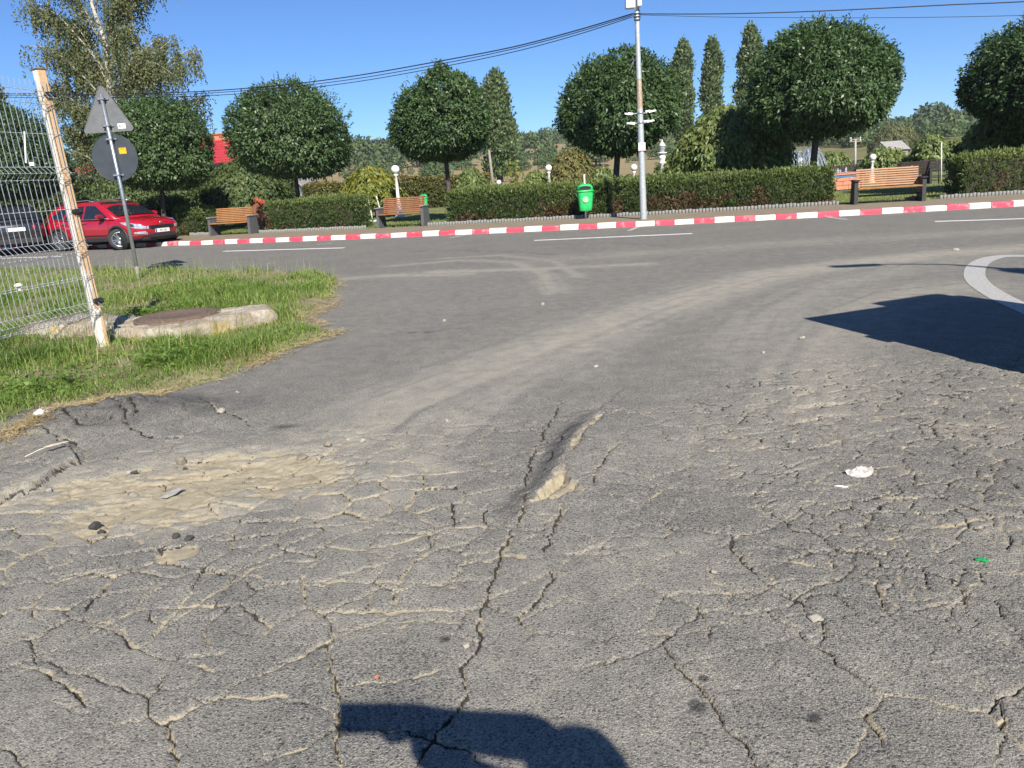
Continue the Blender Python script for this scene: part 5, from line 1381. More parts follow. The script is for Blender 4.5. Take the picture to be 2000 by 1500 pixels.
# ------------------------------------------------------------------ benches
def make_bench(label, wood, side, cap, back_n=8, group='benches facing the road', L=1.60):
    root = empty('park_bench'); tag(root, label, 'bench', group)
    pan = MB(); pan.prism([(-.27, 0), (.30, 0), (.24, .58), (-.21, .58)], .09, M=Matrix.Rotation(PI / 2, 3, 'Z')); pm = pan.mesh('end_panel', M[side])
    cp = MB(); cp.box((0, 0, .60), (.13, .52, .04), bev=.008); cm = cp.mesh('armrest', M[cap])
    for sg in (-1, 1):
        o = link_mesh('end_panel', pm, root); o.location = (sg * (L / 2 - .05), .02, 0)
        if sg > 0: o.location = (L / 2 - .05, .02, 0)
        c_ = link_mesh('armrest', cm, o)
    sl = MB(); sl.box((0, 0, 0), (L - .21, .028, .044), bev=.006); sm = sl.mesh('slat', M[wood])
    rk = math.radians(-14)
    for i in range(back_n):
        h = .455 + i * .0575
        o = link_mesh('slat', sm, root); o.location = (random.uniform(-.004, .004), .17 + (h - .45) * math.tan(-rk), h); o.rotation_euler = (rk + random.uniform(-.02, .02), 0, random.uniform(-.002, .002))
    st = MB(); st.box((0, 0, 0), (L - .21, .062, .032), bev=.006); sm2 = st.mesh('seat_slat', M[wood])
    for i in range(6):
        o = link_mesh('seat_slat', sm2, root); o.location = (0, -.245 + i * .075, .405 - .004 * abs(i - 2)); o.rotation_euler = (math.radians(3), 0, random.uniform(-.002, .002))
    mb = MB(); mb.box((0, .05, .20), (L - .20, .045, .045)); mb.build('crossbar', M['metal_dark'], root)
    for xx in (-.62, .62):
        mb = MB(); mb.prism([(-.25, .375), (.20, .375), (.24, .42), (.38, .90), (.35, .90), (.195, .425), (.17, .395), (-.25, .395)], .04, M=Matrix.Rotation(PI / 2, 3, 'Z'), c=(xx, 0, 0)); mb.build('bracket', M['metal_dark'], root)
    return root
def bench_at(o, ua, va, ub, vb, z=.12, back=.30):
    a, b = on_ground(ua, va, z), on_ground(ub, vb, z); ang = math.atan2(b.y - a.y, b.x - a.x); c = (a + b) / 2
    o.location = (c.x - math.sin(ang) * back, c.y + math.cos(ang) * back, z); o.rotation_euler = (0, 0, ang)
    return (b - a).length
b1 = make_bench('left bench of brown slats with dark speckled end panels', 'wood', 'concrete_dark', 'concrete_cap'); bench_at(b1, 400, 462, 495, 457)
b2 = make_bench('middle bench of reddish brown slats with speckled end panels', 'wood_red', 'concrete_dark', 'concrete_cap'); bench_at(b2, 732, 446, 830, 441)
b3 = make_bench('right bench of bright orange slats with black end panels', 'wood', 'metal_dark', 'metal_dark', L=1.72); bench_at(b3, 1672, 400, 1806, 393)
far = make_bench('shade-darkened slatted bench behind the fountain rim, left of the white lamp', 'wood_shaded', 'metal_dark', 'metal_dark', group='dark benches on the far side of the park')
def far_place(o, u, v, Y, rz): p = at_depth(u, v, Y); o.location = (p.x, Y, .1); o.rotation_euler = (0, 0, rz)
far2 = copy_tree(far); far3 = copy_tree(far)
far_place(far, 1638, 352, 34.5, PI - .05); far_place(far2, 1774, 350, 30.5, PI + .12); far_place(far3, 1822, 345, 33.0, PI - .1)
far2['label'] = 'shade-darkened slatted bench close behind the right bench'; far3['label'] = 'shade-darkened slatted bench beside the whitewashed tree trunk'

# ------------------------------------------------------------------ palisade edging in front of the hedges
lg = MB(); lg.lathe([(.046, -.12), (.046, .088), (.040, .100)], 8); log_me = lg.mesh('palisade_post', M['palisade'])
def edging(x0, x1, label, off=2.62):
    c = kerb((x0 + x1) / 2, off); root = empty('palisade_edging', (c.x, c.y, .12)); tag(root, label, 'edging', 'low grey palisade edgings in front of the hedges')
    x = x0
    while x < x1:
        p = kerb(x, off + random.uniform(-.006, .006)); o = link_mesh('palisade_post', log_me, root); o.location = (p.x - c.x, p.y - c.y, random.uniform(-.012, .012)); x = step(x, .0955)
edging(hx(345, 466), hx(402, 463), 'low grey palisade edging at the left of the left bench')
edging(hx(494, 459), hx(720, 446), 'low grey palisade edging in front of the small hedge')
edging(hx(838, 442), hx(1658, 401), 'longest grey palisade edging, in front of the long hedge')
edging(hx(1835, 388), hx(1835, 388) + 5.5, 'low grey palisade edging at the right edge')
edging(hx(1771, 392), hx(1771, 392) + .32, 'three palisade posts beside the right bench leg', 2.66)

# ------------------------------------------------------------------ lamps of the park
def globe_lamp(u, v_top, Y, label, s=1.0, zt=None):
    p = at_depth(u, v_top, Y); H = (zt or p.z) - .1; root = empty('globe_lamp', (p.x, Y, .1)); tag(root, label, 'lamp', 'white globe lamps in the park')
    h = H - .30 * s
    mb = MB(); mb.lathe([(.17 * s, 0), (.17 * s, .10), (.12 * s, .14), (.13 * s, .34), (.10 * s, .42), (.075 * s, .47), (.095 * s, .55), (.062 * s, .62), (.05 * s, h * .72), (.044 * s, h - .10), (.075 * s, h - .07), (.085 * s, h - .03), (.06 * s, h)], 14); mb.build('column', M['white_paint'], root)
    r = .145 * s
    mb = MB(); mb.lathe([(r * math.sin(a) + .001, h + r - r * math.cos(a)) for a in np.linspace(.25, PI, 12)], 18); mb.build('globe', M['white_plastic'], root)
    mb = MB(); mb.lathe([(.07 * s, h - .005), (.085 * s, h + .02), (.07 * s, h + .03)], 14); mb.build('collar', M['concrete_cap'], root)
    return root
globe_lamp(771, 322, 31.2, 'white globe lamp on a baluster column behind the middle bench', 1.15)
globe_lamp(1071, 321, 34.0, 'tall white globe lamp rising above the long hedge left of the bin', 1.0)
globe_lamp(974, 351, 33.0, 'short white globe lamp just above the long hedge', .72)
globe_lamp(1238, 320, 31.0, 'white globe lamp close to the left of the steel pole', .92)
globe_lamp(1563, 307, 32.6, 'white globe lamp in front of the fountain spray', 1.0)
globe_lamp(1705, 300, 34.5, 'white globe lamp in front of the weeping tree behind the right bench', 1.0)
globe_lamp(1637, 331, 37.0, 'tiny white globe lamp above the dark far bench', .55)
def lantern():
    Y = 30.0; p = at_depth(1293, 272, Y); H = p.z - .1; root = empty('lantern_column', (p.x, Y, .1)); tag(root, 'white column with an ornate lantern right of the steel pole', 'lamp')
    k = H / 2.9
    mb = MB(); mb.lathe([(.2, 0), (.2, .15), (.12, .25), (.10, 1.0 * k), (.085, 1.75 * k), (.13, 1.80 * k), (.13, 1.86 * k), (.09, 1.92 * k), (.12, 2.0 * k), (.14, 2.1 * k), (.09, 2.2 * k)], 14); mb.build('column', M['white_paint'], root)
    mb = MB(); mb.lathe([(.06, 2.2 * k), (.19, 2.26 * k), (.19, 2.30 * k), (.05, 2.32 * k)], 14); mb.build('gallery', M['white_paint'], root)
    mb = MB(); mb.lathe([(.09, 2.32 * k), (.13, 2.55 * k), (.12, 2.58 * k)], 10); mb.build('lantern_glass', M['lamp_clear'], root)
    mb = MB(); mb.lathe([(.16, 2.58 * k), (.06, 2.75 * k), (.02, 2.80 * k), (.025, 2.86 * k), (.005, 2.9 * k)], 10); mb.build('lantern_cap', M['white_paint'], root)
lantern()
# ------------------------------------------------------------------ litter bins
def bin_body(root, s=1.0, mats=('green_plastic', 'green_dark')):
    w0, w1, d0, d1, h = .165 * s, .215 * s, .12 * s, .15 * s, .50 * s
    def ringp(w_, d_, z, n=20, p=3.2):
        out = []
        for k in range(n):
            a = 2 * PI * k / n; c, s_ = math.cos(a), math.sin(a); out.append((math.copysign(abs(c) ** (2 / p), c) * w_, math.copysign(abs(s_) ** (2 / p), s_) * d_, z))
        return out
    def loft(rings, name, mat, par, cap=True):
        mb = MB(); n = len(rings[0]); vs = [v for r in rings for v in r]; fs = []
        for i in range(len(rings) - 1):
            for k in range(n): fs.append((i * n + k, i * n + (k + 1) % n, (i + 1) * n + (k + 1) % n, (i + 1) * n + k))
        fs += [list(reversed(range(n))), [(len(rings) - 1) * n + k for k in range(n)]]
        mb._add(vs, fs, 0, True); return mb.build(name, M[mat], par)
    loft([ringp(w0 * .9, d0 * .9, 0), ringp(w0, d0, .02), ringp(w0 * 1.05, d0 * 1.04, h * .2), ringp(w1 * .97, d1 * .97, h * .93), ringp(w1 * .97, d1 * .97, h)], 'container', mats[0], root)
    loft([ringp(w1 * 1.06, d1 * 1.08, h - .01), ringp(w1 * 1.08, d1 * 1.1, h + .03 * s), ringp(w1 * 1.03, d1 * 1.03, h + .035 * s)], 'rim', mats[0], root)
    # hood with a dark patch painting its shaded mouth towards the road
    hood = loft([ringp(w1 * 1.0, d1 * 1.0, h + .03 * s), ringp(w1 * .97, d1 * .98, h + .10 * s), ringp(w1 * .82, d1 * .86, h + .165 * s), ringp(w1 * .5, d1 * .55, h + .20 * s)], 'hood', mats[0], root)
    mb = MB(); vs = []; n = 18
    for k in range(n):
        a = 2 * PI * k / n; x = .165 * s * math.cos(a) - .02 * s; z = h + .095 * s + .055 * s * math.sin(a) * (1 if math.sin(a) > 0 else .8)
        t = (z - h - .03 * s) / (.17 * s); y = -d1 * (1.015 - .16 * max(t, 0) ** 2) * (1 - .10 * abs(x / w1) ** 3) - .006
        vs.append((x, y, z))
    mb._add(vs, [list(reversed(range(n)))]); mb.build('mouth', M['near_black'], root)
    return h, d1
def litter_bin():
    p = on_ground(1144, 429, .12); p = at_depth(1144, 412, p.y + .35)
    root = empty('litter_bin', (p.x, p.y, p.z), .06); tag(root, 'bright green litter bin with round white emblem before the long hedge', 'litter bin', None)
    h, d1 = bin_body(root, 1.06)
    H = p.z - .12
    mb = MB(); mb.tube([(.03, .20, -H), (.03, .20, 1.0)], .022, 10); mb.build('post', M['white_paint'], root)
    mb = MB(); mb.box((.03, .18, .25), (.05, .06, .3)); mb.build('bracket', M['galv'], root)
    # emblem: ring and a figure, raised a little
    yf = -d1 * .975; zc = h * .60; e = empty('emblem', (-.02, yf - .012, zc), 0, root)
    mb = MB(); n = 28; vs = []
    for r in (.058, .075):
        for k in range(n): a = 2 * PI * k / n; vs.append((r * math.cos(a), 0, r * math.sin(a)))
    vs += [(x, .03, z) for x, _, z in vs]
    fs = [(k, (k + 1) % n, n + (k + 1) % n, n + k) for k in range(n)] + [(n + k, n + (k + 1) % n, 3 * n + (k + 1) % n, 3 * n + k) for k in range(n)]
    mb._add(vs, fs); mb.build('ring', M['white_paint'], e)
    mb = MB(); mb.prism([(-.032, -.042), (-.012, -.042), (-.010, .0), (.010, .0), (.012, -.042), (.032, -.042), (.030, .012), (.010, .046), (-.030, .016)], .03, c=(0, .012, 0)); mb.build('figure', M['white_paint'], e)
    for xx in (-.235, .235):
        mb = MB(); mb.box((xx * 1.03, 0, h * .83), (.03, .05, .06), bev=.008); mb.build('hinge', M['green_dark'], root)
litter_bin()
def small_bin(u, v, Y, label, s, mats):
    p = at_depth(u, v, Y); root = empty('litter_bin', (p.x, Y, p.z)); tag(root, label, 'litter bin', 'small green litter bins in the park'); bin_body(root, s, mats)
    mb = MB(); mb.tube([(0, .2 * s, .1 - p.z), (0, .2 * s, .6 * s)], .02, 8); mb.build('post', M['galv'], root)
small_bin(829, 406, 25.6, 'slim green litter bin at the right end of the middle bench', .62, ('green_plastic', 'green_dark'))
small_bin(1717, 338, 40, 'small green litter bin behind the backrest of the right bench', .9, ('green_plastic', 'green_dark'))
small_bin(1863, 328, 33, 'green litter bin above the hedge at far right', .9, ('green_plastic', 'green_dark'))
small_bin(1842, 334, 39, 'dark green litter bin behind the thin sapling stake', .9, ('green_dark', 'green_dark'))

# ------------------------------------------------------------------ steel pole with boxes, plates and cables
PB = on_ground(1257, 428, .12)
def steel_pole():
    root = empty('steel_pole', PB); tag(root, 'tall galvanised steel pole with cables and boxes beside the pavement', 'pole')
    top = at_depth(1241, -60, PB.y); dx = top.x - PB.x; H = top.z - .12
    def ax(z): return dx * z / H
    mb = MB(); mb.tube([(ax(z), 0, z) for z in (-.2, .02, 1.2, 2.4, 3.4, 4.4, H)], [.088, .088, .082, .075, .066, .058, .050], 16); mb.build('shaft', M['pole_galvanised'], root)
    def zz(v): return at_depth(1250, v, PB.y).z - .12
    # the little white fins on their brackets
    k = 0
    for v, sides in ((220, (-1, 1)), (239, (-1, 1))):
        z = zz(v)
        for sg in sides:
            for j in range(2):
                o_ = .10 if j == 0 else .06
                mb = MB(); mb.box((ax(z) + sg * (.17 + .08 * (j == 0) + .05 * (v == 220)), -.03 + .14 * j, z + .02 * j + .015 * sg), (.19 if j == 0 else .13, .10, .012), bev=.004, M=Matrix.Rotation(-.16 * sg, 3, 'Y') @ Matrix.Rotation(.4, 3, 'X'))
                mb.build('fin', M['white_plastic'], root)
            mb = MB(); mb.box((ax(z) + sg * .10, 0, z - .015), (.16, .02, .02)); mb.build('arm', M['galv'], root)
        mb = MB(); mb.lathe([(.078, z - .03), (.084, z - .03), (.084, z + .02), (.078, z + .02)], 14, c=(ax(z), 0, 0)); mb.build('band', M['galv'], root)
    z = zz(287)
    pl = empty('sign_plate', (ax(z), -.095, z), 0, root)
    mb = MB(); mb.box((0, 0, 0), (.175, .012, .20), bev=.003); mb.build('plate', M['white_plastic'], pl)
    text_part('lettering', 'DE', .085, M['red_print'], pl, (-.02, -.008, .045), (PI / 2, 0, 0))
    for zz_, ln in ((.088, .15), (-.02, .13), (-.088, .15)):
        mb = MB(); mb.box((0, -.008, zz_), (ln, .003, .006)); mb.build('printed_line', M['red_print'], pl)
    # cabinets at the top
    for (u0, u1, v0, v1), nm in (((1221.5, 1238, -30, 18), 'cabinet'), ((1244, 1251, -25, 14), 'cabinet')):
        a, b = at_depth(u0, v1, PB.y - .05), at_depth(u1, v0, PB.y - .05)
        mb = MB(); mb.box(((a.x + b.x) / 2 - PB.x, -.08, (a.z + b.z) / 2 - .12), (b.x - a.x, .20, b.z - a.z), bev=.012); o = mb.build(nm, M['white_plastic'], root)
    for v in (27, 33, 39):
        z = zz(v); mb = MB(); mb.lathe([(.054, z - .012), (.072, z - .012), (.072, z + .012), (.054, z + .012)], 12, c=(ax(z), 0, 0)); mb.build('clamp', M['metal_dark'], root)
    z = zz(34); mb = MB(); mb.tube([(ax(z) - .05, -.06, z + .05), (ax(z) - .10, -.08, z - .02), (ax(z) - .02, -.09, z - .09), (ax(z) + .07, -.07, z - .03), (ax(z) + .06, -.05, z + .12), (ax(z) + .03, -.03, z + .24)], .008, 6); mb.build('cable_loop', M['cable'], root)
    # slender street lamp arm seen behind: white tube
    a, b = at_depth(1239, 116, PB.y + .2), at_depth(1230, 138, PB.y + .6)
    mb = MB(); mb.tube([a - PB, b - PB], .018, 8); mb.build('thin_arm', M['white_paint'], root)
steel_pole()
def cable(pts_px, Ya, Yb, r, label, ua=1236, ub=-120):
    mb = MB(); pts = []
    for u, v in pts_px:
        t = (u - ua) / (ub - ua); pts.append(at_depth(u, v, Ya + (Yb - Ya) * t))
    # smooth through the surveyed points
    fine = []
    n = len(pts)
    for i in range(n - 1):
        p0, p1, p2, p3 = pts[max(i - 1, 0)], pts[i], pts[i + 1], pts[min(i + 2, n - 1)]
        for k in range(8):
            t = k / 8; fine.append(.5 * ((2 * p1) + (p2 - p0) * t + (2 * p0 - 5 * p1 + 4 * p2 - p3) * t * t + (3 * p1 - p0 - 3 * p2 + p3) * t ** 3))
    fine.append(pts[-1]); mb.tube(fine, r, 5)
    return mb.build('overhead_cable', M['cable'])
for pts, r, lab in (
    ([(1238, 26), (1120, 61), (1000, 92), (860, 119), (700, 147), (560, 165), (400, 178), (250, 183), (100, 184), (-120, 178)], .016, 'thick top cable running from the steel pole to the left'),
    ([(1238, 29), (1120, 65), (1000, 96), (860, 125), (700, 153), (560, 170), (400, 182), (250, 186), (100, 187), (-120, 182)], .011, 'middle thin cable running from the steel pole to the left'),
    ([(1238, 32), (1120, 70), (1000, 102), (860, 131), (700, 159), (560, 176), (400, 187), (250, 190), (100, 191), (-120, 188)], .011, 'lowest thin cable running from the steel pole to the left')):
    tag(cable(pts, PB.y, 29.0, r, lab), lab, 'cable', 'overhead cables')
for pts, r, lab in (([(1246, 27), (1400, 27), (1560, 23), (1720, 16), (1860, 9), (2000, 3), (2200, -10)], .013, 'dark upper cable running from the steel pole to the right'),
                    ([(1246, 29), (1400, 33), (1560, 34.5), (1720, 34.5), (1860, 33), (2000, 30), (2200, 24)], .0065, 'faint lower cable running from the steel pole to the right')):
    tag(cable(pts, PB.y, 17.0, r, lab, 1246, 2200), lab, 'cable', 'overhead cables')

def utility_pole(u0, v0, u1, v1, Y, label, r=.1, arms=True, mat='pole_concrete'):
    a, b = at_depth(u1, v1, Y), at_depth(u0, v0, Y); root = empty('utility_pole', (a.x, Y, min(a.z, .1))); tag(root, label, 'utility pole')
    d = b - Vector((a.x, Y, min(a.z, .1)))
    mb = MB(); mb.tube([(0, 0, -.2), d], [r, r * .65], 8); mb.build('shaft', M[mat], root)
    if arms:
        for k, z in enumerate((.93, .985)):
            mb = MB(); mb.box((d.x * z, 0, d.z * z), (.9 - .2 * k, .08, .07)); mb.build('crossarm', M['old_wood'], root)
            for sx in (-.35, .35):
                mb = MB(); mb.lathe([(.03, 0), (.05, .05), (.03, .12)], 8, c=(d.x * z + sx, 0, d.z * z + .035)); mb.build('insulator', M['white_plastic'], root)
utility_pole(955, 293, 964, 358, 58, 'leaning pale wooden pole in front of the slim poplar', .13, False, 'old_wood')
utility_pole(1671, 271, 1670, 343, 58, 'utility pole with crossarms beyond the fountain', .10)
utility_pole(884, 322, 888, 374, 44, 'green painted thin pole just right of the pointed tree trunk', .05, False, 'green_dark')
# garden fence posts in the distance and the stakes of young trees
def stake(u, v_top, v_bot, Y, label, mat='old_wood', r=.035, group='thin fence stakes beyond the park lawn'):
    a, b = at_depth(u, v_top, Y), at_depth(u + .5, v_bot, Y); mb = MB(); mb.tube([(0, 0, min(0, .05 - b.z)), (a.x - b.x, 0, a.z - b.z)], [r, r * .9], 7)
    o = mb.build('stake', M[mat], None, (b.x, Y, b.z)); tag(o, label, 'stake', group)
for i, (u, vt, vb) in enumerate(((1692, 328, 340), (1711, 332, 341), (1743, 329, 340), (1763, 322, 336), (1784, 321, 334), (1801, 321, 334), (1807, 320, 334), (1831, 317, 330), (1993, 308, 320))):
    stake(u, vt, vb, 44, 'thin pale fence stake beyond the park lawn, ' + ('first', 'second', 'third', 'fourth', 'fifth', 'sixth', 'seventh', 'eighth', 'ninth and last')[i] + ' from the left')
stake(1839, 278, 345, 31, 'tall bare white stake of a sapling right of the right bench', 'whitewash', .022, None)
stake(1834, 316, 348, 29.8, 'thin dark iron post between the right bench and the right hedge', 'metal_dark', .022, None)
def swing():
    a = at_depth(720, 390, 27.8); b = at_depth(727, 419, 27.8)
    root = empty('garden_stand', (b.x, 27.8, .1)); tag(root, 'small white metal stand at the left end of the middle bench', 'stand')
    dx = a.x - b.x; H = a.z - .1
    mb = MB(); mb.tube([(0, 0, 0), (dx, 0, H)], .022, 7); mb.build('leg', M['white_paint'], root)
    mb = MB(); mb.tube([(.38, .1, -.05), (dx + .27, .1, H + .10)], .022, 7); mb.build('leg', M['white_paint'], root)
    mb = MB(); mb.box((.10, .05, .10), (.42, .22, .05), bev=.01); mb.build('foot_plate', M['white_paint'], root)
swing()

# ------------------------------------------------------------------ fountain
def fountain():
    c = Vector((11.95, 31.3, .1)); R = 2.5
    root = empty('fountain', c); tag(root, 'round fountain with terracotta clad basin, blue rim and white water jets', 'fountain')
    mb = MB(); mb.lathe([(R - .02, 0), (R - .02, .50)], 40, smooth=False); mb.build('basin_wall', M['concrete_cap'], root)
    n = 26; hgt = .155
    arc = 2 * PI * R / n
    tm = MB(); tm.box((0, 0, 0), (arc - .014, .035, hgt - .012), bev=.006); tme = tm.mesh('cladding_brick', M['basin_tile'])
    for row in range(3):
        for k in range(n):
            a = 2 * PI * (k + .5 * (row % 2)) / n
            if math.sin(a) > .35: continue
            o = link_mesh('cladding_brick', tme, root); o.location = (math.cos(a) * (R + .005), math.sin(a) * (R + .005), .045 + hgt * (row + .5)); o.rotation_euler = (0, 0, a + PI / 2)
    mb = MB(); prof = [(R - .34, .52), (R + .07, .52), (R + .07, .60), (R - .34, .60)]
    mb.lathe([(R - .3, .46), (R + .045, .50), (R + .045, .585), (R - .3, .585)], 40, smooth=False); mb.build('rim_band', M['basin_blue'], root)
    mb = MB(); mb.lathe([(R - .36, .585), (R + .08, .587), (R + .08, .625), (R - .36, .625)], 40, smooth=False); mb.build('coping', M['basin_tile'], root)
    mb = MB(); mb.lathe([(R - .37, .48), (R - .37, .50)], 40); mb.build('pool', M['pool_water'], root)
    rng = np.random.default_rng(77)
    # ring of arching jets and low bubblers
    mb = MB(); mb.lathe([(.20, .5), (.16, .9), (.05, 1.0)], 12); mb.build('nozzle', M['concrete_cap'], root)
    for k in range(54):
        a = 2 * PI * k / 54 + rng.uniform(-.05, .05); rs = .42 * rng.uniform(.8, 1.2); re = 1.15 * rng.uniform(.85, 1.15); h = 1.10 * rng.uniform(.8, 1.04)
        pts = []; rad = []
        for t in np.linspace(0, 1, 9):
            r = rs + (re - rs) * t; z = .62 + h * (4 * t * (1 - t) if t < .42 else (1 - ((t - .42) / .58) ** 1.8) * .974)
            w_ = .006 + .009 * t + rng.uniform(0, .006); pts.append((r * math.cos(a) + rng.normal(0, .012), r * math.sin(a) + rng.normal(0, .012), z)); rad.append(w_)
        mb = MB(); mb.tube(pts, rad, 5); mb.build('water_jet', M['water_spray'], root)
    for k in range(26):
        a = rng.uniform(PI * .98, PI * 2.02); r = 1.95 * rng.uniform(.75, 1.02); h = rng.uniform(.16, .36)
        mb = MB(); mb.lathe([(.04, .49), (.05, .5 + h * .5), (.035, .5 + h), (.01, .52 + h)], 6, c=(r * math.cos(a), r * math.sin(a), 0)); mb.build('bubbler', M['water_spray'], root)
    p = at_depth(1613, 335, 30.4)
    o = empty('swan_figure', (p.x, 30.4, p.z - .12)); tag(o, 'small white statue on a stand at the fountain edge', 'statue')
    mb = MB(); mb.lathe([(.10, -p.z + .22), (.08, -.06), (.10, 0)], 10); mb.build('stand', M['basin_tile'], o)
    mb = MB(); mb.tube([(-.16, 0, .05), (-.06, 0, .07), (.06, 0, .08), (.13, 0, .14), (.12, 0, .22), (.17, 0, .24)], [.02, .075, .07, .035, .03, .012], 8); mb.build('figure', M['white_paint'], o)
fountain()

# ------------------------------------------------------------------ road signs seen from behind
def road_sign(base, H, label, tri=.90, disc=.42, rz=0.0, lean=(0, 0)):
    root = empty('road_sign', base, rz); tag(root, label, 'road sign', None)
    mb = MB(); mb.tube([(0, 0, -.25), (0, 0, H * .5), (lean[0], lean[1], H)], .032, 12); pm = mb.build('post', M['galv'], root)
    mb = MB(); mb.lathe([(.0325, H), (.02, H + .012)], 12, c=(lean[0], lean[1], 0)); mb.build('post_cap', M['galv'], root)
    mb = MB(); mb.lathe([(.034, -.02), (.034, .26)], 12); mb.build('foot_sleeve', M['concrete_cap'], root)
    yb = .052
    def rounded_tri(s, r=.05):
        h = s * math.sqrt(3) / 2; C = [(-s / 2, 0), (s / 2, 0), (0, h)]; out = []
        cen = (0, h / 3)
        for k in range(3):
            p = C[k]; d = Vector((cen[0] - p[0], cen[1] - p[1])).normalized(); cc = Vector(p) + d * 2 * r; a0 = math.atan2(-d.y, -d.x)
            for j in range(-3, 4): a = a0 + j * (PI / 3) / 3; out.append((cc.x + r * math.cos(a), cc.y + r * math.sin(a)))
        return out
    zt = H + .18 - .78
    T = rounded_tri(tri, .045)
    mb = MB(); mb.prism([(x, z + zt) for x, z in T], .012, c=(lean[0], yb, 0)); tp = mb.build('triangle_panel', M['sign_back_light'], root)
    # folded rim stands proud of the sheet
    mb = MB(); mb.tube([(x + lean[0], yb - .006, z + zt) for x, z in T + T[:1]], .007, 6, cap=False); mb.build('panel_rim', M['sign_back_light'], tp)
    zd = zt - .035 - disc
    n = 40; D = [(disc * math.cos(2 * PI * k / n), disc * math.sin(2 * PI * k / n) + zd) for k in range(n)]
    mb = MB(); mb.prism(D, .012, c=(lean[0] * .8, yb, 0)); dp = mb.build('disc_panel', M['sign_back_dark'], root)
    mb = MB(); mb.tube([(x + lean[0] * .8, yb - .006, z) for x, z in D + D[:1]], .007, 6, cap=False); mb.build('panel_rim', M['sign_back_dark'], dp)
    mb = MB(); mb.box((.235 + lean[0], yb - .009, zt + .085), (.135, .004, .085)); lb = mb.build('label', M['white_plastic'], tp)
    text_part('print', 'A5', .075, M['black_print'], lb, (.225 + lean[0], yb - .0125, zt + .085), (PI / 2, 0, 0), .001)
    mb = MB(); mb.box((.17 + lean[0], yb - .009, zd + .11), (.125, .004, .10)); stk = mb.build('sticker', M['orange_sticker'], dp)
    mb = MB(); mb.box((.165 + lean[0], yb - .012, zd + .14), (.06, .002, .006)); mb.build('printed_line', M['black_print'], dp)
    for z in (H - .06, zt + .10, zd + disc * .78, zd - disc * .74):
        mb = MB(); f = lean[0] * z / H
        mb.box((f, .028, z), (.20, .012, .030), bev=.004); mb.box((f, -.036, z), (.085, .010, .030), bev=.003)
        mb.box((f - .045, -.002, z), (.012, .07, .028)); mb.box((f + .045, -.002, z), (.012, .07, .028)); cl = mb.build('clamp', M['galv'], root)
        mb = MB(); mb.tube([(f + .062, -.05, z), (f + .062, .04, z)], .007, 6); mb.tube([(f - .062, -.05, z), (f - .062, .04, z)], .007, 6); mb.build('bolt', M['metal_dark'], cl)
    return root
SB = on_ground(272, 548); topS = at_depth(197, 186, SB.y)
road_sign((SB.x, SB.y, .0), topS.z, 'grey backs of a triangular and a round road sign on one post', .92, .40, .0, (topS.x - SB.x, 0))

# ------------------------------------------------------------------ wire mesh fence on a rusty post
FP = on_ground(205, 685)
def fence_post():
    topp = at_depth(76, 137, FP.y); root = empty('fence_post', FP, math.radians(58)); tag(root, 'white painted fence post, rusting on one side, with black clamps', 'fence post')
    H = topp.z; l = Vector((0, 0, 0))
    root.rotation_euler = (Matrix.Rotation(math.atan2(topp.x - FP.x, H), 3, 'Y') @ Matrix.Rotation(math.radians(58), 3, 'Z')).to_euler()
    mb = MB(); a = .041; segs = 14
    vs = []; c = .008
    ring = [(-a + c, -a), (a - c, -a), (a, -a + c), (a, a - c), (a - c, a), (-a + c, a), (-a, a - c), (-a, -a + c)]
    for k in range(segs + 1):
        t = k / segs
        for x, y in ring: vs.append((x + l.x * t, y + l.y * t, -.3 + (H + .3) * t))
    fs = [tuple(reversed(range(8))), tuple(segs * 8 + i for i in range(8))]
    for k in range(segs):
        for i in range(8): fs.append((k * 8 + i, k * 8 + (i + 1) % 8, (k + 1) * 8 + (i + 1) % 8, (k + 1) * 8 + i))
    mb._add(vs, fs); mb.build('tube', M['post_paint'], root)
    mb = MB(); mb.box((l.x, l.y, H + .006), (.096, .096, .012), bev=.003); mb.build('cap', M['rust'], root)
    for v in (186, 414, 588):
        z = at_depth(100 + (v - 186) * .21, v, FP.y).z; t = z / H
        mb = MB(); mb.box((.02, -.03, z), (.085, .085, .055), bev=.012); k = mb.build('clamp', M['black_plastic'], root)
        mb = MB(); mb.tube([(.03, -.06, z), (.035, -.095, z)], .012, 8); mb.build('bolt', M['metal_dark'], k)
fence_post()
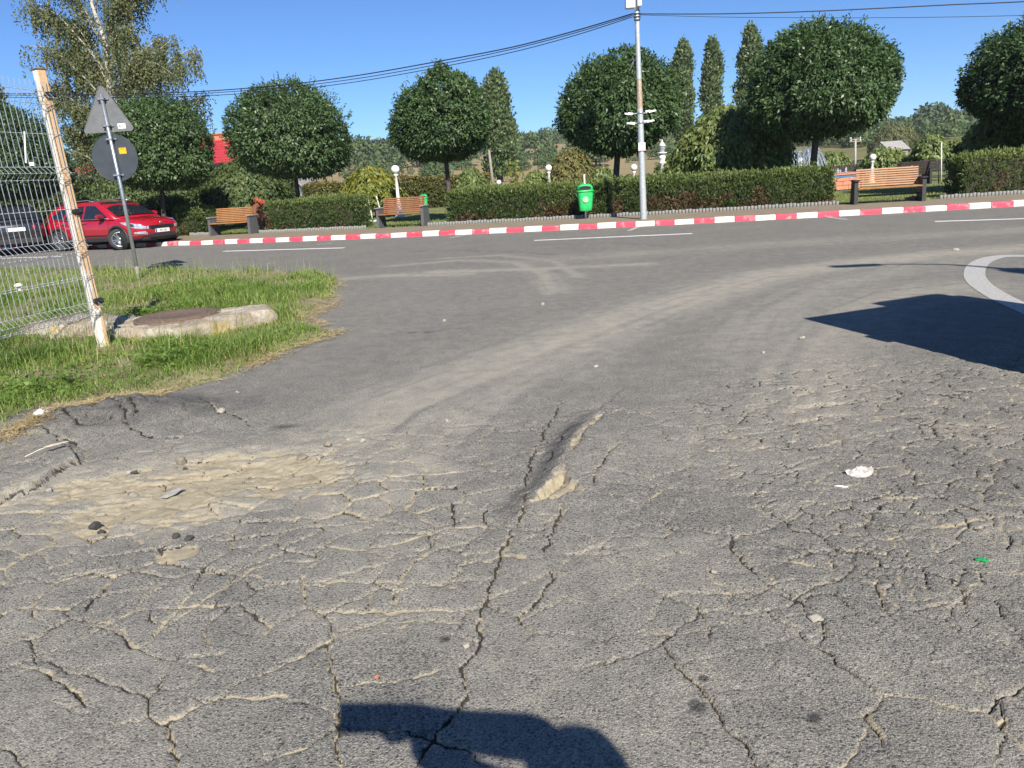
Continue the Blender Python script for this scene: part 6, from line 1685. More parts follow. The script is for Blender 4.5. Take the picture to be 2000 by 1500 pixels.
def mesh_fence():
    root = empty('wire_fence', (FP.x, FP.y, 0)); tag(root, 'galvanised wire mesh fence panel with folded ribs at the left edge', 'fence')
    d = Vector((-.24, -.97, 0)).normalized(); nrm = Vector((-d.y, d.x, 0))     # folds stand out to this side
    if nrm.x < 0: nrm = -nrm
    z0, z1 = .36, 2.47
    folds = [.44, 1.02, 1.68, 2.33]     # centre heights of the V ribs
    lean = Vector((at_depth(76, 137, FP.y).x - FP.x, 0, 0)) / at_depth(76, 137, FP.y).z
    def pt(s, z, out): return d * s + nrm * (out + .055) + lean * z + Vector((0, 0, z))
    vpts = [(z0, 0)]
    for f in folds: vpts += [(f - .055, 0), (f, .055), (f + .055, 0)]
    vpts += [(z1, 0)]
    mb = MB(); mb.tube([pt(0, z, o) for z, o in vpts], .0029, 5, smooth=False); wm = mb.mesh('vertical_wire', M['wire'])
    L = 2.48; k = 0; s = .02
    while s < L:
        o = link_mesh('vertical_wire', wm, root); o.location = d * s + nrm * random.uniform(-.001, .001); s += .056
    hz_ = [z0 + .01]
    for f in folds: hz_ += [(f - .055), f, (f + .055)]
    hz_ += [.72, .74, 1.36, 2.02]
    for z in hz_:
        isf = any(abs(z - f) < 1e-6 for f in folds)
        mb = MB(); o_ = (.055 if isf else 0) - .006
        mb.tube([pt(-.03, z, o_), pt(L * .5, z + random.uniform(-.003, .003), o_), pt(L, z, o_)], .0032, 5, smooth=False); mb.build('horizontal_wire', M['wire'], root)
    mb = MB(); q = pt(.42, 2.0, .012); mb.box((q.x, q.y, q.z - .10), (.012, .004, .26), M=Matrix.Rotation(.18, 3, 'Y')); mb.box((q.x + .025, q.y, q.z - .24), (.035, .006, .03)); mb.build('white_tag', M['white_plastic'], root)
    p2 = FP + d * (L + .05)
    r2 = empty('fence_post', p2, .2); tag(r2, 'fence post just outside the left edge of the picture', 'fence post')
    mb = MB(); mb.box((0, 0, 1.1), (.09, .09, 2.8), bev=.008); mb.build('tube', M['white_paint'], r2)
mesh_fence()

# ------------------------------------------------------------------ concrete slab with its rusty cover
def manhole():
    rng = np.random.default_rng(31)
    root = empty('concrete_slab', (-3.4, 7.9, 0)); tag(root, 'weathered concrete slab with a rusty round manhole cover in the grass', 'manhole')
    P = [(x + 3.4, y - 7.9) for x, y in SLAB]
    fine = []
    for (x0, y0), (x1, y1) in zip(P, P[1:] + P[:1]):
        m = max(2, int(math.hypot(x1 - x0, y1 - y0) / .035))
        for k in range(m): t = k / m; fine.append((x0 + (x1 - x0) * t, y0 + (y1 - y0) * t))
    n = len(fine); rings = []
    prof = [(1.02, -.06), (1.015, .05), (1.01, .12), (.995, .165), (.97, .195), (.90, .205), (.83, .207), (.75, .208), (.65, .207), (.55, .206), (.44, .205), (.33, .204), (.12, .203)]
    vs = []
    for sc, z in prof:
        for i, (x, y) in enumerate(fine):
            nx_ = (float(fbm(np.array([x * 6 + z * 9]), np.array([y * 6 - z * 7]), 41, 6, .7)[0]) - .5) * 1.9; big = .025 * (x + .1)
            sx_ = .03
            vs.append((sx_ + (x - sx_) * (sc + .04 * nx_), y * (sc + .04 * nx_), z + .035 * nx_ * (1 if z > .1 else .3) + (big if z > .1 else 0)))
    fs = []
    for k in range(len(prof) - 1):
        for i in range(n): fs.append((k * n + i, k * n + (i + 1) % n, (k + 1) * n + (i + 1) % n, (k + 1) * n + i))
    fs.append([(len(prof) - 1) * n + i for i in range(n)])
    mb = MB(); mb._add(vs, fs, 0, True); mb.build('slab', M['slab'], root); root.scale = (1, 1, .82)
    mb = MB(); cx, cy = -.12, .13; z = .236
    mb.lathe([(.40, z - .05), (.40, z), (.385, z + .012), (.37, z + .004), (.30, z + .006), (.295, z + .014), (.285, z + .006), (.02, z + .008)], 32, c=(cx, cy, 0)); mb.build('cover', M['rust'], root)
    mb = MB(); mb.lathe([(.44, z - .06), (.44, z - .006), (.405, z - .004), (.405, z - .03)], 32, c=(cx, cy, 0)); mb.build('cover_frame', M['rust'], root)
    # a broken lump of the same concrete behind the post
    c2 = Vector((-4.72, 8.25, .02)); mb = MB(); vs = []
    for k, (r, z) in enumerate(((.48, -.08), (.50, .04), (.46, .13), (.34, .165), (.12, .17))):
        for i in range(22):
            a = 2 * PI * i / 22; q = r * (1 + .30 * math.sin(a * 2 + 1) * .5 + .14 * rng.normal() * .6); vs.append((q * math.cos(a) * 1.15, q * math.sin(a) * .75, z + .02 * rng.normal()))
    fs = [(k * 22 + i, k * 22 + (i + 1) % 22, (k + 1) * 22 + (i + 1) % 22, (k + 1) * 22 + i) for k in range(4) for i in range(22)] + [[4 * 22 + i for i in range(22)]]
    mb._add(vs, fs, 0, True); o = mb.build('concrete_lump', M['slab'], None, c2); tag(o, 'flat lump of broken concrete in the grass behind the fence post', 'concrete')
manhole()

# ------------------------------------------------------------------ cars
def build_car(name, label, paint, rear_plate=None, front_plate=None, L=4.36, W=1.80, Ht=1.545, estate=False):
    root = empty(name); tag(root, label, 'car')
    hl = L / 2
    # stations: x, lower edge, waist height, half width
    st = [(-hl, .55, .92, .66), (-hl + .06, .42, .98, .74), (-hl + .30, .32, 1.02, .85), (-1.75, .28, 1.03, .885), (-1.35, .27, 1.02, .90), (-.6, .26, .985, .90), (.2, .26, .965, .90), (.95, .26, .955, .90), (1.25, .27, .945, .895),
          (1.60, .28, .915, .875), (1.90, .30, .865, .81), (hl - .10, .34, .80, .70), (hl, .42, .72, .56)]
    def sec(x, zl, zw, w):
        hood = x > .95
        cr = .035 if hood else .02
        half = [(w * .86, zl), (w * .965, zl + .10), (w * .985, zl + .28 * (zw - zl)), (w, zl + .55 * (zw - zl)), (w * .985, zl + .80 * (zw - zl)), (w * .955, zw - .045), (w * .90, zw), (w * .55, zw + cr), (0, zw + cr * 1.5)]
        return [(x, y, z) for y, z in half] + [(x, -y, z) for y, z in reversed(half[:-1])]
    secs = [sec(*s) for s in st]; n = len(secs[0]); vs = [v for s in secs for v in s]; fs = []
    for i in range(len(secs) - 1):
        for k in range(n - 1): fs.append((i * n + k, i * n + k + 1, (i + 1) * n + k + 1, (i + 1) * n + k))
        fs.append((i * n + n - 1, i * n, (i + 1) * n, (i + 1) * n + n - 1))
    fs += [tuple(range(n)), tuple(reversed(range((len(secs) - 1) * n, len(secs) * n)))]
    mb = MB(); mb._add(vs, fs, 0, True)
    # cabin shell
    xs_r = -hl + (.12 if estate else .22)
    cab = [(xs_r, 1.02, 1.06, .80), (-1.72, 1.0, 1.36, .70), (-1.45, 1.0, 1.475, .655), (-.9, .97, Ht - .03, .63), (-.25, .96, Ht, .625), (.25, .955, Ht - .025, .63), (.55, .955, 1.42, .655), (1.22, .94, 1.0, .78)]
    def csec(x, zb, zt, wt):
        wb = .865
        half = [(wb, zb), (wt + (wb - wt) * .25, zb + (zt - zb) * .72), (wt, zb + (zt - zb) * .93), (wt * .86, zt), (0, zt + .012)]
        return [(x, y, z) for y, z in half] + [(x, -y, z) for y, z in reversed(half[:-1])]
    cs = [csec(*c) for c in cab]; m = len(cs[0]); cv = [v for s in cs for v in s]; cf = []
    for i in range(len(cs) - 1):
        for k in range(m - 1): cf.append((i * m + k, i * m + k + 1, (i + 1) * m + k + 1, (i + 1) * m + k))
    cf += [tuple(range(m)), tuple(reversed(range((len(cs) - 1) * m, len(cs) * m)))]
    mb._add(cv, cf, 0, True)
    mb.build('body', M[paint], root)
    def side_y(x, z):       # cabin flank at height z
        c = None
        for a, b in zip(cab[:-1], cab[1:]):
            if a[0] <= x <= b[0]:
                t = (x - a[0]) / (b[0] - a[0]); c = [a[i] + (b[i] - a[i]) * t for i in range(4)]; break
        if c is None: c = cab[0] if x < cab[0][0] else cab[-1]
        _, zb, zt, wt = c; f = (z - zb) / max(zt - zb, .01); wb = .865; w1 = wt + (wb - wt) * .25
        return wb + (w1 - wb) * min(f / .72, 1) if f < .72 else w1 + (wt - w1) * (f - .72) / .21
    wins = [('side_window', [(.98, .995), (.40, 1.345), (.30, 1.405), (-.12, 1.42), (-.12, .995)]), ('side_window', [(-.20, .995), (-.20, 1.42), (-.85, 1.40), (-1.02, 1.02)]), ('side_window', [(-1.10, 1.04), (-.94, 1.385), (-1.28, 1.335), (-1.66, 1.12), (-1.62, 1.07)])]
    for sg in (1, -1):
        for nm, poly in wins:
            mb = MB(); pts = []
            # subdivide the outline a little so the pane follows the tumblehome
            for z in [0]: pass
            out = [(x, sg * (side_y(x, z) + .008), z) for x, z in poly]; cen = (sum(p[0] for p in poly) / len(poly), sum(p[1] for p in poly) / len(poly))
            k = len(out); cpt = (cen[0], sg * (side_y(*cen) + .012), cen[1])
            mb._add(out + [cpt], [(i, (i + 1) % k, k) for i in range(k)]); mb.build(nm, M['car_glass'], root)
        mb = MB(); mb.tube([(1.02, sg * .872, .985), (.3, sg * .880, .985), (-.9, sg * .88, 1.0), (-1.62, sg * .862, 1.06)], .010, 6); mb.build('window_trim', M['chrome'], root)
        mb = MB(); mb.tube([(.18, sg * .615, Ht - .01), (-.1, sg * .60, Ht + .045), (-1.1, sg * .60, Ht + .02), (-1.5, sg * .62, 1.475)], .016, 8); mb.build('roof_rail', M['chrome'], root)
        mb = MB(); mb.box((.80, sg * 1.00, 1.06), (.12, .20, .14), bev=.045); mi = mb.build('mirror', M[paint], root)
        mb = MB(); mb.box((.82, sg * .93, 1.0), (.10, .16, .05), bev=.02); mb.build('mirror_foot', M['car_black'], mi)
        for xx in (-.05, -1.02):
            mb = MB(); mb.box((xx, sg * .905, .885), (.20, .03, .028), bev=.01); mb.build('door_handle', M['chrome'], root)
        for xx, top in ((.98, .93), (-.16, .96), (-1.2, .98)):
            mb = MB(); mb.tube([(xx, sg * .902, .38), (xx + .01, sg * .906, .65), (xx - .02, sg * .893, top - .06)], .006, 5); mb.build('door_seam', M['car_black'], root)
        mb = MB(); mb.box((-.12, sg * .885, .33), (2.15, .04, .13), bev=.02); mb.build('sill_cladding', M['car_black'], root)
        mb = MB(); mb.box((.10, sg * .905, .47), (1.5, .02, .035), bev=.008); mb.build('door_strip', M['car_black'], root)
        # lights: panes that follow the skin of the body
        def skin(x, z):
            for p, q in zip(st[:-1], st[1:]):
                if p[0] <= x <= q[0]:
                    t = (x - p[0]) / (q[0] - p[0]); _, zl, zw, w = [p[i] + (q[i] - p[i]) * t for i in range(4)]; break
            else: _, zl, zw, w = st[-1] if x > 0 else st[0]
            zs = [zl, zl + .10, zl + .28 * (zw - zl), zl + .55 * (zw - zl), zl + .80 * (zw - zl), zw - .045, zw]; ys = [w * k for k in (.86, .965, .985, 1.0, .985, .955, .90)]
            return float(np.interp(z, zs, ys))
        def pane(nm, lo, hi, mat, off, par=root, wrap=0.0):
            k = 9; mb = MB(); vs = []
            xs = np.linspace(lo[0][0], lo[-1][0], k)
            for x in xs:
                z0 = float(np.interp(x, [p[0] for p in lo], [p[1] for p in lo])); z1 = float(np.interp(x, [p[0] for p in hi], [p[1] for p in hi]))
                for t in (0, .35, .7, 1): z = z0 + (z1 - z0) * t; vs.append((x + .004, sg * (skin(x, z) + off), z))
            if wrap:
                z0, z1 = lo[-1][1], hi[-1][1]
                for t in (0, .35, .7, 1): z = z0 + (z1 - z0) * t; vs.append((lo[-1][0] + (.030 if lo[-1][0] > 0 else -.030), sg * (skin(lo[-1][0], z) - wrap), z))
                k += 1
            mb._add(vs, [(i * 4 + j, (i + 1) * 4 + j, (i + 1) * 4 + j + 1, i * 4 + j + 1) for i in range(k - 1) for j in range(3)], 0, True)
            return mb.build(nm, M[mat], par)
        hl_ = pane('headlight', [(hl - .70, .835), (hl - .45, .725), (hl - .20, .640), (hl - .015, .610)], [(hl - .70, .845), (hl - .45, .845), (hl - .20, .775), (hl - .015, .690)], 'lamp_clear', .008, root, .10)
        pane('lamp_lens', [(hl - .40, .735), (hl - .24, .675)], [(hl - .40, .815), (hl - .24, .765)], 'car_black', .013, hl_)
        pane('fog_light', [(hl - .26, .475), (hl - .03, .455)], [(hl - .26, .525), (hl - .03, .535)], 'lamp_clear', .008, root, .06)
        pane('bumper_trim', [(hl - .34, .430), (hl - .02, .425)], [(hl - .34, .446), (hl - .02, .445)], 'chrome', .012, root, .16)
        tl = pane('tail_light', [(-hl + .42, .92), (-hl + .25, .84), (-hl + .015, .76)], [(-hl + .42, .95), (-hl + .25, .97), (-hl + .015, .885)], 'lamp_red', .008, root, .20)
        pane('bumper_reflector', [(-hl + .22, .50), (-hl + .02, .575)], [(-hl + .22, .53), (-hl + .02, .60)], 'lamp_red', .008, root, .18)
    # front
    mb = MB(); pts = [(.47, .695), (.43, .600), (.30, .580), (-.30, .580), (-.43, .600), (-.47, .695), (-.35, .705), (.35, .705)]
    mb._add([(hl + .020, y, z) for y, z in pts] + [(hl - .12, y, z) for y, z in pts], [tuple(range(8)), tuple(range(15, 7, -1))] + [(i, (i + 1) % 8, 8 + (i + 1) % 8, 8 + i) for i in range(8)]); gr = mb.build('grille', M['car_black'], root)
    for z in (.605, .645, .685):
        mb = MB(); mb.box((hl + .024, 0, z), (.012, .80, .010)); mb.build('grille_bar', M['metal_dark'], gr)
    mb = MB(); mb.lathe([(.05, 0), (.052, .008), (.03, .012)], 14); o = mb.build('badge', M['chrome'], root); o.rotation_euler = (0, PI / 2, 0); o.location = (hl + .005, 0, .775); o.scale = (.6, 1, 1)
    mb = MB(); mb.box((hl - .03, 0, .385), (.10, .95, .15), bev=.03); mb.build('lower_grille', M['car_black'], root)
    mb = MB(); mb.box((hl - .14, 0, .30), (.22, 1.25, .10), bev=.03); mb.build('bumper_lip', M['car_black'], root)
    mb = MB(); mb.box((-hl + .08, 0, .42), (.22, 1.35, .20), bev=.05); mb.build('rear_bumper', M['car_black'], root)
    # screens
    def screen(nm, a, b, wa, wb, off):
        mb = MB(); d = Vector((b[0] - a[0], 0, b[1] - a[1])).normalized(); nn = Vector((d.z, 0, -d.x)) * off
        if (nn.z < 0): nn = -nn
        k = 6; rows = []
        for t in (0.04, .5, .95):
            w_ = wa + (wb - wa) * t
            for j in range(k + 1): y = -w_ + 2 * w_ * j / k; rows.append((a[0] + (b[0] - a[0]) * t + nn.x, y, a[1] + (b[1] - a[1]) * t + nn.z + .02 * (1 - (y / w_) ** 2)))
        mb._add(rows, [(r * (k + 1) + j, r * (k + 1) + j + 1, (r + 1) * (k + 1) + j + 1, (r + 1) * (k + 1) + j) for r in range(2) for j in range(k)], 0, True); mb.build(nm, M['car_glass'], root)
    screen('windscreen', (1.22, 1.0), (.33, Ht - .06), .70, .58, .035); screen('rear_window', (xs_r, 1.08), (-1.50, 1.46), .66, .56, .03)
    # wheels
    for sx, sy in ((1.35, 1), (1.35, -1), (-1.35, 1), (-1.35, -1)):
        mb = MB(); vs = []; nn = 22
        for r0, yy in ((.43, .895), (.43, .940), (.365, .940), (.365, .80)):
            for k in range(nn + 1): a = math.radians(-18 + 216 * k / nn); vs.append((sx + r0 * math.cos(a), sy * yy, .335 + r0 * math.sin(a)))
        mb._add(vs, [(q * (nn + 1) + k, q * (nn + 1) + k + 1, (q + 1) * (nn + 1) + k + 1, (q + 1) * (nn + 1) + k) for q in range(3) for k in range(nn)], 0, True); mb.build('wheel_arch', M['car_black'], root)
        mb = MB(); mb.lathe([(.385, .0), (.385, .012)], 24); o = mb.build('arch_shade_disc', M['near_black'], root); o.rotation_euler = (-sy * PI / 2, 0, 0); o.location = (sx, sy * .898, .345)  # flat dark disc on the closed side, painting the arch's shade
        wh = empty('wheel', (sx, sy * .85, .335), 0, root); wh.rotation_euler = (-sy * PI / 2, 0, random.uniform(0, 1))
        mb = MB(); mb.lathe([(.215, -.11), (.30, -.115), (.332, -.09), (.335, 0), (.332, .07), (.310, .095), (.240, .098), (.228, .08)], 30); mb.build('tyre', M['tyre'], wh)
        mb = MB(); mb.lathe([(.235, .085), (.235, .110), (.215, .112), (.205, .085)], 26)
        mb.lathe([(.05, .06), (.05, .10), (.03, .108)], 12)
        for k in range(10):
            a = 2 * PI * k / 10 + (.12 if k % 2 else -.12); c_, s_ = math.cos(a), math.sin(a)
            mb.box((c_ * .132, s_ * .132, .088), (.175, .026, .022), rz=a)
        mb.build('rim', M['rim'], wh)
        mb = MB(); mb.lathe([(.21, .03), (.21, .04)], 20); mb.build('brake_disc', M['near_black'], wh)
    for tx, xx, ry, txt in ((front_plate, hl + .022, PI / 2, front_plate), (rear_plate, -hl - .02, -PI / 2, rear_plate)):
        if tx is None: continue
        pz = .525 if xx > 0 else .80
        pl = empty('licence_plate', (xx, 0, pz), ry, root)
        mb = MB(); mb.box((0, 0, 0), (.52, .012, .115), bev=.003); mb.build('plate', M['white_plastic'], pl)
        mb = MB(); mb.box((-.235, -.008, 0), (.042, .004, .108)); mb.build('band', M['blue_print'], pl)
        if txt: text_part('lettering', txt, .095, M['black_print'], pl, (.02, -.008, -.004), (PI / 2, 0, 0), .001, sx=.95)
    return root
car = build_car('red_car', 'red crossover car parked at the kerb behind the road signs', 'red_car', None, 'IMI GIS')
wa, wb_ = on_ground(236, 488), on_ground(108, 495)
ang = kerb_angle(-13.5) + .02
mid = Vector((wa.x - 1.35 * math.cos(ang), wa.y - 1.35 * math.sin(ang), 0)); car.location = (mid.x - math.sin(ang) * .86, mid.y + math.cos(ang) * .86, 0); car.rotation_euler = (0, 0, ang)
car.scale = (1.05, 1, .97)
car2 = build_car('dark_car', 'black car seen from behind with red tail lights at the left edge', 'dark_car', '', None, estate=True, Ht=1.58)
e = on_ground(33, 499); away = Vector((e.x, e.y, 0)).normalized(); c2 = e + away * 2.20
car2.location = (c2.x, c2.y, 0); car2.rotation_euler = (0, 0, math.atan2(away.y, away.x) + .06)

# ------------------------------------------------------------------ things just outside the frame whose shadows fall into it
def van():
    """parked panel van; its front and roof line throw the broad shadow at the right"""
    root = empty('panel_van'); tag(root, 'silver panel van parked just outside the right edge, casting the broad shadow', 'van')
    prof = [(0.0, .35), (.0, 1.02), (.03, 1.76), (.10, 1.88), (.30, 1.93), (4.2, 1.95), (4.35, 1.85), (4.40, .42), (4.2, .34), (.5, .32)]
    w_ = .93; mb = MB()
    mb.prism(prof, w_ * 2); o = mb.build('body', M['silver_car'], root)
    mb = MB(); mb.box((.95, .42, 2.07), (1.5, .85, .22), bev=.09); mb.build('roof_box', M['car_black'], root)
    mb = MB(); mb._add([(-.012, -.80, 1.08), (-.012, .80, 1.08), (.016, .76, 1.72), (.016, -.76, 1.72)], [(0, 1, 2, 3)]); mb.build('windscreen', M['car_glass'], root)
    for sg in (-1, 1):
        mb = MB(); mb.prism([(.16, 1.10), (.20, 1.70), (1.15, 1.72), (1.15, 1.10)], .01, c=(0, sg * .935, 0)); mb.build('side_window', M['car_glass'], root)
        mb = MB(); mb.box((.16, sg * .965, 1.18), (.10, .07, .18), bev=.03); mb.build('mirror', M['car_black'], root)
        mb = MB(); mb.box((-.02, sg * .72, .78), (.06, .28, .20), bev=.02); mb.build('headlight', M['lamp_clear'], root)
        mb = MB(); mb.box((4.40, sg * .82, 1.0), (.05, .14, .5), bev=.02); mb.build('tail_light', M['lamp_red'], root)
        for xx in (.75, 3.4):
            wh = empty('wheel', (xx, sg * .83, .34), 0, root); wh.rotation_euler = (-sg * PI / 2, 0, 0)
            mb = MB(); mb.lathe([(.2, -.11), (.31, -.11), (.34, -.08), (.34, .08), (.31, .115), (.2, .11)], 26); mb.build('tyre', M['tyre'], wh)
            mb = MB(); mb.lathe([(.21, .07), (.21, .11), (.05, .12)], 18); mb.build('rim', M['rim'], wh)
    mb = MB(); mb.box((-.03, 0, .46), (.14, 1.78, .24), bev=.05); mb.build('bumper', M['car_black'], root)
    return root
vn = van()
vn.rotation_euler = (0, 0, math.radians(-71.0)); vn.location = (4.10, 4.62, 0)
def street_lamp():
    H = 6.2; tip = on_ground(1617, 521); sx, sy = -TO_SUN.x / TO_SUN.z, -TO_SUN.y / TO_SUN.z
    hx_, hy_ = tip.x - sx * H, tip.y - sy * H
    bx, by = hx_ + 1.34, hy_ - .2
    root = empty('street_lamp', (bx, by, 0)); tag(root, 'street lamp outside the right edge, its long thin shadow lying on the asphalt', 'street lamp')
    mb = MB(); mb.tube([(0, 0, -.2), (0, 0, 2.0), (0, 0, 4.2), (0, 0, 5.35), (0, 0, 5.45), (-.15, .02, 5.95), (-.55, .09, 6.15), (-.75, .12, 6.18)], [.30, .29, .26, .20, .06, .035, .024, .022], 12); mb.build('shaft', M['galv'], root)
    mb = MB(); mb.box((-1.02, .16, 6.18), (.62, .20, .10), bev=.04, M=Matrix.Rotation(-.15, 3, 'Z')); mb.build('lamp_head', M['metal_dark'], root)
    mb = MB(); mb.box((-1.02, .16, 6.125), (.45, .14, .02), M=Matrix.Rotation(-.15, 3, 'Z')); mb.build('lamp_glass', M['lamp_clear'], root)
street_lamp()
sg_t = on_ground(1977, 475); sx_, sy_ = -TO_SUN.x / TO_SUN.z, -TO_SUN.y / TO_SUN.z
# ------------------------------------------------------------------ the photographer
def person():
    root = empty('person', (.61, -.50, 0)); tag(root, 'person in dark clothes whose arm and hand shadow lies on the asphalt', 'person')
    ox, oy = .61, -.50
    J = {}; V = []; R = []; E = []
    def v(name, p, r, par=None):
        J[name] = len(V); V.append((p[0] - ox, p[1] - oy, p[2])); R.append(r)
        if par: E.append((J[par], J[name]))
    v('pelvis', (.62, -.54, .82), .135); v('waist', (.61, -.53, .98), .12, 'pelvis'); v('chest', (.60, -.50, 1.18), .145, 'waist'); v('neck0', (.575, -.44, 1.315), .08, 'chest'); v('neck1', (.59, -.405, 1.365), .06, 'neck0')
    v('jaw', (0.603, -0.385, 1.405), .070, 'neck1'); v('head', (0.602, -0.385, 1.465), .085, 'jaw'); v('crown', (0.602, -0.395, 1.505), .066, 'head')
    v('shr', (.77, -.47, 1.28), .075, 'chest'); v('elr', (.50, -.20, 1.14), .105, 'shr'); v('far', (.34, -.13, 1.19), .085, 'elr'); v('wrr', (.22, -.08, 1.23), .062, 'far'); v('hdr', (.16, -.045, 1.28), .050, 'wrr'); v('pmr', (.115, -.035, 1.33), .040, 'hdr')
    v('shl', (.50, -.38, 1.315), .085, 'chest'); v('ell', (.45, -.06, 1.315), .068, 'shl'); v('fal', (.30, -.04, 1.325), .058, 'ell'); v('wrl', (.19, -.032, 1.345), .052, 'fal'); v('hdl', (.110, -.032, 1.372), .052, 'wrl'); v('pml', (.055, -.032, 1.376), .044, 'hdl')
    for s, n in ((-1, 'l'), (1, 'r')):
        v('hip' + n, (.62 + s * .10, -.54, .77), .105, 'pelvis'); v('kn' + n, (.62 + s * .12, -.48, .45), .065, 'hip' + n); v('an' + n, (.62 + s * .13, -.55, .09), .042, 'kn' + n); v('to' + n, (.62 + s * .14, -.39, .035), .036, 'an' + n)
    me = bpy.data.meshes.new('body'); me.from_pydata(V, E, []); o = link_mesh('body', me, root); me.materials.append(M['cloth_navy'])
    mod = o.modifiers.new('skin', 'SKIN'); mod.use_smooth_shade = True
    for d, r in zip(me.skin_vertices[0].data, R): d.radius = (r, r)
    me.skin_vertices[0].data[0].use_root = True
    sub = o.modifiers.new('sub', 'SUBSURF'); sub.levels = sub.render_levels = 2
    mb = MB(); mb.lathe([(.02, .0), (.092, .02), (.104, .08), (.092, .14), (.05, .175)], 16, c=(.602 - ox, -.40 - oy, 1.405)); mb.build('hair', M['hair'], root)
    mb = MB(); mb.tube([(.603 - ox, -.305 - oy, 1.445), (.603 - ox, -.275 - oy, 1.42), (.603 - ox, -.295 - oy, 1.41)], [.012, .014, .010], 8); mb.build('nose', M['skin'], root)
    for sx in (-.032, .032):
        mb = MB(); mb.lathe([(.011, 0), (.008, .006)], 10); e_ = mb.build('eye', M['white_plastic'], root); e_.rotation_euler = (-PI / 2, 0, 0); e_.location = (.602 + sx - ox, -.308 - oy, 1.46)
    mb = MB(); mb.box((.603 - ox, -.312 - oy, 1.387), (.045, .012, .010), bev=.004); mb.build('mouth', M['skin'], root)
    # fingers of the left hand closed round the end of the phone, thumb below
    for k, (dz, ln) in enumerate(((.052, .072), (.028, .080), (.004, .078), (-.018, .062))):
        a = Vector((.090 - ox, -.030 - oy, 1.362 + dz * .55)); mb = MB()
        mb.tube([a, a + Vector((-.022, .004, .016 + dz * .2)), a + Vector((-.050, .004, .010 + dz * .25)), a + Vector((-.062 - .1 * (ln - .06), .002, .006 + dz * .2))], [.010, .0095, .009, .007], 8); mb.build('finger', M['skin'], root)
    a = Vector((.100 - ox, -.034 - oy, 1.352)); mb = MB(); mb.tube([a, a + Vector((-.018, -.012, -.026)), a + Vector((-.046, -.010, -.026)), a + Vector((-.060, -.006, -.008))], [.012, .011, .010, .008], 8); mb.build('thumb', M['skin'], root)
person()
def phone():
    root = empty('phone', (0, 0, CAM_H)); root.rotation_euler = cam.rotation_euler
    tag(root, 'black mobile phone held out sideways, its shadow a dark rectangle on the asphalt', 'phone')
    mb = MB(); mb.box((.002, -.010, .014), (.164, .084, .008), bev=.002); mb.build('case', M['black_plastic'], root)
    mb = MB(); mb.box((.002, -.010, .0188), (.154, .074, .001)); mb.build('screen', M['car_glass'], root)
phone()

# ------------------------------------------------------------------ stones and litter on the asphalt
def stone_mesh(seed, mat, flat=.65, n=90):
    rng = np.random.default_rng(seed); d = rand_dirs(n, rng)
    bm = bmesh.new()
    k = 1 + .18 * np.sin(d[:, 0] * 3 + seed) + .10 * rng.normal(0, .5, n)
    for p, q in zip(d, k): bm.verts.new((p[0] * q, p[1] * q * .8, p[2] * q * flat))
    r = bmesh.ops.convex_hull(bm, input=bm.verts)
    bmesh.ops.delete(bm, geom=[v for v in bm.verts if not v.link_faces], context='VERTS')
    bmesh.ops.recalc_face_normals(bm, faces=bm.faces)
    me = bpy.data.meshes.new('stone'); bm.to_mesh(me); bm.free(); me.materials.append(M[mat]); return me
def stone(u, v, r, label, seed, mat='rock', flat=.65, rz=0.0, name='stone', group='loose stones on the asphalt', cat='stone', n=26, sink=.7):
    p = on_ground(u, v); z = gz(p.x, p.y)
    o = link_mesh(name, stone_mesh(seed, mat, flat, n)); o.location = (p.x, p.y, z + r * flat * sink); o.scale = (r, r, r); o.rotation_euler = (.1, -.1, rz)
    tag(o, label, cat, group); return o
stone(433, 813, .032, 'largest pale stone, at the end of a crack near the verge', 1, 'rock_pale', .55, .3)
stone(355, 903, .036, 'grey brown stone standing on the sand of the pothole', 2, 'rock', .7, .9)
stone(362, 914, .015, 'small dark pebble touching the stone on the sand', 3, 'asphalt_lump')
stone(709, 860, .016, 'round pale pebble, right one of the pair at the pothole rim', 4, 'rock_pale', .8)
stone(680, 857, .015, 'round pale pebble, left one of the pair at the pothole rim', 5, 'rock_pale', .8)
stone(640, 870, .026, 'pale angular stone just left of the pair of pebbles', 6, 'rock', .75)
stone(465, 771, .017, 'small square pale stone alone on the smooth asphalt near the verge', 7, 'rock_pale', .8)
stone(590, 890, .035, 'flat pale stone half sunk in the pothole sand', 8, 'rock', .35)
stone(873, 822, .013, 'small whitish stone alone right of the pothole', 9, 'rock_pale', .7)
stone(1165, 717, .022, 'white chip of stone alone in the middle of the dusty track', 10, 'rock_pale', .5)
stone(1567, 662, .022, 'pale stone just below the broad shadow', 11, 'rock_pale', .7)
stone(1612, 795, .016, 'grey stone below the broad shadow, right of the crest', 12, 'rock', .8)
stone(1490, 690, .016, 'small white stone left of the broad shadow', 13, 'rock_pale', .6)
stone(1060, 596, .028, 'white stone on the far dusty track', 14, 'rock_pale', .6)
stone(868, 628, .024, 'white stone beside the dark oil marks', 15, 'rock_pale', .6)
stone(1868, 490, .04, 'pale stone on the road near the right shadow tip', 16, 'rock_pale', .6)
stone(1590, 1209, .022, 'cream coloured flat chip lying near the right foreground crack', 17, 'rock_pale', .35, .4)
stone(1602, 1211, .010, 'tiny cream chip beside the cream coloured flat chip', 18, 'rock_pale', .5)
stone(183, 1028, .030, 'black lump of broken asphalt at the lower left of the sand', 19, 'asphalt_lump', .6)
stone(196, 1034, .020, 'smaller black asphalt lump beside the other', 20, 'asphalt_lump', .6)
stone(345, 1052, .020, 'dark asphalt crumb above the small sandy hole', 21, 'asphalt_lump', .6)
stone(372, 1056, .022, 'dark asphalt crumb at the right of the small sandy hole', 22, 'asphalt_lump', .5)
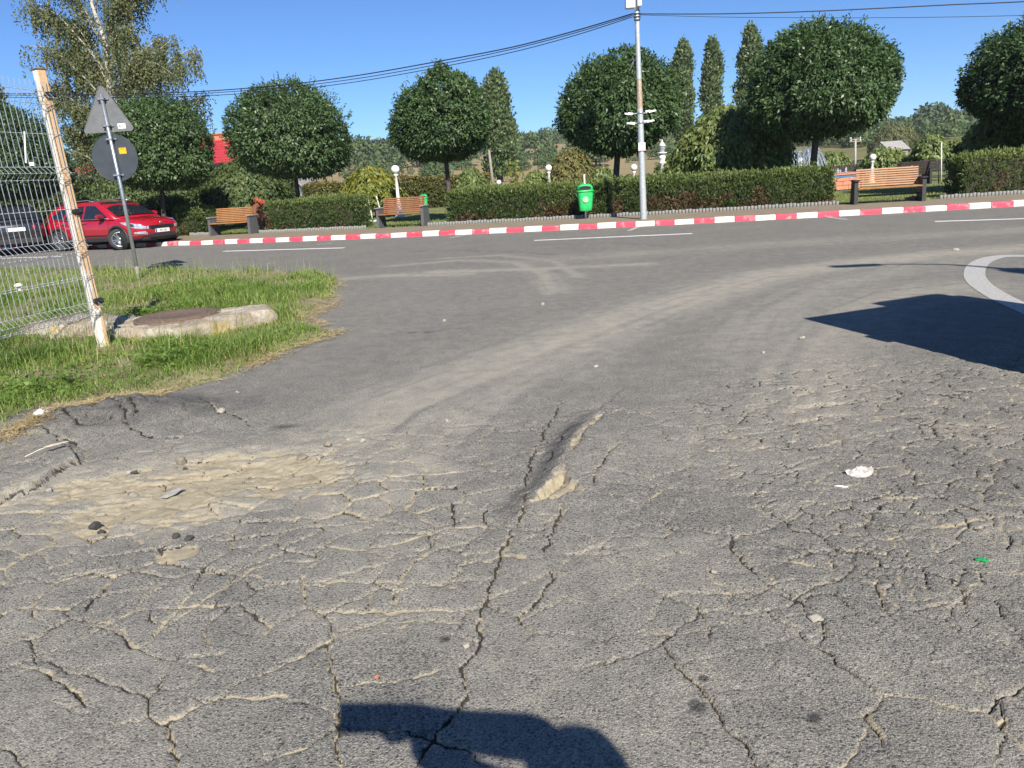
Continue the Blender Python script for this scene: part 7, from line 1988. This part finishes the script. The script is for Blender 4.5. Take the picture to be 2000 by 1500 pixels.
stone(252, 920, .016, 'pale gravel stone at the left rim of the sand', 23, 'rock_grey', .7)
stone(262, 922, .019, 'dark gravel stone at the left rim of the sand', 24, 'asphalt_lump', .7)
stone(95, 958, .016, 'grey gravel stone under the broken asphalt edge', 25, 'rock_grey', .7)
stone(735, 1320, .010, 'small orange chip in the sandy crack above the phone shadow', 26, 'chimney_brick', .5)
stone(910, 1262, .016, 'pale grey stone wedged in the long crack', 27, 'rock_pale', .5)
stone(1395, 1120, .012, 'white pebble beside a crack in the right foreground', 28, 'rock_pale', .6)
# fine gravel
def gravel():
    rng = np.random.default_rng(61); me = stone_mesh(99, 'rock', .6, 9)
    nv = len(me.vertices); base = np.array([v.co[:] for v in me.vertices]); tris = [list(p.vertices) for p in me.polygons]
    X = np.concatenate([POT_C.x + rng.normal(0, .62, 900), rng.uniform(-2.6, 2.8, 500), rng.uniform(-2, 4, 260), rng.normal(.22, .35, 120)]); Y = np.concatenate([POT_C.y + rng.normal(0, .40, 900), rng.uniform(1.8, 4.6, 500), rng.uniform(4.6, 12, 260), rng.normal(3.5, .4, 120)])
    Z = relief(X, Y)[0]; S_ = np.concatenate([.002 + .008 * rng.uniform(0, 1, 900) ** 4, .002 + .004 * rng.uniform(0, 1, 500) ** 2, .004 + .008 * rng.uniform(0, 1, 260) ** 2, .002 + .006 * rng.uniform(0, 1, 120) ** 2])
    V = []; F3 = []
    for i, (x, y, z, s) in enumerate(zip(X, Y, Z, S_)):
        a = rng.uniform(0, 6.28); c_, s_ = math.cos(a), math.sin(a)
        B = base * s; V.append(np.stack([B[:, 0] * c_ - B[:, 1] * s_ + x, B[:, 0] * s_ + B[:, 1] * c_ + y, B[:, 2] + z + s * .3], 1))
    V = np.concatenate(V); T = np.array([t for t in tris if len(t) == 3]); Fq = (T[None] + (np.arange(len(X)) * nv)[:, None, None]).reshape(-1, 3)
    o = link_mesh('gravel', np_mesh('gravel', V, Fq, M['rock'])); tag(o, kind='stuff', label='fine gravel scattered over the asphalt and the sand')
gravel()
def sheet(name, outline, mat, u, v, label, cat, scale, rz, crumple=.02, thick=.004, seed=1, tilt=(0, 0), lift=.008):
    rng = np.random.default_rng(seed); p = on_ground(u, v); n = len(outline); vs = []; fs = []
    rings = 5
    for k in range(rings):
        t = 1 - k / rings
        for x, y in outline: vs.append((x * t * scale, y * t * scale, crumple * (1 - t) + rng.normal(0, crumple * .18)))
    vs.append((0, 0, crumple))
    for k in range(rings - 1):
        for i in range(n): fs.append((k * n + i, k * n + (i + 1) % n, (k + 1) * n + (i + 1) % n, (k + 1) * n + i))
    for i in range(n): fs.append(((rings - 1) * n + i, (rings - 1) * n + (i + 1) % n, rings * n))
    m = len(vs); vs += [(x, y, z - thick) for x, y, z in vs]; fs += [tuple(m + i for i in reversed(f)) for f in fs]
    fs += [((i + 1) % n, i, m + i, m + (i + 1) % n) for i in range(n)]
    mb = MB(); mb._add(vs, fs, 0, False); o = mb.build(name, M[mat], None, (p.x, p.y, gz(p.x, p.y) + lift)); o.rotation_euler = (tilt[0], tilt[1], rz); tag(o, label, cat); return o
oval = [(1.0 * math.cos(a) * (1 - .18 * math.sin(a)), .62 * math.sin(a) + .12 * math.cos(a * 2)) for a in np.linspace(0, 2 * PI, 18, endpoint=False)]
sheet('crushed_cup', oval, 'paper', 1678, 927, 'crushed white paper cup flattened on the cracked asphalt at the right', 'litter', .062, .1, .022, .006, 3, (.05, -.10), .016)
sheet('paper_scrap', [(-.7, -.6), (-.1, -.75), (.55, -.35), (1.0, .6), (.6, .62), (.0, .35)], 'rock_grey', 333, 961, 'flat grey shard lying on the sand of the pothole', 'litter', .055, .05, .004, .006, 5, (.10, -.12), .016)
sheet('glass_shard', [(-1, .2), (-.4, .5), (.3, .2), (.9, .35), (1, -.2), (.4, -.5), (-.3, -.2), (-.9, -.3)], 'glass_green', 1917, 1097, 'green glass shard on the asphalt at the right edge', 'litter', .022, -.3, .008, .004, 7)
sheet('white_splinter', [(-1, .0), (-.3, .12), (.6, .1), (1, -.03), (.3, -.12), (-.5, -.1)], 'white_plastic', 1643, 950, 'thin white splinter below the crushed cup', 'litter', .028, -.4, .004, .002, 8)
sheet('foil_scrap', [(-1, -.2), (-.4, .5), (.3, .3), (1, .5), (.7, -.4), (0, -.5)], 'white_plastic', 88, 838, 'crumpled white scrap at the corner of the verge', 'litter', .05, .2, .03, .003, 9, (.1, .1), .02)
def feather():
    p = on_ground(93, 893); z = gz(p.x, p.y) + .02; root = empty('dry_leaf_stalk', (p.x, p.y, z), .75); tag(root, 'pale dry feathery stalk lying on the heaved asphalt at the left', 'litter')
    mb = MB(); mb.tube([(-.11, -.01, -.008), (-.03, 0, .010), (.05, .004, .014), (.11, -.006, .010)], [.0025, .003, .0025, .001], 6); mb.build('stalk', M['feather'], root)
    mb = MB()
    for i in range(20):
        t = i / 19; x = -.01 + .12 * t; l = .026 * math.sin(PI * (.15 + .8 * t))
        for sg in (-1, 1): mb._add([(x, .002 * sg, .013), (x + .010, l * sg, .018), (x + .012, .002 * sg, .013)], [(0, 1, 2)])
    mb.build('barbs', M['feather'], root)
feather()
def flower():
    p = on_ground(41, 577); root = empty('white_mushroom', (p.x, p.y, .05)); tag(root, 'round white cap standing in the grass behind the fence', 'mushroom')
    mb = MB(); mb.lathe([(.03, -.05), (.025, .10)], 8); mb.build('stem', M['white_paint'], root)
    mb = MB(); mb.lathe([(.02, .10), (.065, .105), (.07, .12), (.05, .145), (.01, .155)], 14); mb.build('cap', M['white_paint'], root)
flower()

# ------------------------------------------------------------------ thin summer haze over the valley
def haze():
    mb = MB(); mb.box((0, 340, 17.5), (1500, 1100, 39)); m = bpy.data.materials.new('haze_air'); m.use_nodes = True; nt = m.node_tree
    nt.nodes.remove(nt.nodes['Principled BSDF']); v = nt.nodes.new('ShaderNodeVolumePrincipled')
    v.inputs['Color'].default_value = (.86, .90, .95, 1); v.inputs['Density'].default_value = HAZE; v.inputs['Anisotropy'].default_value = .2
    nt.links.new(v.outputs[0], nt.nodes['Material Output'].inputs['Volume'])
    o = mb.build('haze', m); tag(o, kind='stuff', label='thin blue haze in the valley air')
haze()
